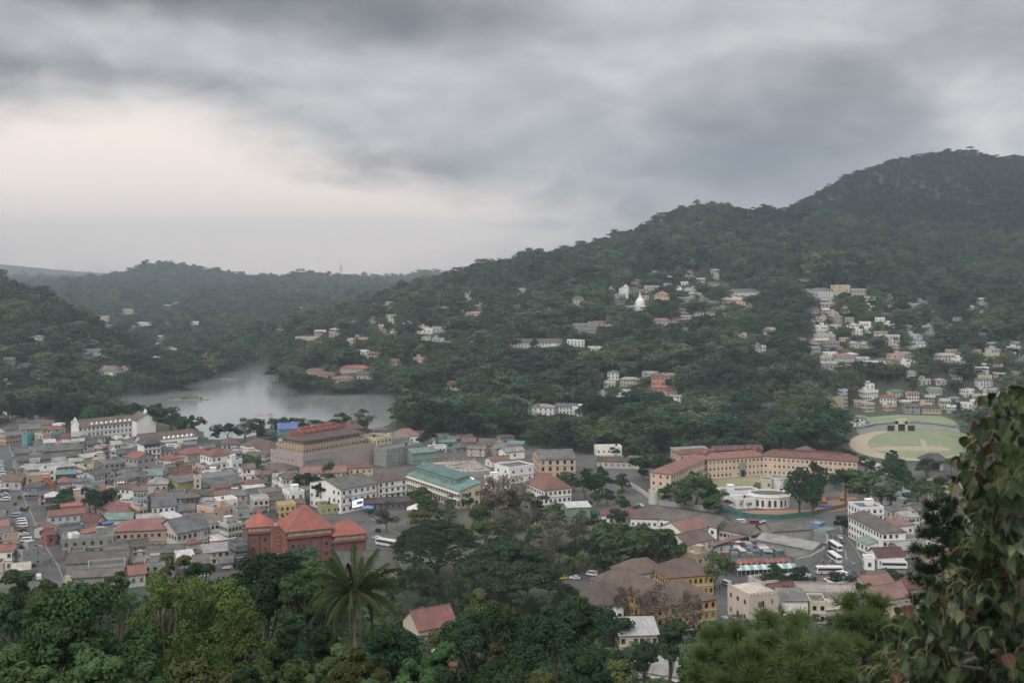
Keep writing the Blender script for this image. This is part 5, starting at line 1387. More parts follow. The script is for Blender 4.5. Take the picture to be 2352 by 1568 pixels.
def zigzag():
    A, B = P(1676, 1296, 4), P(1824, 1290, 4); ux, uy, w, sd = frame_from(A, B, 0)
    r = thing('zigzag_stall_row', 'row of orange-red zigzag stall roofs at the market edge', 'stall row', (A[0], A[1], 0), math.atan2(uy, ux)); n = 12; M = R('brightred'); d = 4.5
    add_rect(A, ux, uy, w, 5)
    for i in range(n):
        x0, x1 = w*i/n, w*(i+1)/n; xm = (x0+x1)/2
        MB().add([(x0,0,3.4),(xm,0,4.6),(x1,0,3.4),(x0,d,3.9),(xm,d,5.1),(x1,d,3.9),(x0,0,3.25),(xm,0,4.45),(x1,0,3.25),(x0,d,3.75),(xm,d,4.95),(x1,d,3.75)], [(0,1,4,3),(1,2,5,4),(6,9,10,7),(7,10,11,8),(0,6,7,1),(1,7,8,2),(3,4,10,9),(4,5,11,10)]).obj('roof_fold', M, r)
        MB().box(x0+.1, .6, 0, x0+.25, .8, 3.5).obj('post', W('grey'), r)
    MB().box(0, d-.2, 0, w, d, 3.2).obj('back_wall', W('concrete'), r)
    A, B = P(1694, 1306, 3), P(1830, 1300, 3); ux, uy, w, sd = frame_from(A, B, 0)
    r = thing('striped_awning', 'teal and white striped awning along the market road', 'awning', (A[0], A[1], 0), math.atan2(uy, ux)); n = 14
    for i in range(n):
        x0, x1 = w*i/n, w*(i+1)/n
        b = MB(); k = 4; prof = [(0+2.6*j/k, 2.4+1.3*math.sin(math.pi/2*j/k)) for j in range(k+1)]
        for j in range(k): b.add([(x0,prof[j][0],prof[j][1]),(x1,prof[j][0],prof[j][1]),(x1,prof[j+1][0],prof[j+1][1]),(x0,prof[j+1][0],prof[j+1][1]), (x0,prof[j][0],prof[j][1]-.05),(x1,prof[j][0],prof[j][1]-.05),(x1,prof[j+1][0],prof[j+1][1]-.05),(x0,prof[j+1][0],prof[j+1][1]-.05)], [(0,1,2,3),(7,6,5,4),(0,4,5,1)])
        b.obj('stripe', flat_mat('awning_teal', (.17,.33,.30), .6) if i % 2 else flat_mat('awning_pale', (.50,.54,.52), .6), r)
        MB().tube((x0, .05, 0), (x0, .05, 2.4), .06, .06, 5).obj('post', W('white'), r)
    # curved wall round the market end
    pts = PP([(1828,1306),(1862,1298),(1890,1282),(1900,1262),(1898,1246)]); poly = strip(pts, 1.0); n = len(pts); r = thing('market_curved_wall', 'curved grey market wall facing the bus road', 'wall', (pts[0][0], pts[0][1], 0))
    for i in range(n-1): MB().prism(local(r, [poly[i], poly[i+1], poly[2*n-2-i], poly[2*n-1-i]]), -.5, 4.2).obj('wall_panel', W('concrete'), r)
    pt2 = [(x-2.2, y+2.2) for x, y in pts]; poly = strip(pt2, 5)
    for i in range(n-1): MB().prism(local(r, [poly[i], poly[i+1], poly[2*n-2-i], poly[2*n-1-i]]), 4.21, 4.5).obj('roof_panel', R('grey'), r)
    for x, y in pt2: RECTS.append((x, y, 1, 0, 4, 4))
    # covered walk
    pts = PP([(1632,1252),(1690,1234),(1762,1220)], 4); poly = strip(pts, 3.2); n = len(pts); r = thing('covered_walk', 'narrow pinkish tiled roof of the covered walk across the market', 'walkway', (pts[0][0], pts[0][1], 0))
    for i in range(n-1): MB().prism(local(r, [poly[i], poly[i+1], poly[2*n-2-i], poly[2*n-1-i]]), 3.6, 4.1).obj('roof_panel', R('clay'), r)
    for i in range(n-1):
        a, b = Vector(pts[i]), Vector(pts[i+1]); k = int((b-a).length/3)
        for j in range(k):
            p = local(r, [tuple(a.lerp(b, j/k))])[0]; MB().box(p[0]-.12, p[1]-.12, 0, p[0]+.12, p[1]+.12, 3.6).obj('post', W('offwhite'), r)
zigzag()
M_CL = [flat_mat('cloth_%d' % i, c, .8) for i, c in enumerate([(.26,.25,.235),(.13,.13,.13),(.42,.41,.39),(.10,.20,.18),(.19,.145,.11),(.09,.12,.20),(.24,.09,.075),(.21,.19,.165)])]
CLN = ['grey', 'dark grey', 'white', 'teal', 'brown', 'blue', 'red', 'dusty']
def stalls():
    rr = random.Random(21); poly = PP([(1640,1262),(1700,1240),(1745,1244),(1840,1264),(1820,1276),(1690,1282),(1640,1290)]); xs = [p[0] for p in poly]; ys = [p[1] for p in poly]; n = 0; tries = 0
    while n < 46 and tries < 1500:
        tries += 1; x, y = rr.uniform(min(xs), max(xs)), rr.uniform(min(ys), max(ys))
        if not in_poly(np.array([x]), np.array([y]), poly)[0]: continue
        w, d = rr.uniform(2.2, 4.2), rr.uniform(1.8, 3); a = rr.choice([.25, -.3, .1]); ux, uy = math.cos(a), math.sin(a)
        if rect_hit(x, y, ux, uy, w/2, d/2, .15): continue
        RECTS.append((x, y, ux, uy, w/2, d/2)); ci = rr.randrange(len(M_CL)); h = rr.uniform(2.2, 3.0)
        r = thing('market_stall', f'small market stall under a {CLN[ci]} sheet in the crowded market court', 'stall', (x, y, 0), a, f'market stalls under {CLN[ci]} sheets')
        t = rr.uniform(.2, .7)
        MB().add([(-w/2,-d/2,h),(w/2,-d/2,h),(w/2,d/2,h+t),(-w/2,d/2,h+t),(-w/2,-d/2,h+.08),(w/2,-d/2,h+.08),(w/2,d/2,h+t+.08),(-w/2,d/2,h+t+.08)], [(0,3,2,1),(4,5,6,7),(0,1,5,4),(1,2,6,5),(2,3,7,6),(3,0,4,7)]).obj('sheet_roof', M_CL[ci], r)
        for px in (-w/2+.1, w/2-.1):
            for py in (-d/2+.1, d/2-.1): MB().tube((px, py, 0), (px, py, h), .04, .04, 4).obj('pole', W('grey'), r)
        MB().box(-w/2+.2, -d/2+.2, 0, w/2-.2, d/2-.2, .9).obj('counter', rr.choice(M_CL), r); n += 1
stalls()

# ------------------------------------------------------------------ houses on the hillsides: x, base y, width px, height m, depth, roof, rise, wall, roofing, storeys, windows, yaw
HILL = [
 ('white three-storey hotel with grey hip roof and balconies on the wooded slope', 1236,964,70,9.5,12,'hip',2.4,'white','lightgrey',3,6,0),
 ('white three-storey wing with dark roof right of the white hotel', 1300,960,46,9,10,'gable',2,'white','darkgrey',3,6,0),
 ('white glassy end block beside the white hotel', 1335,966,34,9,9,'flat',0,'white','white',3,4,0),
 ('long white dormered building on the upper slope', 1228,800,125,7.5,12,'gable',3.4,'white','mossy',2,16,0),
 ('white building with balconies beside the long dormered one', 1322,800,40,8,10,'flat',0,'white','white',3,5,0),
 ('concrete frame building under construction above the dormered block', 1345,770,60,12,14,'flat',0,'concrete','grey',3,8,0),
 ('red-roofed house beside the concrete frame', 1382,752,52,6,10,'hip',2,'offwhite','clay',2,6,0),
 ('tall slim apartment tower with white slabs on the hill', 1328,725,26,19,11,'hip',2.5,'offwhite','greybrown',5,4,0),
 ('tall grey apartment slab beside the blank white tower', 1421,712,26,17,13,'flat',0,'grey','grey',5,4,0),
 ('blank bright white stair tower on the hill', 1436,700,16,18,9,'flat',0,'white','white',5,0,0),
 ('white terraced house below the stupa', 1462,716,44,6.5,10,'flat',0,'white','white',2,6,0),
 ('house with pointed red hip roof and columns beside the stupa', 1520,694,34,8,12,'pyramid',4.5,'cream','brightred',2,5,0),
 ('grey concrete frame house right of the red pointed roof', 1577,702,40,8,11,'flat',0,'grey','grey',3,6,0),
 ('terrace house above the red pointed roof', 1500,668,32,6,9,'flat',0,'offwhite','grey',2,4,0),
 ('ochre house above the stupa', 1478,690,24,5,8,'flat',0,'peach','sand',2,3,0),
 ('wide white building with slate roof and long veranda', 1712,684,72,7,14,'hip',3,'white','grey',2,12,0),
 ('pavilion with broad sand coloured hip roof', 1683,698,48,4,14,'hip',3.4,'cream','sand',1,4,0),
 ('white four-storey hotel block with grey hip roof high on the slope', 1893,691,50,13,14,'hip',2.6,'white','grey',4,7,0),
 ('cream block with white wall behind the hillside hotel block', 1937,676,36,11,12,'flat',0,'paleyellow','grey',3,2,0),
 ('white house cluster right of the cream block', 1972,682,32,7,10,'gable',2,'offwhite','lightgrey',2,5,0),
 ('low white house with pale roof right of the house cluster', 1998,692,26,5,9,'shed',1,'white','lightgrey',1,3,0),
 ('white three-tier house among dark trees', 2052,698,22,9,9,'hip',2,'offwhite','grey',3,3,0),
 ('flat white house below the three-tier house', 2050,707,26,4,7,'flat',0,'white','white',1,4,0),
 ('small cream house with white slab on the slope', 1945,716,24,5,8,'flat',0,'paleyellow','sand',1,3,0),
 ('long white walled house at the clearing', 1998,712,20,4,7,'flat',0,'white','white',1,3,0),
 ('grey gabled house left of the cream house', 1865,720,32,5,9,'gable',2,'offwhite','grey',1,4,0),
 ('white stacked house on the middle slope', 1888,768,30,8,9,'flat',0,'white','white',2,5,0),
 ('long pink-white house under the stacked house', 1898,782,44,5,9,'flat',0,'offwhite','sand',1,7,0),
 ('pink-roofed terrace house on the middle slope', 1892,795,40,6,9,'gable',1.6,'pink','sand',2,5,0),
 ('framed concrete house on stilts', 1912,803,34,7,9,'flat',0,'concrete','grey',2,4,0),
 ('white house with dark openings right of the stilts', 1970,775,24,7,8,'flat',0,'white','grey',2,3,0),
 ('grey-roofed bungalow on the middle slope', 1972,800,34,4.5,9,'gable',2,'offwhite','lightgrey',1,4,0),
 ('red hip-roofed white house with balconies', 1942,840,42,9,11,'hip',1.8,'offwhite','brightred',2,7,0),
 ('grey retaining house below the red-hipped house', 1905,850,36,6,9,'gable',1.6,'grey','lightgrey',1,4,0),
 ('white slab house left of the red-hipped house', 1900,832,30,5,8,'flat',0,'offwhite','grey',1,4,0),
 ('two white houses in the trees, upper one', 2050,790,30,7,9,'gable',2,'white','lightgrey',2,4,0),
 ('blue and orange trimmed house on the slope', 2105,788,30,8,9,'flat',0,'paleblue','orange',2,4,0),
 ('low white house beneath the blue trimmed house', 2118,799,28,4.5,8,'gable',1.6,'white','lightgrey',1,3,0),
 ('white house with dark veranda below the low white house', 2096,832,24,5,8,'gable',1.6,'white','grey',2,3,0),
 ('long pale house with grey roof above the woods', 2170,832,46,6,9,'gable',1.8,'offwhite','lightgrey',2,6,0),
 ('white house right of the long pale house', 2205,838,28,5,8,'flat',0,'white','white',1,4,0),
 ('white hip-roofed house high on the slope above the heart-leaved branches', 2335,806,44,7,10,'hip',2,'white','lightgrey',2,5,0),
 ('blue walled house on the slope above the heart-leaved branches', 2345,838,40,8,10,'flat',0,'paleblue','grey',2,5,0),
 ('white tiered house above the cricket ground', 2002,918,36,8,10,'flat',0,'white','white',2,6,0),
 ('white upper room stepping above the tiered house', 1998,900,20,6,8,'flat',0,'white','white',2,2,0),
 ('red hip-roofed white house near the cricket ground', 2040,930,36,6,10,'hip',2.6,'white','brightred',2,5,0),
 ('bright teal roofed house behind the red hip roof', 2062,912,30,5,9,'gable',1.8,'cream','teal',1,3,0),
 ('tan and pale blue tall block left of the cricket ground', 1918,946,40,12,12,'flat',0,'tan','green',4,0,0),
 ('pale blue stair tower of the tan block', 1940,940,16,16,9,'flat',0,'paleblue','grey',5,3,0),
 ('dark-roofed long house behind the stand', 2140,950,44,4,10,'hip',2.4,'cream','darkbrown',1,6,0),
 ('green-roofed house above the stand', 2150,908,28,5,9,'gable',1.6,'offwhite','green',1,3,0),
 ('white house cluster top, right above the stand', 2265,890,30,8,9,'hip',2,'white','grey',3,4,0),
 ('white lower house of the right cluster', 2285,912,36,7,9,'gable',2,'white','lightgrey',2,4,0),
 ('small white house with red roof edge right of the stand', 2228,908,24,6,8,'flat',0,'white','red',2,3,0),
 ('white round-arched house in the middle woods', 1930,775,1,6,8,'flat',0,'white','white',2,3,0),
 ('white house with arches in the middle woods', 1748,812,26,7,9,'flat',0,'white','grey',2,3,0),
 ('orange walled house with brown roof in the woods', 1512,888,30,9,9,'hip',2.6,'salmon','brown',2,3,0),
 ('orange lower terrace below the orange house', 1518,900,34,4,7,'shed',1,'salmon','orange',1,3,0),
 ('small house with teal hip roof in the woods', 1408,872,26,6,9,'hip',1.8,'white','teal',2,3,0),
 ('cream stepped house beside the teal roof', 1446,888,44,6,10,'hip',1.8,'cream','lightgrey',2,6,0),
 ('white cottage below the teal roof', 1400,890,26,4,8,'gable',1.8,'white','lightgrey',1,3,0),
 ('white roof glimpsed among dark trees near the big umbrella crown', 1384,912,24,4,8,'shed',1,'white','white',1,2,0),
 ('white house with long eaves in the lower woods', 1768,948,44,5,9,'gable',2.4,'white','darkgrey',1,6,0),
 ('red roofed bungalow in the upper woods', 1520,748,44,4.5,11,'hip',3,'offwhite','clay',1,4,0),
 ('white upright villa in the trees below the dormered building', 1370,812,26,6,8,'flat',0,'white','white',2,4,0),
 # valley and lake sides
 ('white industrial block with flat roofs in the valley', 980,770,56,8,18,'flat',0,'white','white',2,6,0),
 ('white annex right of the valley block', 1010,765,34,7,12,'flat',0,'offwhite','grey',2,4,0),
 ('brick coloured block on the valley side', 1088,735,40,9,12,'flat',0,'clay' if 'clay' in WALLS else 'pink','clay',3,6,0),
 ('pale tower house on the valley side', 1075,700,14,14,9,'flat',0,'white','white',4,2,0),
 ('pink block above the brick coloured block', 1105,718,24,9,10,'flat',0,'pink','grey',3,4,0),
 ('long cream lakeside hall with red roof', 812,856,64,6,12,'hip',3.0,'paleyellow','brightred',2,10,0),
 ('red-roofed monastery range at the lake point', 742,868,60,4.5,12,'hip',3,'cream','orange',1,6,0),
 ('second red-roofed monastery range, lower', 790,876,50,4,11,'hip',2.8,'cream','clay',1,5,0),
 ('third orange roof of the lakeside monastery', 722,858,46,4,11,'hip',2.8,'cream','clay',1,4,0),
 ('dark gabled boathouse beside the red-roofed hall', 838,872,36,5,11,'gable',2.8,'offwhite','mossy',1,3,0),
 ('orange hip-roofed house at the lake wood edge', 1036,898,44,6,12,'hip',4,'white','orange',2,4,0),
 ('white house group above the lakeside hall', 826,818,44,7,10,'flat',0,'white','sand',2,5,0),
 ('cream tower house above the lakeside hall', 804,806,14,13,8,'flat',0,'cream','cream' if 'cream' in ROOFS else 'sand',4,2,0),
 ('cream house right of the white house group', 860,822,30,6,9,'gable',2,'cream','clay',2,4,0),
 ('grey-roofed house with red trim above the lake wood', 905,842,36,6,10,'gable',2.4,'offwhite','clay',2,5,0),
 ('pink walled house in the lake wood', 960,838,24,7,9,'flat',0,'pink','grey',2,3,0),
 ('white house at the left valley, tall', 880,768,18,11,9,'flat',0,'paleyellow','sand',4,3,0),
 ('white stacked flats in the hazy valley', 898,745,24,12,10,'flat',0,'white','sand',4,3,0),
 ('grey slab-built school with long balconies on the slope across the lake arm', 290,728,42,14,14,'flat',0,'offwhite','grey',5,10,0),
 ('pale flat-roofed hall below the slab-built school', 328,752,42,6,20,'shed',2,'white','white',1,0,0),
 ('concrete frame block below the pale hall', 298,770,26,13,12,'flat',0,'grey','grey',4,5,0),
 ('cream stepped flats left of the frame block', 232,742,34,12,12,'flat',0,'cream','sand',4,5,0),
 ('grey stepped flats below the cream flats', 252,762,34,10,12,'flat',0,'grey','grey',3,5,0),
 ('white block on the slope right of the frame block', 370,788,30,9,11,'gable',2,'offwhite','lightgrey',3,5,0),
 ('white villa high above the left lake shore', 447,752,24,9,10,'flat',0,'white','white',3,4,0),
 ('white house with orange roof edge above the left shore', 393,808,36,6,10,'hip',2.4,'white','orange',2,5,0),
 ('long white house with arches on the left slope', 210,818,56,7,10,'gable',2,'white','grey',2,8,0),
 ('brown gabled house on the left shore', 238,862,50,6,16,'gable',4.5,'white','greybrown',1,5,0),
 ('orange-roofed house beside the brown gabled house', 282,856,26,5,9,'hip',2.6,'white','orange',1,2,0),
 ('cream house with dark hip roofs under the wooded near hill', 8,935,44,9,12,'hip',3.5,'paleyellow','darkgrey',2,4,0),
 ('red hip-roofed white house below the dark-hipped cream house', 24,962,40,6,12,'hip',4,'white','clay',1,4,0),
 ('cream house with battlement edge left of the hotel trees', 120,945,30,6,9,'hip',2.4,'cream','brown',2,3,0),
 ('small cream house in the left woods', 130,905,22,5,8,'gable',2,'cream','grey',2,2,0),
 ('long pale house on the upper left ridge', 380,708,22,6,9,'gable',2,'offwhite','sand',1,4,0),
 ('pink and ochre house on the upper left ridge', 405,702,34,7,10,'flat',0,'peach','sand',2,4,0),
 ('small white house on the hazy left ridge', 229,727,10,7,7,'flat',0,'white','white',2,2,0),
 ('cream flats at the foot of the hazy ridge', 705,785,60,7,12,'flat',0,'cream','clay',2,8,0),
 ('white flats right of the cream flats', 770,785,24,12,10,'flat',0,'pink','grey',4,3,0),
 ('hazy white house in the far valley', 735,770,26,7,10,'flat',0,'white','white',2,3,0),
 ('hazy ochre house in the far valley', 640,762,20,7,9,'gable',2,'yellow','sand',2,2,0),
 ('hazy pink house in the far valley', 855,740,20,7,9,'hip',2.4,'offwhite','clay',2,2,0),
 ('hazy tower flats in the far valley', 893,722,16,16,10,'flat',0,'pink','grey',5,3,0),
 ('white villa on the near left lakeside', 1185,712,28,6,10,'flat',0,'offwhite','grey',2,4,0),
 ('cream house on the misty spur', 1200,675,22,6,9,'flat',0,'offwhite','grey',2,3,0),
]
YR = random.Random(3)
for (lab, x, yb, wpx, h, d, roof, rh, wall, rc, fl, nw, yaw) in HILL:
    if wpx < 5: continue
    if wall not in WALLS: wall = 'pink'
    if rc not in ROOFS: rc = 'sand'
    hill_house(lab, x, yb, wpx, h, d, yaw=YR.uniform(-.35, .35), roof=roof, rh=rh, wall=wall, rc=rc, floors=fl, nw=nw, cat='house' if 'house' in lab else 'building', name='hill_house', win=YR.choice([WINO, WIND]))
# stupa
g = G(1470, 706)
st = thing('stupa', 'small white bell-shaped stupa with pointed spire among hillside houses', 'stupa', (g[0], g[1], g[2]))
b = MB().cyl(0, 0, -3, 1.2, 7.0, n=20).cyl(0, 0, 1.2, 3, 5.4, 5.2, n=20)
pr = [(5.0, 3), (5.1, 5), (4.5, 7.5), (3.2, 9.4), (1.8, 10.4)]
for (r0, z0), (r1, z1) in zip(pr[:-1], pr[1:]): b.cyl(0, 0, z0, z1, r0, r1, n=20)
b.obj('dome', W('white'), st); MB().box(-1.3, -1.3, 10.4, 1.3, 1.3, 12.2).obj('square_chamber', W('white'), st); MB().cyl(0, 0, 12.2, 17.5, 1.1, .1, n=12).obj('spire', W('white'), st)
RECTS.append((g[0], g[1], 1, 0, 8, 8))

for q in HOUSES:
    if len(q[7].split()) <= 7: ANCH.append((q[0]+q[2]*q[4]/2, q[1]+q[3]*q[4]/2, q[7]))
NAMED = list(HOUSES)
# ------------------------------------------------------------------ filler: small houses where the photo shows crowded roofs
def filler():
    rr = random.Random(99)
    def overlaps_road(cx, cy, r):
        a = np.array([cx]); b = np.array([cy])
        return any(poly_sd(a, b, np.array(q))[0] < r for q in ROADS)
    walls = ['offwhite','white','white','grey','concrete','cream','white','peach','paleblue','tan','pink','darkgrey','offwhite','concrete']
    wn = dict(offwhite='stained white', white='white', grey='grey', concrete='bare concrete', cream='cream', peach='peach', paleblue='pale blue', tan='tan', pink='pink', darkgrey='dark grey', brick='brick')
    rcs = ['grey','mossy','greybrown','darkgrey','lightgrey','rust','red','greybrown','white','grey','mossy','lightgrey','darkgrey','clay','brown','rust','brown']
    rn = dict(grey='grey', mossy='mossy grey', greybrown='grey-brown', darkgrey='dark grey', lightgrey='light grey', rust='rusty', red='red', clay='clay', white='white', brown='brown')
    areas = [(PP([(40,1060),(180,1010),(290,1030),(480,1040),(560,1050),(640,1090),(700,1130),(730,1165),(640,1185),(560,1215),(560,1310),(330,1340),(150,1340),(110,1250),(80,1180)]), 300, 'in the crowded shop quarter', (5, 11), (5, 10)),
             (PP([(-60,1010),(-8,1050),(0,1130),(20,1200),(40,1250),(60,1330),(-60,1345)]), 30, 'left of the long street', (4, 8), (6, 10)),
             (PP([(950,1010),(1150,1012),(1200,1030),(1180,1050),(1000,1040)]), 14, 'near the building site', (3.5, 6), (7, 12)),
             (PP([(560,1000),(760,990),(900,1000),(880,1015),(600,1020)]), 14, 'along the lake road', (4, 7), (7, 12)),
             (PP([(1960,1180),(2200,1110),(2220,1300),(2090,1345),(1990,1300)]), 26, 'around the white ward', (4, 7), (7, 12)),
             (PP([(1740,1350),(1830,1345),(2120,1400),(2050,1430),(1760,1432)]), 16, 'below the bus stand', (4, 6), (7, 11)),
             (PP([(0,975),(120,972),(150,1000),(30,1020)]), 20, 'below the lakeside trees', (4, 7), (6, 11))]
    for poly, want, place, hr, wr in areas:
        xs = [p[0] for p in poly]; ys = [p[1] for p in poly]; n = 0
        for _ in range(want*14):
            if n >= want: break
            x, y = rr.uniform(min(xs), max(xs)), rr.uniform(min(ys), max(ys))
            if not in_poly(np.array([x]), np.array([y]), poly)[0]: continue
            w, d = rr.uniform(*wr), rr.uniform(5, 10); a = rr.choice([.38, .38, .42, .3, -.2, .5]); ux, uy = math.cos(a), math.sin(a)
            if rect_hit(x, y, ux, uy, w/2, d/2, .15) or overlaps_road(x, y, 4.5+d*.2): continue
            if poly_sd(np.array([x]), np.array([y]), LAKE)[0] < 12: continue
            wl, rc = rr.choice(walls), rr.choice(rcs); h = rr.uniform(*hr); roof = rr.choice(['gable','gable','flat','shed','hip','gable'])
            for (ax, ay, vx, vy, nw_, zg, hN, lb) in NAMED:
                t = ay/max(1.0, y)
                if 1.0 < t < 1.14 and ax-w*.6 < x*t < ax+vx*nw_+w*.6: h = min(h, EYE+(zg+hN*.42-EYE)/t)
            if h < 3.0: continue
            A = (x-ux*w/2+uy*d/2, y-uy*w/2-ux*d/2); B = (A[0]+ux*w, A[1]+uy*w)
            fl = 1 if h < 4.6 else 2 if h < 7.5 else 3
            rt = {'gable': 'gable roof', 'flat': 'flat roof', 'shed': 'lean-to roof', 'hip': 'hip roof'}[roof]
            lab = f'small {wn[wl]} {["", "one", "two", "three"][fl]}-storey house with {rn[rc]} {rt} {place}'
            house_at(lab, 'house', A, B, 0.0, h, d, roof=roof, rh=rr.uniform(1.2, 2.4) if roof != 'shed' else rr.uniform(.6, 1.2), wall=wl, rc=rc, floors=fl, nw=rr.randint(2, 4), skip=.12, name='house', ledge=rr.random() < .5, extras=True)
            n += 1
    # scattered hillside cottages
    spots = [(1860,2060,700,860,34,'on the right hillside'),(2060,2300,780,930,16,'above the cricket ground'),(1960,2260,905,950,30,'crowded behind the cricket stand'),(1400,1700,630,720,26,'near the hillside temple'),(660,1080,700,800,30,'in the hazy valley'),(190,480,690,840,30,'on the slopes left of the lake'),(2080,2340,690,890,22,'on the slope above the leafy branches'),(1560,1860,640,790,22,'in the upper woods'),(10,200,780,940,9,'in the woods left of the hotel'),(1340,1560,860,930,6,'in the lower woods')]
    for (x0, x1, y0, y1, want, place) in spots:
        n = 0
        for _ in range(want*6):
            if n >= want: break
            px, py = rr.uniform(x0, x1), rr.uniform(y0, y1); g = G(px, py)
            if poly_sd(np.array([g[0]]), np.array([g[1]]), LAKE)[0] < 15: continue
            w, d = rr.uniform(7, 13), rr.uniform(6, 9)
            if rect_hit(g[0], g[1]+d/2, 1, 0, w/2, d/2, 1.5): continue
            wl, rc = rr.choice(['white','offwhite','white','offwhite','cream','pink','peach','grey']), rr.choice(['lightgrey','grey','white','clay','lightgrey','sand'] if False else ['lightgrey','grey','white','clay','lightgrey','red']); h = rr.uniform(3.2, 7); roof = rr.choice(['gable','flat','hip','shed','flat'])
            fl = 1 if h < 4.4 else 2; rt = {'gable': 'gable roof', 'flat': 'flat roof', 'shed': 'lean-to roof', 'hip': 'hip roof'}[roof]
            lab = f'{wn[wl]} {["", "one", "two", "three"][fl]}-storey cottage with {rn[rc]} {rt} {place}'
            hill_house(lab, px, py, w*FOC/g[1], h, d, yaw=rr.uniform(-.4, .4), roof=roof, rh=1.6 if roof != 'shed' else .8, wall=wl, rc=rc, floors=fl, nw=rr.randint(2, 4), name='hill_house', win=WINO); n += 1
filler()
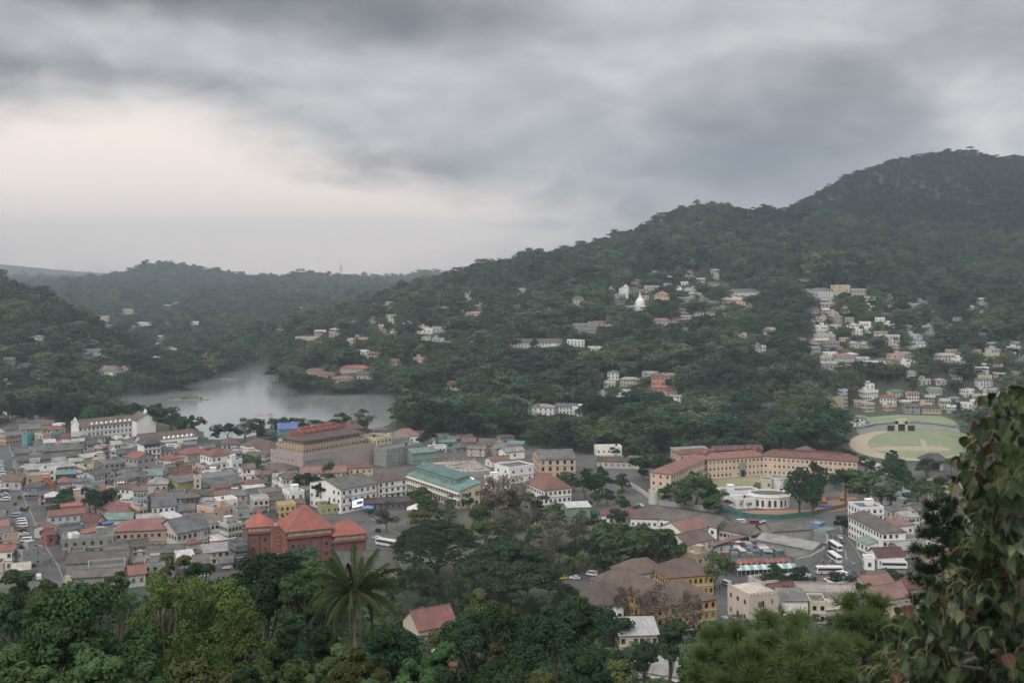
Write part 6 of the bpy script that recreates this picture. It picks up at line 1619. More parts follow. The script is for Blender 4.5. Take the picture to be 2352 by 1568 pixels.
# ------------------------------------------------------------------ trees of the town
def ttree(label, cx, yt, yb, wpx, key, group=None, name=None, ext=1.0):
    x, y = P(cx, yb); zt = EYE-(yt-HOR)/FOC*y; z = max(0.0, terr1(x, y))
    for _ in range(3):
        x, y = P(cx, yb, z); z = max(0.0, terr1(x, y)); zt = EYE-(yt-HOR)/FOC*y
    ht = max(3.0, zt-z)*ext
    return put_tree(label, key, x, y, z, ht, wpx*y/FOC, group, name=name)
TT = [
 ('dark lakeside tree behind the street-top shops',25,905,985,70,'round_dark'),('dark lakeside tree left of the hotel gable',78,902,982,75,'spread_dark'),('broad dark tree behind the hotel gable',128,910,980,70,'round_dark'),('dark tree behind the hotel roof',185,908,982,85,'spread_dark'),
 ('dark tree behind the hotel dormers',235,905,985,80,'round_dark'),('olive topped tree behind the hotel roof ridge',280,922,985,60,'round_mid'),('broad tree behind the hotel bell turret',335,914,992,85,'spread_dark'),('dark tree on the lake edge right of the hotel',390,924,1000,85,'round_dark'),('round tree leaning over the lake by the hotel annex',440,950,1012,66,'spread_dark'),
 ('lakeside tree with open crown right of the water gap',522,962,1024,62,'spread_dark'),('thin lakeside tree right of the open-crowned tree',562,958,1018,48,'round_greybrown'),('dark lakeside tree left of the crane',592,958,1016,50,'round_dark'),('round lakeside tree right of the crane',645,952,1002,46,'round_dark'),('round lakeside tree behind the blue roof',690,953,1000,46,'round_dark'),('low round lakeside tree between blue roof and temple hall',738,956,998,56,'round_dark'),
 ('wide lakeside tree behind the temple hall',782,944,1002,64,'spread_dark'),('bare grey lakeside tree behind the mall roofs',845,946,1010,64,'round_greybrown'),('green tree below the white hall',545,1012,1040,48,'round_mid'),
 ('tree hiding the hotel lower wall',242,1008,1040,60,'round_mid'),('slim tree in the hotel yard',278,990,1030,24,'tall_mid'),('tall shade tree left of the mall foot',582,1034,1098,52,'round_mid'),
 ('dark street tree in the shop quarter, left one',150,1112,1176,52,'round_dark'),('bushy green tree in front of the dark street tree',142,1140,1186,42,'round_mid'),('big dark street tree in the shop quarter',222,1116,1190,78,'round_dark'),('dark tree behind the big street tree',200,1112,1170,50,'round_dark'),
 ('row tree by the town square, left',640,1082,1125,48,'round_mid'),('row tree by the town square, second',672,1078,1140,54,'round_dark'),('row tree by the town square, third',705,1074,1148,60,'spread_dark'),('tall row tree by the white office',752,1078,1160,62,'round_mid'),('slim row tree beside the white office wall',738,1100,1165,36,'tall_dark'),
 ('round tree before the white shop block',960,1112,1166,52,'round_mid'),('bushy tree below the teal-roofed building',984,1140,1205,58,'round_mid'),('bare-topped street tree at the roundabout',888,1156,1222,52,'round_greybrown'),('round street tree near the blue canopy',850,1168,1186,24,'round_mid'),('olive street tree beside the white tent',972,1168,1230,60,'round_olive'),
 ('dark tree between mall and teal-roofed hall',988,972,1030,58,'round_dark'),('tree at the lake wood edge above the shrine',935,930,1005,60,'spread_dark'),
 ('leafless brown dome-shaped tree beside the rotunda',1140,1090,1205,128,'bare_brown'),('grey-green tree below the leafless dome tree',1178,1118,1210,70,'round_greybrown'),('yellow-leaved small tree by the ramp',1090,1172,1212,46,'round_olive'),
 ('yellow-green tree left of the grey crowned tree',1110,1186,1265,72,'round_bright'),('grey crowned broad tree in the park',1182,1182,1268,96,'round_greybrown'),('pink flowering tree in the park',1264,1172,1252,76,'spread_pink'),('grey-brown round tree in the park',1328,1192,1282,78,'round_greybrown'),('purplish grey park tree below the pink one',1262,1220,1318,96,'round_greybrown'),
 ('green park tree below the pink flowering tree',1225,1200,1262,60,'round_mid'),('large green park tree beside the market',1418,1186,1326,130,'round_mid'),('large green park tree nearest the market hall',1506,1192,1328,145,'spread_mid'),('dark park tree between the two large green ones',1462,1215,1326,90,'round_dark'),('small yellow-green tree at the park edge',1318,1264,1316,62,'round_bright'),('dark shrubby park tree by the yard road',1385,1265,1320,60,'round_dark'),
 ('dark tree by the white memorial house',1230,1128,1178,46,'tall_dark'),('dark tree right of the memorial house',1345,1082,1146,58,'round_dark'),('second dark tree right of the memorial house',1385,1086,1140,50,'round_dark'),('small garden tree near the road fork',1425,1132,1182,42,'round_mid'),('tree on the road bank left of the bastion',1428,1088,1130,44,'round_dark'),('tree behind the peach school corner',1302,1086,1112,50,'round_mid'),
 ('huge dark tree left of the barracks wing',1500,1008,1112,112,'round_dark'),('green tree in front of the barracks wing',1540,1108,1158,46,'round_mid'),('wide green tree before the barracks corner',1600,1084,1168,92,'round_mid'),('tree below the barracks lawn wall',1652,1128,1180,60,'round_mid'),('low tree left of the lawn wall',1575,1120,1172,50,'round_dark'),
 ('tall dark tree right of the round tower',1836,1076,1180,84,'round_dark'),('dark tree before the barracks right wing',1872,1062,1150,58,'round_dark'),('dark tree left of the diggers',1868,1095,1182,60,'round_dark'),('tree before the barracks right end',1942,1066,1154,66,'round_dark'),('wide tree right of the barracks end',1992,1078,1164,84,'round_mid'),('dark tree above the white ward',2060,1046,1130,78,'round_dark'),('green tree behind the white ward',2030,1098,1172,84,'round_mid'),('green spreading tree right of the ward',2110,1084,1170,110,'spread_mid'),('tree beside the gate pavilion',2068,1068,1120,60,'round_dark'),('round tree below the gate pavilion',2160,1090,1140,52,'round_dark'),
 ('tall dark tree left of the cricket field',1905,948,1046,86,'tall_dark'),('dark tree beside the tall one at the cricket field',1882,980,1040,50,'round_dark'),('dark tree at the kerb before the ward',1938,1180,1228,46,'round_dark'),
 ('dark tree before the yellow colonial wing, roadside',1642,1252,1352,96,'spread_mid'),('dark clipped tree below the market awning, left',1782,1296,1366,70,'round_dark'),('dark clipped tree below the market awning, right',1840,1302,1366,74,'round_dark'),('dark tree before the bus queue',1930,1308,1372,66,'round_dark'),('small dark tree beside the clay gables',1978,1332,1380,40,'round_dark'),('bush tree beside the castle-fronted building',1810,1352,1392,46,'round_mid'),('tree right of the clay gables',2052,1306,1340,44,'round_dark'),
 ('dark tree left of the grey gabled hall',700,1262,1345,150,'round_dark'),('dark round tree right of the grey gabled hall',905,1306,1384,72,'round_dark'),('green tree behind the school block',962,1292,1392,82,'round_mid'),('smoky grey-green tree beside the school block',1020,1326,1396,68,'round_greybrown'),
 ('dark glossy tree left of the cream garden house',1395,1388,1500,112,'round_dark'),('brown half-bare tree in front of the yellow colonial wing',1440,1345,1450,84,'bare_brown'),
]
for lab, cx, yt, yb, w, key in TT: ttree(lab, cx, yt, yb, w, key)
ttree('tall leafless brown tree against the yellow colonial corner', 1555, 1335, 1470, 120, 'bare_brown')
ttree('great umbrella-shaped rain tree with layered dark crown beside the road', 1003, 1190, 1326, 215, 'umbrella_dark', name='rain_tree')
ttree('second great umbrella-shaped rain tree, darker and nearer', 1165, 1236, 1412, 262, 'umbrella_dark', name='rain_tree')
def htree(label, cx, yt, yb, wpx, key):
    x, y, z = G(cx, yb); put_tree(label, key, x, y, z-.3, max(4, EYE-(yt-HOR)/FOC*y-z), wpx*y/FOC)
htree('dark layered monkey-puzzle conifer before the long white dormered building', 1228, 776, 806, 40, 'cone_dark')
for a in (('huge dark dome-shaped tree on the mound below the long dormered building', 1185, 812, 876, 165, 'spread_dark'), ('second huge dark dome tree on the mound, right of the first', 1295, 838, 905, 125, 'spread_dark'),
          ('big round tree behind the roof of the white three-storey hotel', 1150, 880, 935, 95, 'round_dark'), ('great dark spreading tree right of the white three-storey hotel', 1412, 893, 985, 125, 'spread_dark'),
          ('pale green flat-topped tree left of the barracks woods', 1515, 945, 1015, 110, 'spread_mid'), ('bushy light green tree below the white three-storey hotel', 1165, 938, 1012, 105, 'round_mid'),
          ('dark tree mass beside the lake at the town edge', 985, 915, 1000, 110, 'spread_dark'), ('broad tree above the teal-roofed hall', 1065, 930, 1008, 100, 'round_dark'),
          ('wide dark tree in the woods above the barracks', 1655, 835, 905, 120, 'spread_dark'), ('green dome tree below the wide veranda building', 1805, 752, 815, 78, 'round_mid'),
          ('grey-pink blossoming tree in the hillside woods', 1560, 800, 845, 62, 'spread_pink'), ('second grey-pink blossoming tree by the mound', 1368, 843, 880, 48, 'spread_pink'),
          ('light green tree on top of the mound', 1385, 800, 850, 80, 'round_bright'), ('dark upright tree left of the cricket pavilion', 1700, 960, 1030, 60, 'tall_dark'),
          ('broad dark tree behind the barracks middle wing', 1620, 962, 1028, 110, 'spread_dark'), ('broad green tree above the barracks right wing', 1790, 965, 1030, 90, 'round_mid'),
          ('dark spreading tree on the lake point', 690, 856, 902, 90, 'spread_dark'), ('dark spreading tree on the lake shore below the red-roofed hall', 860, 862, 905, 90, 'spread_dark'), ('dark round tree on the lake shore left of the lake point tree', 640, 835, 880, 60, 'round_dark'),
          ('dark round tree on the lake shore facing the islet', 420, 850, 898, 80, 'round_dark'), ('dark spreading tree on the left lake shore', 330, 862, 908, 90, 'spread_dark')): htree(*a)

# palms
def frond_mesh(L, droop, seed, lm, leaf=.66, n=36):
    rng = np.random.default_rng(seed)
    t = np.linspace(0, 1, 9); x = L*np.sin(t*1.25)/np.sin(1.25)*.93; z = L*(.42*t-droop*t*t)
    pts = [Vector((a, 0, c)) for a, c in zip(x, z)]
    b = MB().path(pts, [.05*(1-.85*q) for q in t], 4, 0)
    V = []; F = []
    for i in range(n):
        q = .12+.88*(i+.5)/n; k = min(int(q*8), 7); f = q*8-k; p = pts[k].lerp(pts[k+1], f); d = (pts[k+1]-pts[k]).normalized()
        ll = leaf*L/4*(1.25-abs(q-.45)*1.3)*rng.uniform(.85, 1.1)
        for s in (-1, 1):
            side = Vector((0, s, 0)); tip = p+(side*.62+d*.5+Vector((0, 0, -.65-rng.uniform(0, .5)))).normalized()*ll
            w = d*.045*L/4*1.5
            o = len(b.v); b.v += [tuple(p-w), tuple(p+w), tuple(tip)]; b.f.append([o, o+1, o+2]); b.m.append(1)
    return b.mesh('frond', [M_FROND, LM[lm]])
M_FROND = flat_mat('frond_rib', (.085,.085,.033), .7)
FRONDS = [frond_mesh(4.4, dr, 30+i, 'palm') for i, dr in enumerate((.25, .45, .75, 1.05, 1.35))]
def palm(label, x, y, z, ht, spread, nf=24, seed=1, coconuts=True, group=None):
    rr = random.Random(seed); root = thing('coconut_palm' if coconuts else 'palm_tree', label, 'palm tree', (x, y, z), rr.uniform(0, 6), group)
    lean = ht*.06; pts = [Vector((lean*(t**2), lean*.4*t, ht*t)) for t in (0, .2, .4, .6, .8, 1)]
    r0 = .17*max(1, spread/4.4); MB().path([pts[0]-Vector((0, 0, .6))]+pts[1:], [r0*1.5, r0*1.1, r0, r0*.95, r0*.9, r0*.85], 8).obj('trunk', M_BARKP, root)
    top = pts[-1]
    for i in range(nf):
        lev = i/nf; k = min(4, int(lev*5)); me = FRONDS[4-k] if True else None
        o = link('frond', me, root, top); up = (.95-1.35*(1-lev)) if False else 0
        s = spread/4.4*rr.uniform(.88, 1.08); o.scale = (s, s, s)
        o.rotation_euler = (rr.uniform(-.3, .3), -(-.30+1.25*lev**1.3)+rr.uniform(-.12, .12), i*2.399+rr.uniform(-.25, .25))
    if coconuts:
        c = MB()
        for i in range(7):
            a = i*.9; p = top+Vector((.28*math.cos(a), .28*math.sin(a), -.25-.08*(i % 3)))
            c.cyl(p.x, p.y, p.z-.13, p.z, .05, .14, 7).cyl(p.x, p.y, p.z, p.z+.13, .14, .05, 7)
        c.obj('coconut_bunch', flat_mat('coconut_husk', (.38,.16,.05), .7), root)
def palm_px(label, cx, yc, Y, spread, **kw):
    X, YY, Z = PY(cx, yc, Y); z = terr1(X, YY); palm(label, X, YY, z, Z-z, spread, **kw)
palm_px('tall coconut palm with drooping fronds and orange nuts, taller than its neighbours', 818, 1372, 118, 5.7, nf=44, seed=4)
for (lab, cx, yc, yb, sp) in (('slim palm in the market court', 1663, 1206, 1238, 2.6), ('slim palm beside the market arcade', 1655, 1212, 1240, 2.2), ('thin palm before the white gatehouse', 1706, 1152, 1178, 2.0), ('second thin palm before the white gatehouse', 1720, 1158, 1180, 1.8), ('young palm at the bus road bend', 1962, 1318, 1338, 2.0), ('second young palm at the bus road bend', 1984, 1316, 1336, 2.0), ('banana-like palm in the terracotta yard', 262, 1160, 1180, 2.4), ('palm above the right hillside houses', 2056, 778, 792, 4.0)):
    if yb < 900: g = G(cx, yb); x, y, z = g
    else: (x, y), z = P(cx, yb), 0
    palm(lab, x, y, z, max(3.5, EYE-(yc-HOR)/FOC*y-z), sp, nf=14, seed=int(cx), coconuts=False)

# ------------------------------------------------------------------ trees of the near slope
def fg_tree(label, cx, yt, wpx, Y, kind, lm, leaf=.20, n=70, per=230, seed=0, bark=None, low=None, group=None, squash=.75, limbs=16, zmin=-.35, clump=1.0):
    X, YY, Z = PY(cx, yt, Y); z = terr1(X, YY); ht = max(5, Z-z); wd = wpx*Y/FOC
    rng = np.random.default_rng(seed+int(cx))
    c, rad = crown_pts(kind, n, rng)
    cr = {'umbrella': 1.25, 'tall': .46, 'cone': .52, 'spread': .92, 'round': .80}[kind]
    # the crown keeps its own depth: measured from the top down
    crown_h = min(ht*.9, wd*(1.9 if lm == 'bright' else 1.45))
    lo, hi = c[:, 2].min()-rad.mean(), c[:, 2].max()+rad.mean()*.6
    s = wd/cr
    c = c*np.array([s, s, 1]); c[:, 2] = ht-crown_h+(c[:, 2]-lo)/(hi-lo)*crown_h
    rad = rad*s*clump
    V, F = clumps(c, rad, per, leaf, rng, zmin, squash, .45)
    root = thing('tree', label, 'tree', (X, YY, z), group=group)
    link('crown', mesh_np('crown', V, F, [LM[lm]]), root)
    tb = MB(); top = Vector((rng.normal(0, .3), rng.normal(0, .3), ht-crown_h*.35)); r0 = .011*ht+.04
    mid = Vector((rng.normal(0, .25), rng.normal(0, .25), (ht-crown_h)*.7))
    tb.path([Vector((0, 0, -1)), mid, top], [r0*1.3, r0, r0*.35], 7)
    for i in rng.choice(n, min(limbs, n), replace=False):
        s0 = mid.lerp(top, rng.uniform(0, .9)); e = Vector(c[i]); tb.path([s0, s0.lerp(e, .55)+Vector((0, 0, .25)), e], [r0*.42, r0*.25, r0*.08], 5)
    tb.obj('trunk', bark or M_BARK, root); return root
FG = [
 ('big fresh green tree on the near slope below the long street', 190,1332,290,84,'round','mid',.19,95,330),
 ('glossy dark tree behind the big fresh green one', 55,1362,190,100,'spread','dark',.22,80,260),
 ('dark round tree beside the street end', 25,1298,120,170,'round','dark',.28,60,200),
 ('dusty green tree at the street end', 110,1325,110,160,'round','olive',.26,60,180),
 ('pale grey-green bushy tree close below the big fresh green one', 30,1470,240,52,'round','mid',.16,90,300),
 ('green bushy tree between the big fresh green and the feathery trees', 205,1490,220,46,'spread','mid',.14,90,300),
 ('feathery yellow-green tree with pale branches, left', 372,1306,150,92,'round','bright',.13,110,130),
 ('feathery yellow-green tree with pale branches, right', 486,1322,130,96,'tall','bright',.13,110,130),
 ('loose feathery tree low in front of the pair', 420,1420,260,74,'spread','bright',.12,120,110),
 ('small bright tufted tree before the retaining wall', 272,1312,38,120,'tall','mid',.16,40,160),
 ('dark airy tree in front of the long red roof', 400,1268,130,150,'spread','olive',.22,60,110),
 ('thin dark-leaved tree between feathery trees and brick office', 455,1290,90,165,'round','dark',.24,50,110),
 ('feathery yellow-green low tree right of the pair', 552,1400,110,86,'tall','bright',.13,90,130),
 ('dense dark green tree below the brick office block', 610,1266,230,150,'round','dark',.26,100,300),
 ('green crowned tree right of the dense dark one', 718,1270,150,160,'round','mid',.27,90,260),
 ('lighter leafy tree on the right flank of the dark one', 700,1310,110,140,'round','mid',.22,70,240),
 ('dark leafy mass under the dense tree', 640,1390,200,105,'spread','dark',.22,80,260),
 ('leafy bush tree before the dense dark tree and the palm', 655,1488,180,60,'spread','mid',.15,90,260),
 ('olive bushy tree in front of the coconut palm trunk', 815,1492,130,66,'round','olive',.15,90,260),
 ('leafy tree around the foot of the coconut palm', 800,1462,150,100,'spread','mid',.18,90,240),
 ('dark tree left of the coconut palm foot', 735,1432,120,112,'round','dark',.2,80,240),
 ('dark green tree right of the palm trunk', 905,1440,150,92,'round','dark',.18,90,260),
 ('green leafy tree between the palm and the red hut', 985,1478,130,74,'spread','mid',.16,90,260),
 ('tree with rust-tipped crown left of the central dark tree', 1085,1342,170,170,'spread','olive',.24,90,220),
 ('dark tree under the rust-tipped crown', 1085,1385,150,150,'round','dark',.24,80,240),
 ('great dark round tree in front of the nearer rain tree', 1205,1395,250,104,'round','dark',.20,130,330),
 ('olive topped tree at the back of the great dark tree', 1170,1392,120,120,'round','olive',.2,70,240),
 ('tall dark cypress-like tree right of the great dark tree', 1322,1372,90,140,'tall','dark',.22,90,220),
 ('dark cypress-like tree behind the great dark tree', 1272,1388,70,150,'tall','dark',.22,80,200),
 ('thin crowned brown-green tree above the pale concrete roof', 1395,1505,180,84,'spread','olive',.16,80,120),
 ('yellowish bush tip close under the great dark round tree', 1240,1540,90,44,'round','olive',.1,60,200),
 ('green tree behind the pines, left of the road', 1650,1436,120,120,'round','mid',.2,80,230),
 ('mixed green tree left of the pines', 1600,1500,150,70,'round','mid',.15,90,240),
 ('dusky tree at the foot of the lamp post', 1545,1420,70,180,'round','dark',.26,50,180),
 ('dark hedge tree below the cream garden house', 1480,1470,60,210,'round','dark',.28,40,160),
 ('low leafy bush tree close under the pale grey-green one', 90,1518,220,40,'spread','mid',.12,90,240),
 ('low green bush tree under the feathery trees', 320,1525,210,42,'spread','mid',.12,90,240),
 ('low olive bush tree under the feathery trees', 490,1495,190,52,'round','olive',.13,90,230),
 ('low dark bush tree below the dense dark tree', 570,1532,170,44,'spread','dark',.12,90,240),
 ('low green bush tree below the palm, right', 905,1528,170,48,'spread','mid',.12,90,240),
 ('low dark bush tree below the red hut', 1075,1520,170,52,'round','dark',.13,90,240),
 ('low dark bush tree under the great dark tree', 1165,1530,230,50,'spread','dark',.13,90,240),
 ('low dusky bush tree right of the great dark tree', 1345,1490,140,72,'round','dark',.16,80,230),
]
for i, (lab, cx, yt, w, Y, kind, lm, leaf, n, per) in enumerate(FG):
    fg_tree(lab, cx, yt, w, Y, kind, lm, leaf, n, per, seed=i*13, bark=M_BARKP if 'pale branches' in lab or 'loose' in lab else None, limbs=40 if 'feathery' in lab else 18)
# plain wood filling the park, the gardens and the slope
def tree_fill():
    rr = random.Random(77)
    KN = {'round_dark': 'dark round tree', 'round_mid': 'mid green round tree', 'spread_dark': 'dark spreading tree', 'round_olive': 'olive green tree', 'round_greybrown': 'grey-brown thin tree', 'spread_mid': 'mid green spreading tree', 'round_bright': 'yellow-green tree', 'tall_dark': 'tall dark tree'}
    def fill(poly, want, keys, hr, gap, cap=None, wr=(.75, 1.0)):
        poly = [tuple(q) for q in poly]; xs = [q[0] for q in poly]; ys = [q[1] for q in poly]; n = 0
        for _ in range(want*30):
            if n >= want: break
            X, Y = rr.uniform(min(xs), max(xs)), rr.uniform(min(ys), max(ys))
            if not in_poly(np.array([X]), np.array([Y]), poly)[0]: continue
            if any(math.hypot(X-a, Y-b) < c*.55+gap for a, b, c in TREE_POS): continue
            if rect_hit(X, Y, 1, 0, 2, 2, 1.5): continue
            if any(poly_sd(np.array([X]), np.array([Y]), np.array(q))[0] < 3 for q in ROADS): continue
            z = terr1(X, Y); ht = rr.uniform(*hr)
            if cap: ht = min(ht, EYE-(cap-HOR)/FOC*Y-z)
            # leave the named houses behind in view
            for (ax, ay, ux, uy, w, zg, h, lb) in NAMED:
                t = ay/Y
                if 1.01 < t < 1.35 and ax-3 < X*t < ax+ux*w+3:
                    ht = min(ht, EYE+(zg+h*.45-EYE)/t-z)
            if ht < 3.2: continue
            key = rr.choice(keys); put_tree(near_label(KN[key], X, Y), key, X, Y, z-.2, ht, max(4, ht*rr.uniform(*wr))); n += 1
    fill(PP([(1240,1215),(1250,1190),(1330,1196),(1400,1190),(1590,1205),(1600,1312),(1400,1314),(1290,1316),(1262,1290)]), 32, ['round_greybrown','round_mid','round_dark','spread_mid','spread_dark'], (9, 15), 1.5)
    fill(PP([(860,1312),(1000,1305),(1080,1340),(1290,1345),(1330,1400),(1290,1420),(900,1400)]), 26, ['round_mid','round_dark','round_greybrown'], (5, 8), 1.2)
    fill(PP([(1060,1172),(1240,1172),(1250,1225),(1120,1232)]), 12, ['round_greybrown','spread_mid','round_mid','round_dark'], (7, 11), 1.0)
    fill(PP([(1100,1262),(1270,1250),(1290,1318),(1250,1330)]), 10, ['round_dark','round_greybrown'], (7, 10), 1.0)
    fill(PP([(1300,1092),(1420,1086),(1440,1118),(1440,1165),(1360,1180),(1318,1150)]), 12, ['round_mid','round_dark'], (5, 9), 1.0)
    fill(PP([(940,1140),(1060,1150),(1200,1150),(1200,1185),(1000,1200)]), 10, ['round_mid','round_olive','round_greybrown'], (5, 8), 1.0)
    fill(PP([(1500,1110),(1620,1110),(1660,1150),(1640,1180),(1520,1170)]), 12, ['round_mid','round_dark'], (6, 10), 1.0)
    fill(PP([(1860,1070),(2060,1060),(2260,1080),(2260,1200),(2100,1190),(1990,1160),(1880,1150)]), 30, ['round_mid','round_dark','spread_mid'], (7, 12), 1.0)
    fill(PP([(1380,1030),(1500,1035),(1500,1110),(1440,1085),(1340,1046)]), 10, ['round_mid','round_dark'], (5, 9), 1.0)
    fill(PP([(930,1150),(1060,1180),(1050,1230),(960,1215)]), 8, ['round_mid','round_olive'], (6, 9), 1.0)
    fill([(-.46*250, 250), (.12*250, 250), (.12*365, 365), (-.44*365, 365)], 34, ['round_dark','round_mid','spread_dark','round_olive'], (8, 13), 1.5, cap=1352)
tree_fill()

# pines near the lens
def pine(label, cx, yt, wpx, Y, lm, ntuft=420, needle=.26, depth=5.0, seed=1):
    X, YY, Z = PY(cx, yt, Y); z = terr1(X, YY); ht = Z-z; wd = wpx*Y/FOC; rng = np.random.default_rng(seed)
    root = thing('pine_tree', label, 'pine tree', (X, YY, z))
    tb = MB().path([Vector((0, 0, -1)), Vector((.1, 0, ht*.5)), Vector((0, .1, ht-.2))], [.24, .17, .04], 8)
    tips = []; nb = int(ntuft/14)
    for i in range(nb):
        t = (i+.5)/nb; h = ht-depth*t-.25; L = wd*.5*(.18+.82*math.sqrt(t))*rng.uniform(.75, 1.1); a = i*2.399+rng.uniform(-.3, .3)
        p0 = Vector((0, 0, h)); p1 = Vector((math.cos(a)*L, math.sin(a)*L, h+L*.22)); tb.path([p0, p0.lerp(p1, .5)-Vector((0, 0, .06*L)), p1], [.05, .035, .015], 5)
        tips.append((p1, (p1-p0).normalized()))
        for k in range(13):
            q = p0.lerp(p1, rng.uniform(.3, 1)); sd = Vector(rng.normal(0, 1, 3)); sd.z = abs(sd.z)*.8+.2; sd = (sd.normalized()*.7+(p1-p0).normalized()*.5).normalized(); e = q+sd*rng.uniform(.2, .55)*max(.6, wd/5)
            tb.tube(q, e, .015, .008, 3); tips.append((e, (sd+Vector((0, 0, .5))).normalized()))
    tips.append((Vector((0, .1, ht)), Vector((0, 0, 1))))
    n = 60; V = []; 
    for (p, d) in tips:
        d = np.array(d); dirs = rng.normal(0, 1, (n, 3)); dirs /= np.linalg.norm(dirs, axis=1)[:, None]; dirs = dirs+d*.85; dirs /= np.linalg.norm(dirs, axis=1)[:, None]
        b0 = np.array(p)-d*rng.uniform(0, .16, (n, 1)); tip = b0+dirs*needle*rng.uniform(.75, 1.1, (n, 1)); s = np.cross(dirs, rng.normal(0, 1, (n, 3))); s /= np.linalg.norm(s, axis=1)[:, None]; s *= .0085*(Y/28)**.5
        V.append(np.stack([b0-s, b0+s, tip+s*.4, tip-s*.4], 1).reshape(-1, 3))
    V = np.concatenate(V); F = np.arange(len(V)).reshape(-1, 4)
    link('needles', mesh_np('needles', V, F, [LM[lm]]), root); tb.obj('trunk', M_BARK, root)
pine('bushy green pine with the tallest tip, before the clay gables', 1985, 1368, 260, 30, 'needle', 420, .29, 4.2, 2)
pine('bushy green pine in front of the white blank-walled store', 1800, 1408, 280, 28, 'needle', 430, .29, 4.0, 3)
pine('bushy green pine in front of the castle-fronted building', 1655, 1440, 220, 31, 'needle', 380, .29, 4.0, 4)
pine('low green pine filling the gap under the taller pines', 1890, 1470, 240, 24, 'needle', 340, .27, 3.2, 6)
pine('low green pine under the pine before the castle-fronted building', 1720, 1490, 240, 23, 'needle', 330, .27, 3.2, 8)
pine('dark tall pine behind the heart-leaved branches', 2165, 1150, 190, 62, 'needled', 760, .42, 12.0, 5)
pine('second dark pine at the right behind the heart-leaved branches', 2260, 1230, 190, 55, 'needled', 560, .40, 10.0, 7)

# ------------------------------------------------------------------ the heart-leaved (bodhi) tree at the right edge
def bodhi_leaf(fold, curl):
    out = [(0,0),(.16,.07),(.32,.05),(.44,-.06),(.50,-.22),(.47,-.40),(.37,-.58),(.24,-.74),(.12,-.88),(.05,-1.0),(.015,-1.18),(0,-1.36)]
    V = []; F = []
    for s in (1, -1):
        for i in range(len(out)):
            x, z = out[i]; V.append((s*x*math.cos(fold), -abs(x)*math.sin(fold)+curl*z*z*.35-.04*math.sin(z*4), z))
    n = len(out)
    mid = [(0, curl*out[i][1]**2*.35-.04*math.sin(out[i][1]*4)+.012, out[i][1]) for i in range(n)]
    o = len(V); V += mid
    for i in range(n-1):
        F.append((i, i+1, o+i+1, o+i)); F.append((n+i+1, n+i, o+i, o+i+1))
    me = bpy.data.meshes.new('leaf'); me.from_pydata(V, [], F); me.update(); return me
def leaf_surface(name, a, b_):
    m, t, b, out = new_mat(name)
    tc = t.new('ShaderNodeTexCoord'); oi = t.new('ShaderNodeObjectInfo'); sp = t.new('ShaderNodeSeparateXYZ'); t.link(tc.outputs['Object'], sp.inputs[0])
    ax = t.math('ABSOLUTE', sp.outputs[0]); vein = t.math('SINE', t.math('MULTIPLY', t.math('ADD', sp.outputs[2], t.math('MULTIPLY', ax, -.8)), 34.0))
    mid = t.math('LESS_THAN', ax, .016); vv = t.math('MULTIPLY', t.math('GREATER_THAN', vein, .93), .35)
    c = t.mix(oi.outputs['Random'], a, b_); n = t.noise(tc.outputs['Object'], 3.0, 3, .6); c = t.mix(t.math('MULTIPLY', n, .5), c, tuple(q*.5 for q in a))
    c = t.mix(t.math('MAXIMUM', mid, vv), c, tuple(min(1, q*1.9+.03) for q in b_))
    t.link(c, b.inputs['Base Color']); b.inputs['Roughness'].default_value = .42; b.inputs['Specular IOR Level'].default_value = .4
    tr = t.new('ShaderNodeBsdfTranslucent'); t.link(c, tr.inputs[0]); ms = t.new('ShaderNodeMixShader'); ms.inputs[0].default_value = .22
    t.link(b.outputs[0], ms.inputs[1]); t.link(tr.outputs[0], ms.inputs[2]); t.link(ms.outputs[0], out.inputs[0]); return m
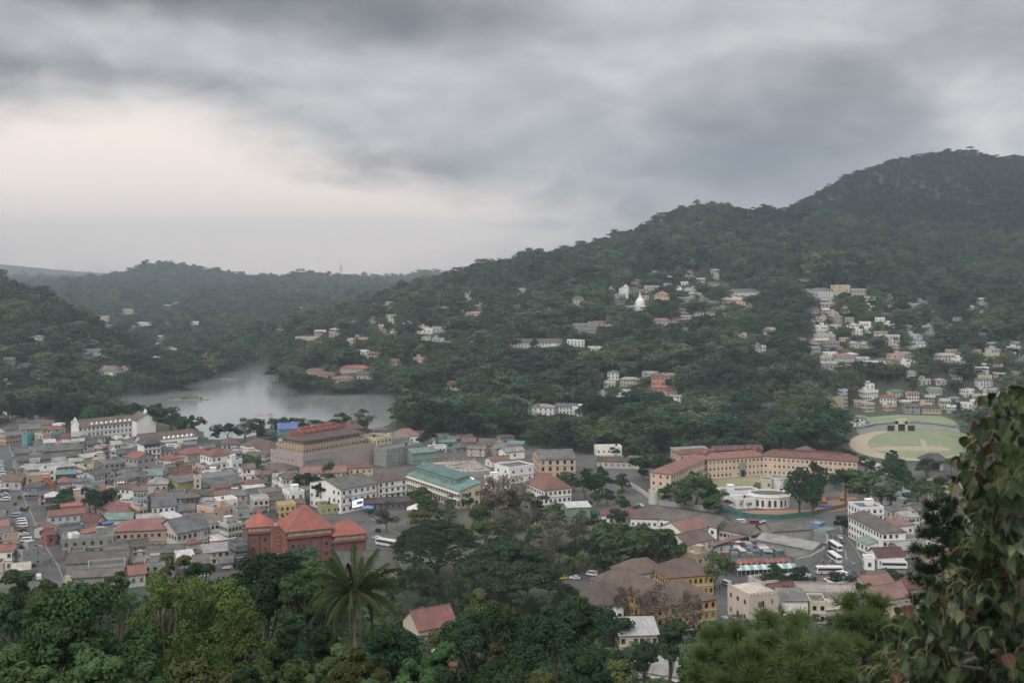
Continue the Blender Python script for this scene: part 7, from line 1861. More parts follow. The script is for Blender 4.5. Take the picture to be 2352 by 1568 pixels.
def bodhi():
    rng = np.random.default_rng(5); rr = random.Random(5)
    base = (3.75, 6.6); zb = terr1(*base)
    root = thing('heart_leaved_tree', 'close heart-leaved fig tree with drip-tipped green and reddish leaves at the viewpoint', 'tree', (base[0], base[1], zb))
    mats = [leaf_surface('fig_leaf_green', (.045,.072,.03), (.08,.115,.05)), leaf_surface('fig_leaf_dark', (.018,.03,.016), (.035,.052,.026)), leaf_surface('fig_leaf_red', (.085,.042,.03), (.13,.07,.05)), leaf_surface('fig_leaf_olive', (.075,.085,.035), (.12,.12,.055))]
    shapes = []
    for fo, cu in ((.15, .1), (.35, .5), (.5, -.3), (.25, .8), (.6, .3)):
        for m in mats:
            me = bodhi_leaf(fo, cu); me.materials.append(m); shapes.append(me)
    M_PET = flat_mat('leaf_stalk', (.17,.165,.06), .6)
    tb = MB(); W0 = lambda x, y, Y: Vector(PY(x, y, Y))-Vector((base[0], base[1], zb))
    tb.path([Vector((0, 0, -.6)), Vector((.1, 0, 2.0)), Vector((.0, -.1, 4.0)), Vector((-.1, -.1, 5.4)), Vector((-.15, .0, 6.4))], [.22, .18, .13, .07, .03], 8)
    # sprays: where a leafy twig hangs
    sil = [(870,2322),(900,2312),(940,2320),(965,2245),(1000,2228),(1050,2215),(1100,2200),(1150,2218),(1180,2245),(1220,2240),(1260,2205),(1300,2190),(1340,2165),(1380,2125),(1410,2095),(1440,2060),(1470,2045),(1500,2025),(1530,2005),(1568,1985),(1640,1960)]
    sy = [s[0] for s in sil]; sx = [s[1] for s in sil]
    leaves = []; stalks = MB()
    def hang(x, y, Y, Lf, stalk):
        p = W0(x, y, Y); leaves.append((p, Lf, Y))
        if stalk:
            q = p+Vector((rr.uniform(-.03, .10), rr.uniform(.0, .08), rr.uniform(.02, .07))); m = p.lerp(q, .5)+Vector((0, 0, .03))
            stalks.path([p, m, q], [.0012, .0015, .002], 4)
    for k in range(280):
        y = 885+(1610-885)*rng.random()**.75; x0 = np.interp(y, sy, sx)+rng.normal(0, 10); x = x0+(2390-x0)*rng.random()**1.25+10+18*math.sin(y*.045)
        if x > 2400: continue
        Y = rng.uniform(4.9, 6.6); tone = rng.random()
        for j in range(rng.integers(7, 17)):
            hang(x+rng.normal(0, 22), y+abs(rng.normal(0, 30))-10, Y+rng.normal(0, .16), rng.uniform(.038, .068)*(1.25 if tone < .2 else 1), j % 5 == 0)
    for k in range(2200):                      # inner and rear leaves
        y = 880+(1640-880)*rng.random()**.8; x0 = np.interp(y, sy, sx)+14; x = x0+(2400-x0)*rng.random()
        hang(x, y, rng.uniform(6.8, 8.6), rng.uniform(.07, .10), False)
    # twigs joining stalk ends to boughs
    for k in range(46):
        y = 900+700*k/46; x0 = np.interp(y, sy, sx); a = W0(x0+rr.uniform(20, 80), y+rr.uniform(-15, 15), rr.uniform(5.2, 7.0)); b_ = Vector((-.1, 0, max(1.0, min(6.0, a.z-rr.uniform(.2, .8))))); tb.path([b_, b_.lerp(a, .5)+Vector((0, 0, .12)), a], [.03, .018, .005], 5)
        for j in range(3):
            s = b_.lerp(a, rr.uniform(.5, 1)); e = s+Vector((rr.uniform(-.25, .1), rr.uniform(-.2, .1), rr.uniform(-.12, .15))); stalks.path([s, s.lerp(e, .5)+Vector((0, 0, .04)), e], [.004, .003, .0015], 4)
    # pale curling new stalks
    for k in range(55):
        y = 960+620*rng.random()**.7; x0 = np.interp(y, sy, sx); p = W0(x0+rng.exponential(70)+5, y, rr.uniform(4.9, 5.6)); d = Vector((rr.uniform(-1, .4), rr.uniform(-.5, .3), rr.uniform(.1, .9))).normalized(); pts = [p]
        for j in range(5): d = (d+Vector((rr.uniform(-.3, .2), 0, -.42))).normalized(); pts.append(pts[-1]+d*.022)
        stalks.path(pts, [.0024, .0022, .002, .0019, .0016, .001], 4)
    tb.obj('trunk', M_BARKP, root); st = stalks.obj('leaf_stalk', M_PET, root); st['kind'] = 'stuff'
    leaves.sort(key=lambda l: l[2]); rest = []
    restV = {}
    for i, (p, Lf, Y) in enumerate(leaves):
        u = rr.random(); mi = 1 if Y > 6.75 else 2 if u < .07 else 3 if u < .18 else 1 if u < .55 else 0  # inner leaves all take the dark colour: crown shade painted in
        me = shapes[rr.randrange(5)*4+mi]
        e = Euler((rr.uniform(-.55, .45), rr.uniform(-.5, .5), rr.gauss(0, .8)))
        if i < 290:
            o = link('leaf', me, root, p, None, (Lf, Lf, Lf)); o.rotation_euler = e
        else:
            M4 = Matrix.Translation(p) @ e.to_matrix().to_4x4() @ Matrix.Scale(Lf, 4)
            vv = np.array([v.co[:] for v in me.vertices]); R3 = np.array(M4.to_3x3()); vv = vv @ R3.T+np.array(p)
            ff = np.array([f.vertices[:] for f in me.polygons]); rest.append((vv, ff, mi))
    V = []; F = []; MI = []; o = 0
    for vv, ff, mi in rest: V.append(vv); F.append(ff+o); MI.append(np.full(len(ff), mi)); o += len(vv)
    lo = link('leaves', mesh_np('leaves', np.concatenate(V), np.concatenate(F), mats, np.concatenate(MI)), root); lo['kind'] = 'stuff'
bodhi()
# ------------------------------------------------------------------ vehicles and people
M_TYRE = flat_mat('tyre', (.02,.02,.02), .9); M_CGLASS = flat_mat('car_glass', (.02,.025,.03), .15)
def extr(b, prof, x0, x1, mi=0):
    n = len(prof); vs_ = [(x0, y, z) for y, z in prof]+[(x1, y, z) for y, z in prof]
    return b.add(vs_, [tuple(range(n)), tuple(range(2*n-1, n-1, -1))]+[(i, n+i, n+(i+1) % n, (i+1) % n) for i in range(n)], mi)
WHEEL = MB().tube((-.1, 0, 0), (.1, 0, 0), .32, .32, 12).mesh('wheel', [M_TYRE])
def car_parts(kind):
    if kind == 'car':
        body = extr(MB(), [(-2.1,.35),(2.1,.35),(2.15,.75),(1.9,.92),(.95,.98),(.35,1.42),(-1.1,1.46),(-1.75,1.0),(-2.12,.92)], -.84, .84)
        glass = extr(MB(), [(.82,1.0),(.32,1.38),(-1.05,1.41),(-1.55,1.02)], -.852, .852).add([(-.7,.98,.985),(.7,.98,.985),(.66,.40,1.40),(-.66,.40,1.40)], [(0,1,2,3)]).add([(-.7,-1.72,1.03),(.7,-1.72,1.03),(.66,-1.14,1.45),(-.66,-1.14,1.45)], [(3,2,1,0)])
        wh = [(-.8,1.3),(.8,1.3),(-.8,-1.3),(.8,-1.3)]; wr = .32
    elif kind == 'van':
        body = extr(MB(), [(-2.3,.4),(2.3,.4),(2.35,.9),(2.0,1.25),(1.5,1.95),(-2.2,2.0),(-2.35,1.8)], -.9, .9)
        glass = extr(MB(), [(1.75,1.25),(1.4,1.8),(-2.0,1.82),(-2.0,1.25)], -.912, .912).add([(-.75,2.03,1.28),(.75,2.03,1.28),(.7,1.56,1.9),(-.7,1.56,1.9)], [(0,1,2,3)])
        wh = [(-.85,1.5),(.85,1.5),(-.85,-1.5),(.85,-1.5)]; wr = .34
    elif kind == 'bus':
        body = extr(MB(), [(-5.2,.45),(5.2,.45),(5.3,1.4),(5.15,3.0),(4.9,3.12),(-5.1,3.12),(-5.25,2.9)], -1.22, 1.22)
        glass = extr(MB(), [(4.8,1.6),(4.8,2.6),(-4.8,2.6),(-4.8,1.6)], -1.232, 1.232).add([(-1.1,5.31,1.45),(1.1,5.31,1.45),(1.1,5.19,2.75),(-1.1,5.19,2.75)], [(0,1,2,3)]).add([(-1.0,-5.26,1.7),(1.0,-5.26,1.7),(1.0,-5.29,2.6),(-1.0,-5.29,2.6)], [(3,2,1,0)])
        wh = [(-1.12,3.4),(1.12,3.4),(-1.12,-3.0),(1.12,-3.0)]; wr = .48
    elif kind == 'tuk':
        body = extr(MB(), [(-1.2,.35),(.9,.35),(1.3,.6),(1.2,1.0),(.95,1.05),(.75,1.65),(-1.05,1.7),(-1.25,1.3)], -.62, .62)
        glass = extr(MB(), [(.8,1.08),(.62,1.55),(-.7,1.58),(-.7,1.0)], -.632, .632).add([(-.5,1.02,1.1),(.5,1.02,1.1),(.48,.83,1.6),(-.48,.83,1.6)], [(0,1,2,3)])
        wh = [(0,1.05),(-.58,-.75),(.58,-.75)]; wr = .24
    return body, glass.mesh('window_glass', [M_CGLASS]), wh, wr
VEH = {k: car_parts(k) for k in ('car', 'van', 'bus', 'tuk')}
VB = {}
PAINT = dict(white=(.66,.66,.65), silver=(.42,.43,.44), black=(.02,.02,.022), red=(.40,.03,.03), blue=(.06,.13,.34), grey=(.16,.165,.17), green=(.05,.20,.14), lightblue=(.30,.42,.52), maroon=(.20,.03,.03), yellow=(.55,.36,.05))
def vehicle(kind, color, x, y, yaw, label, group=None, z=.12, stripe=None):
    body, gl, wh, wr = VEH[kind]; key = (kind, color)
    if key not in VB: VB[key] = body.mesh('body', [paint_mat('car_paint_'+color, PAINT[color], .25)])
    nm = {'car': 'car', 'van': 'van', 'bus': 'bus', 'tuk': 'three_wheeler'}[kind]
    r = tag(link(nm, None, None, (x, y, z), yaw), label, nm.replace('_', ' '), group)
    link('body', VB[key], r); link('window_glass', gl, r)
    for (wx, wy) in wh: link('wheel', WHEEL, r, (wx, wy, wr), None, (1, wr/.32, wr/.32))
    if stripe: MB().box(-1.235, -4.9, 1.0, 1.235, 4.9, 1.35).obj('stripe', paint_mat('car_paint_'+stripe, PAINT[stripe], .3), r)
    return r
def street_vehicles():
    rr = random.Random(8)
    # parked nose-in along the left street
    a, b = Vector(P(-2, 1062)), Vector(P(12, 1152)); n = 30
    for i in range(n):
        p = a.lerp(b, (i+.5)/n); c = rr.choice(['white','white','white','silver','black','grey','white','lightblue']); k = 'van' if rr.random() < .2 else 'car'
        vehicle(k, c, p.x+rr.uniform(-.3, .3), p.y, math.pi/2+.3+rr.uniform(-.06, .06), f'{c} {k} parked nose-in in the dense row along the long street', f'{c} {k}s parked nose-in along the street')
    for i in range(16):
        p = Vector(P(-22, 1066)).lerp(Vector(P(-6, 1150)), i/15); c = rr.choice(['white','silver','black','grey','red'])
        vehicle('car', c, p.x, p.y, math.pi/2+.3, f'{c} car parked in the outer row beside the long street', f'{c} cars in the outer parked row')
    for (x, y, k, c, lab) in ((36,1187,'van','lightblue','light blue van parked beside the orange awning'),(47,1199,'van','white','white van parked beside the tan flat-roofed shop'),(49,1204,'van','white','second white van in the short parked row'),(51,1211,'van','white','third white van in the short parked row'),(52,1220,'car','maroon','maroon car in the short parked row'),(54,1230,'car','white','white car in the short parked row'),(60,1244,'van','white','white pickup-like van turning at the crossing'),(76,1300,'car','black','black car at the near end of the street'),(82,1318,'car','black','second black car at the near end of the street'),(88,1330,'van','white','white van at the near end of the street')):
        p = P(x, y); vehicle(k, c, p[0], p[1], math.pi/2+.25 if y < 1250 else .5, lab)
    for (x, y, c) in ((45,1145,'black'),(50,1172,'black'),(58,1174,'black'),(35,1160,'black'),(62,1170,'black'),(56,1196,'black'),(40,1110,'black'),(30,1090,'black')):
        p = P(x, y); vehicle('tuk', c, p[0], p[1], rr.uniform(-.3, .3)+.25, 'black three-wheeler taxi driving on the long street', 'black three-wheelers on the long street')
    for (x, y, k, c, yaw, lab) in ((866,1238,'car','white',.9,'white car on the road beside the brick office block'),(888,1254,'bus','white',1.0,'white bus on the road beside the brick office block'),(868,1222,'tuk','black',.9,'dark three-wheeler near the roundabout'),(660,1190,'car','black',1.3,'black car behind the brick office block'),(640,1186,'tuk','maroon',1.3,'maroon three-wheeler behind the brick office block'),
        (1928,1236,'car','white',.1,'white car driving past the market on the bus road'),(1903,1229,'tuk','red',.2,'red three-wheeler at the market bend'),(1918,1262,'bus','white',.12,'white bus leading on the bus road'),(1917,1288,'bus','white',.08,'second white bus following on the bus road'),(1934,1247,'tuk','grey',.3,'grey three-wheeler passing the buses'),(1911,1308,'car','red',1.4,'red car behind the buses'),(1926,1306,'car','grey',1.5,'grey car behind the buses'),(2052,1306,'bus','white',1.5,'white coach parked in the bus stand'),(2040,1298,'bus','white',1.5,'second white coach behind the parked coach'),(2040,1288,'bus','silver',1.5,'pale coach under the ticket hall'),(1905,1318,'bus','white',1.55,'white and red bus half hidden by the dark tree'),
        (1686,1362,'car','white',.7,'white car beside the yellow colonial wing'),(1668,1344,'van','white',.5,'white van under the roadside tree'),(1290,1330,'car','yellow',1.4,'yellow car in the yard by the umbrella tree'),(1320,1330,'car','white',1.4,'white car in the yard by the yellow colonial wing'),(1360,1322,'van','white',1.2,'white van in the yard by the yellow colonial wing'),(1470,1163,'car','white',.8,'white car at the road fork near the bastion'),(1455,1172,'tuk','black',.9,'dark three-wheeler at the road fork'),(1700,1202,'van','white',1.5,'white van beside the green fence'),(1732,1204,'van','maroon',1.5,'brown van beside the green fence'),(1752,1203,'car','white',1.5,'white car beside the green fence'),
        (1602,1028,'bus','white',1.5,'white railway coach behind the barracks shed'),(1570,1032,'bus','silver',1.5,'pale railway coach behind the barracks shed'),(1652,1030,'car','white',1.5,'white car behind the barracks shed'),(1960,1194,'car','white',1.3,'white car at the corner under the kerb tree')):
        p = P(x, y); vehicle(k, c, p[0], p[1], yaw, lab, stripe='red' if 'red bus' in lab else None)
    for i in range(26):
        p = P(1010+rr.uniform(0, 110), 1022+rr.uniform(0, 10)); c = rr.choice(['white','silver','black','grey','red','white'])
        if rect_hit(p[0], p[1], 1, 0, 2.2, 1, .2): continue
        RECTS.append((p[0], p[1], 1, 0, 2.1, .9))
        vehicle('car', c, p[0], p[1], math.pi/2, f'{c} car in the car park behind the building site', f'{c} cars in the car park')
    # diggers
    for (x, y, c, lab) in ((1896,1156,'orange','orange excavator on the red earth'),(1936,1148,'amber','second amber excavator under the trees')):
        p = P(x, y); r = thing('excavator', lab, 'excavator', (p[0], p[1], .1), 1.2); M = paint_mat('digger_'+c, (.55,.20,.04) if c == 'orange' else (.60,.34,.03), .5)
        MB().box(-1.6, -.6, .2, 1.6, -.1, .9).box(-1.6, .9, .2, 1.6, 1.4, .9).obj('track', M_TYRE, r); MB().box(-1.5, -.5, .9, 1.2, 1.3, 1.8).box(-.2, .4, 1.8, 1.1, 1.3, 2.9).obj('cab', M, r)
        MB().tube((1.1, .2, 1.6), (3.2, .2, 3.6), .18, .16, 6).tube((3.2, .2, 3.6), (4.6, .2, 1.8), .15, .12, 6).obj('arm', M, r); MB().box(4.3, -.3, 1.0, 5.0, .7, 1.8).obj('bucket', M_TYRE, r)
street_vehicles()
def person_mesh(seed, shirt, trouser):
    rr = random.Random(seed); st = rr.uniform(.12, .3)
    P_ = [(0,0,.95),(0,0,1.2),(0,0,1.42),(0,.0,1.56),(0,.02,1.68),(-.2,0,1.40),(-.27,st*.5,1.12),(-.26,st*.9,.88),(.2,0,1.40),(.27,-st*.5,1.12),(.26,-st*.7,.88),(-.1,0,.9),(-.1,-st*.6,.5),(-.1,-st*1.4,.06),(-.1,-st*1.4+.14,.03),(.1,0,.9),(.1,st*.8,.5),(.1,st,.06),(.1,st+.14,.03)]
    E = [(0,1),(1,2),(2,3),(3,4),(2,5),(5,6),(6,7),(2,8),(8,9),(9,10),(0,11),(11,12),(12,13),(13,14),(0,15),(15,16),(16,17),(17,18)]
    Rr = [.15,.15,.16,.06,.105,.07,.05,.035,.07,.05,.035,.10,.07,.045,.04,.10,.07,.045,.04]
    me = bpy.data.meshes.new('person_body'); me.from_pydata(P_, E, []); o = bpy.data.objects.new('tmp', me); COL.objects.link(o)
    md = o.modifiers.new('skin', 'SKIN')
    for i, r in enumerate(Rr): me.skin_vertices[0].data[i].radius = (r, r*.8 if i < 3 else r)
    me.skin_vertices[0].data[0].use_root = True
    o.modifiers.new('sub', 'SUBSURF').levels = 1
    dg = bpy.context.evaluated_depsgraph_get(); ev = o.evaluated_get(dg); res = bpy.data.meshes.new_from_object(ev)
    bpy.data.objects.remove(o)
    for m in (flat_mat('cloth_top_'+shirt, PAINT.get(shirt, (.5,.5,.5)), .9), flat_mat('cloth_low_'+trouser, PAINT.get(trouser, (.1,.1,.1)), .9), flat_mat('skin', (.16,.09,.06), .7), flat_mat('hair', (.015,.012,.012), .7)): res.materials.append(m)
    for p in res.polygons:
        z = p.center.z; x = abs(p.center.x)
        p.material_index = 3 if z > 1.70 or (z > 1.6 and p.center.y < -.0) else 2 if z > 1.47 or (x > .22 and z < 1.15) else 0 if z > .93 else 2 if z < .08 else 1
        p.use_smooth = True
    res.name = 'person_body'; return res
def people():
    rr = random.Random(4); combos = [('white','black'),('red','grey'),('blue','black'),('silver','blue'),('maroon','black'),('yellow','grey'),('lightblue','black'),('green','black')]
    me = {c: person_mesh(i, *c) for i, c in enumerate(combos)}
    spots = [(1860+rr.uniform(0, 60), 1292+rr.uniform(0, 14), 'on the pavement at the market corner') for _ in range(16)]+[(1892+rr.uniform(0, 8), 1250+rr.uniform(0, 40), 'along the curved market wall') for _ in range(8)]+[(1945+rr.uniform(0, 30), 1296+rr.uniform(0, 14), 'crossing the bus road') for _ in range(7)]+[(90+rr.uniform(0, 40)-(1290-1290), 1245+rr.uniform(0, 60), 'on the pavement of the long street') for _ in range(14)]+[(1650+rr.uniform(0, 50), 1340+rr.uniform(0, 70), 'by the yellow colonial wing') for _ in range(9)]+[(820+rr.uniform(0, 60), 1190+rr.uniform(0, 25), 'near the roundabout') for _ in range(7)]+[(1945, 1262, 'crossing the bus road')]
    for x, y, where in spots:
        c = rr.choice(combos); p = P(x, y)
        if rect_hit(p[0], p[1], 1, 0, .3, .3, .1): continue
        lab = f'person in {c[0]} top and {c[1]} trousers walking {where}'
        o = link('person', me[c], None, (p[0], p[1], .1), rr.uniform(0, 6.28)); tag(o, lab, 'person', 'several: '+lab)
people()
def lamp_posts():
    M = flat_mat('galvanised', (.30,.31,.31), .5, .4)
    for (x, yb, yt, lab, Y) in ((1573,1560,1446,'tall grey lamp post rising beside the pines',215),(1432,1330,1270,'thin lamp post at the park edge',None),(1540,1320,1262,'thin lamp post before the yellow colonial wing',None),(1968,1222,1180,'lamp post at the kerb tree',None),(1878,1308,1268,'lamp post at the market corner',None),(2052,1290,1248,'lamp post at the ticket hall',None),(122,1262,1222,'utility pole on the long street, lower',None),(64,1150,1118,'utility pole on the long street, upper',None),(1795,1062,1028,'light mast behind the barracks',None),(520,1230,1180,'white utility pole beside the brick office block',None),(770,1178,1140,'lamp post by the white office',None)):
        if Y: X = (x-CX)/FOC*Y; z = terr1(X, Y); h = EYE-(yt-HOR)/FOC*Y-z
        else: X, Y = P(x, yb); z = 0; h = EYE-(yt-HOR)/FOC*Y
        r = thing('lamp_post' if 'utility' not in lab else 'utility_pole', lab, 'lamp post' if 'utility' not in lab else 'pole', (X, Y, z))
        MB().tube((0, 0, -.3), (0, 0, h), .11, .06, 8).obj('pole', M, r)
        if 'utility' in lab: MB().box(-.9, -.06, h-.7, .9, .06, h-.58).obj('crossarm', M, r)
        else: MB().tube((0, 0, h-.1), (1.2, 0, h+.1), .05, .04, 6).obj('bracket', M, r); MB().box(1.0, -.14, h+.05, 1.7, .14, h+.2).obj('lamp_head', M, r)
lamp_posts()
def boats():
    p = P(528, 872); r = thing('fountain_spray', 'low white spray plumes on the lake surface', 'fountain', (p[0], p[1], .02)); rng = np.random.default_rng(3)
    for k in range(3):
        pos = rng.normal(0, 1, (60, 3))*np.array([5, 2, .5])+np.array([k*5-5, 0, .9]); pos[:, 2] = np.abs(pos[:, 2]); V, F = cards(pos, rng.normal(0, 1, (60, 3)), np.full(60, .3), rng); o = link('spray', mesh_np('spray', V, F, [flat_mat('spray_white', (.7,.7,.7), .9)]), r)
    c = P(434, 918); b = MB(); n = 18
    pts = [(19*math.cos(2*math.pi*i/n), 3.2*math.sin(2*math.pi*i/n)*(1+.2*math.sin(3*i))) for i in range(n)]
    b.prism(pts, -1.0, .5); o = b.obj('lake_islet', M_LAWN, None, (c[0], c[1], 0)); struct(o)
    rr = random.Random(2)
    for k in range(7):
        put_tree('low shrub on the small lake islet', 'round_dark', c[0]+rr.uniform(-16, 12), c[1]+rr.uniform(-1.2, 1.2), .4, rr.uniform(1.2, 2.6), rr.uniform(2, 4), 'shrubs on the lake islet', name='shrub', cat='shrub')
boats()
# ------------------------------------------------------------------ forest on the hills
def visible_mask(X, Y, Z, extra):
    """is the top of something at X,Y,Z+extra seen over the ground in front of it"""
    az = X/Y
    na = 420; edges = np.linspace(-.50, .50, na+1)
    Ys = np.concatenate([np.linspace(300, 1500, 200), np.linspace(1510, 5600, 260)])
    A = (edges[:-1]+edges[1:])/2
    T = terr((A[:, None]*Ys[None]).ravel(), np.repeat(Ys[None], na, 0).ravel()).reshape(na, -1)
    ang = (T+7-EYE)/Ys[None]
    run = np.maximum.accumulate(ang, 1)
    ai = np.clip(((az+.5)*na).astype(int), 0, na-1); yi = np.clip(np.searchsorted(Ys, Y)-3, 0, len(Ys)-1)
    return (Z+extra-EYE)/Y > run[ai, yi]-.0015

def undergrowth(rng, X, Y, Z, ht, wd):
    n = 9000; y = rng.uniform(70, 400, n); x = rng.uniform(-.5, .5, n)*y; z = terr(x, y)
    k = (np.abs(x/y) < .5)
    k &= ~in_poly(x, y, PAVE)
    for (bx, by, ux, uy, hw, hd) in RECTS:
        if by > 480: continue
        dx, dy = x-bx, y-by; k &= ~((np.abs(dx*ux+dy*uy) < hw+2.5) & (np.abs(-dx*uy+dy*ux) < hd+2.5))
    h = rng.uniform(1.5, 6.0, n)
    return np.concatenate([X, x[k]]), np.concatenate([Y, y[k]]), np.concatenate([Z, z[k]]), np.concatenate([ht, h[k]]), np.concatenate([wd, h[k]*rng.uniform(1.0, 1.5, k.sum())])
def forest():
    rng = np.random.default_rng(11)
    pts = []
    for (y0, y1, sp) in ((640, 1300, 9.6), (1300, 2400, 9.8), (2400, 3400, 13.0), (3400, 5300, 19.0)):
        ny = int((y1-y0)/sp)
        for j in range(ny):
            Y = y0+j*sp; xw = .50*Y+40; nx = int(2*xw/sp)
            x = -xw+np.arange(nx)*sp+rng.uniform(-.48, .48, nx)*sp
            pts.append(np.stack([x, Y+rng.uniform(-.48, .48, nx)*sp], 1))
    p = np.concatenate(pts)
    X, Y = p[:, 0], p[:, 1]
    Z = terr(X, Y)
    keep = poly_sd(X, Y, LAKE) > 2.5
    keep &= ~in_poly(X, Y, PAVE)
    for c in CLEAR: keep &= ~in_poly(X, Y, c)
    keep &= ~in_poly(X, Y, PP([(225,922),(330,938),(400,958),(470,985),(482,1008),(560,1002),(640,984),(760,981),(870,984),(905,962),(915,1002),(1000,1016),(700,1010),(560,1020),(455,1026),(250,1006),(225,960)]))
    R_ = np.array(RECTS)
    X, Y, Z = X[keep], Y[keep], Z[keep]
    ok = np.ones(len(X), bool)
    for (bx, by, ux, uy, hw, hd) in R_:
        dx, dy = X-bx, Y-by
        lx, ly = dx*ux+dy*uy, -dx*uy+dy*ux
        # keep a tree's breadth from walls, and a little more in front so the houses stay in view
        ok &= ~((np.abs(lx) < hw+3.0) & (ly > -hd-3.0) & (ly < hd+3.0))
    for (tx, ty, tr) in TREE_POS:
        ok &= np.hypot(X-tx, Y-ty) > tr*.8+2.5
    X, Y, Z = X[ok], Y[ok], Z[ok]
    big = vnoise(X/90, Y/90, 9); dens = vnoise(X/60, Y/60, 12)
    ht = 8+7.5*rng.random(len(X))+4.5*big+6.0*(rng.random(len(X)) < .12)
    wd = ht*(.75+.5*rng.random(len(X)))
    dom = (rng.random(len(X)) < .16) & (Y < 1700); ht = np.where(dom, ht*1.35, ht); wd = np.where(dom, wd*1.6, wd)
    far = Y > 2400
    ht[far] *= rng.uniform(.9, 1.9, far.sum()); wd[far] *= rng.uniform(1.3, 2.0, far.sum())
    # trees standing before a named house stay low enough for it to show
    for hi, (ax, ay, ux, uy, w, zg, h, lb) in enumerate(NAMED+HOUSES[len(NAMED):]):
        if ay < 640: continue
        part = .30 if hi < len(NAMED) else .5
        t = ay/Y; s = (t > 1.0) & (t < 1.45) & (X*t > ax-2) & (X*t < ax+ux*w+2)
        lim = EYE+(zg+h*part-EYE)/t-Z
        ht = np.where(s & (lim < ht), np.maximum(lim, 2.6+1.6*((X*7.3+Y*3.1) % 1)), ht)
    wd = np.where(ht < 7, np.minimum(wd, np.maximum(ht, 2)*1.5), wd)
    gd = ht > 1.6
    X, Y, Z, ht, wd = X[gd], Y[gd], Z[gd], ht[gd], wd[gd]
    m = visible_mask(X, Y, Z, ht) & (np.abs(X/Y) < .485)
    X, Y, Z, ht, wd = X[m], Y[m], Z[m], ht[m], wd[m]
    X, Y, Z, ht, wd = undergrowth(rng, X, Y, Z, ht, wd)
    pine = (Z > 150+30*vnoise(X/80, Y/80, 4)) & (X > 330)
    kind = rng.random(len(X))
    app = np.where(Y > 600, ht*wd/Y**2, 0)
    order = np.argsort(-app)
    nind = 60
    names = [('round_forest', .34, 'round-crowned broadleaf tree'), ('spread_forest', .26, 'wide spreading broadleaf tree'), ('round_dark', .14, 'dense dark green broadleaf tree'), ('tall_dark', .08, 'tall narrow dark tree'),
             ('round_mid', .17, 'fresh green round tree'), ('round_greybrown', .09, 'grey-brown half-bare tree'), ('round_olive', .06, 'yellowish olive tree')]
    cum = np.cumsum([q[1] for q in names]); cum /= cum[-1]
    ki = np.searchsorted(cum, kind)
    for i in order[:nind]:
        key, _, nm = names[ki[i]]
        put_tree(near_label(nm, X[i], Y[i]), key, X[i], Y[i], Z[i]-.2, ht[i], wd[i])
    rest = order[nind:]
    # one mass of far wood: points that carry tree meshes
    hidden = bpy.data.collections.new('forest_tree_kinds')
    protos = []
    low = []
    for q, (kd, lm, n, per, size) in enumerate((('round','forest',42,16,.048),('round','forest',49,15,.046),('spread','forest',42,16,.048),('spread','forest',49,15,.046),('round','dark',42,16,.048),('tall','dark',42,14,.04),('round','mid',42,16,.048),('round','greybrown',42,14,.036),('spread','olive',42,15,.044),('round','pinewood',42,15,.052),('tall','pinewood',42,14,.05))):
        V, F, tb = tree_variant(kd, n, per, size, 500+q, limbs=3)
        nv = len(V)
        tv = np.array(tb.v); tf = [f for f in tb.f if len(f) == 4]
        VV = np.concatenate([V, tv]); FF = np.concatenate([F, np.array(tf)+nv]); mi = np.concatenate([np.zeros(len(F)), np.ones(len(tf))])
        cr = {'round': .80, 'spread': .95, 'tall': .46, 'cone': .52}[kd]
        VV[:, :2] /= cr
        o = bpy.data.objects.new('forest_kind_%02d' % q, mesh_np('forest_kind', VV, FF, [LM[lm], M_BARK], mi)); hidden.objects.link(o); protos.append(o)
    var = np.array([[0,1,0],[2,3,2],[4,4,4],[5,5,5],[6,6,6],[7,7,7],[8,8,8]])[ki[rest], rng.integers(0, 3, len(rest))]
    pk = pine[rest]; var = np.where(pk, np.where(rng.random(len(rest)) < .55, 9, 10), var)
    sxy = np.where(pk, wd[rest]*.8, wd[rest]); sz = np.where(pk, ht[rest]*.72, ht[rest])
    me = bpy.data.meshes.new('forest')
    co = np.stack([X[rest], Y[rest], Z[rest]-.3], 1)
    me.vertices.add(len(rest)); me.vertices.foreach_set('co', co.astype(np.float32).ravel())
    a = me.attributes.new('kind_index', 'INT', 'POINT'); a.data.foreach_set('value', var.astype(np.int32))
    a = me.attributes.new('size', 'FLOAT_VECTOR', 'POINT'); a.data.foreach_set('vector', np.stack([sxy, sxy, sz], 1).astype(np.float32).ravel())
    a = me.attributes.new('turn', 'FLOAT_VECTOR', 'POINT'); tv = np.zeros((len(rest), 3)); tv[:, 2] = rng.uniform(0, 6.28, len(rest)); tv[:, :2] = rng.normal(0, .05, (len(rest), 2)); a.data.foreach_set('vector', tv.astype(np.float32).ravel())
    fo = link('forest', me)
    fo['kind'] = 'stuff'; fo['label'] = 'dense green woodland covering the hills around the town and lake'; fo['category'] = 'forest'
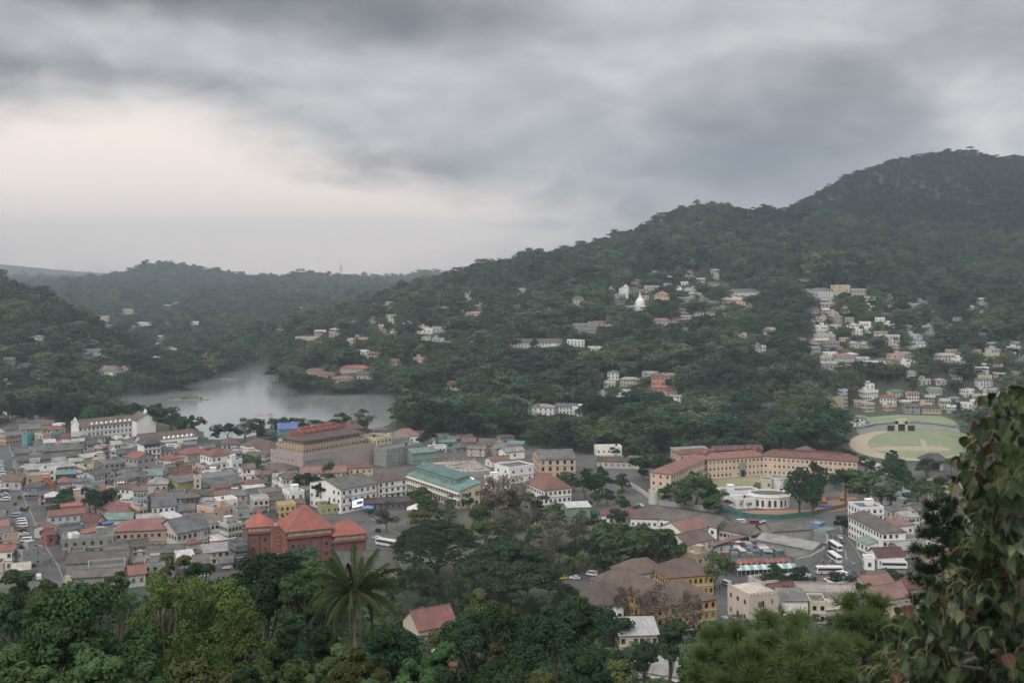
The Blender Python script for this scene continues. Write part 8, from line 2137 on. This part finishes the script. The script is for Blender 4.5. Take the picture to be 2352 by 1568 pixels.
    ng = bpy.data.node_groups.new('forest_scatter', 'GeometryNodeTree')
    ng.interface.new_socket('Geometry', in_out='INPUT', socket_type='NodeSocketGeometry'); ng.interface.new_socket('Geometry', in_out='OUTPUT', socket_type='NodeSocketGeometry')
    N = ng.nodes; Lk = ng.links
    gi = N.new('NodeGroupInput'); go = N.new('NodeGroupOutput'); iop = N.new('GeometryNodeInstanceOnPoints'); ci = N.new('GeometryNodeCollectionInfo')
    ci.inputs['Collection'].default_value = hidden; ci.inputs['Separate Children'].default_value = True; ci.inputs['Reset Children'].default_value = True
    iop.inputs['Pick Instance'].default_value = True
    Lk.new(gi.outputs[0], iop.inputs['Points']); Lk.new(ci.outputs[0], iop.inputs['Instance'])
    for nm, dt, sock in (('kind_index', 'INT', 'Instance Index'), ('size', 'FLOAT_VECTOR', 'Scale'), ('turn', 'FLOAT_VECTOR', 'Rotation')):
        na = N.new('GeometryNodeInputNamedAttribute'); na.data_type = dt; na.inputs['Name'].default_value = nm
        o = na.outputs[0]
        Lk.new(o, iop.inputs[sock])
    Lk.new(iop.outputs[0], go.inputs[0])
    md = fo.modifiers.new('scatter', 'NODES'); md.node_group = ng
    print('FOREST individuals', nind, 'rest', len(rest))
forest()

# ------------------------------------------------------------------ air
def haze():
    b = MB().box(-7200, -400, -6, 7200, 6800, 358)
    m = bpy.data.materials.new('haze'); m.use_nodes = True
    t = NT(m.node_tree); t.n.clear()
    out = t.new('ShaderNodeOutputMaterial'); pv = t.new('ShaderNodeVolumePrincipled')
    pv.inputs['Color'].default_value = (.78, .885, .99, 1); pv.inputs['Density'].default_value = .00016; pv.inputs['Anisotropy'].default_value = .55
    t.link(pv.outputs[0], out.inputs['Volume'])
    o = b.obj('haze', m); o['kind'] = 'stuff'; o['label'] = 'thin grey-blue haze filling the valley air'; o['category'] = 'haze'
haze()

# look-alikes share one label and one group
for lab, obs in LABELS.items():
    if len(obs) > 1:
        g = next((o['group'] for o in obs if 'group' in o.keys()), None) or 'several: '+lab
        for o in obs: o['group'] = g
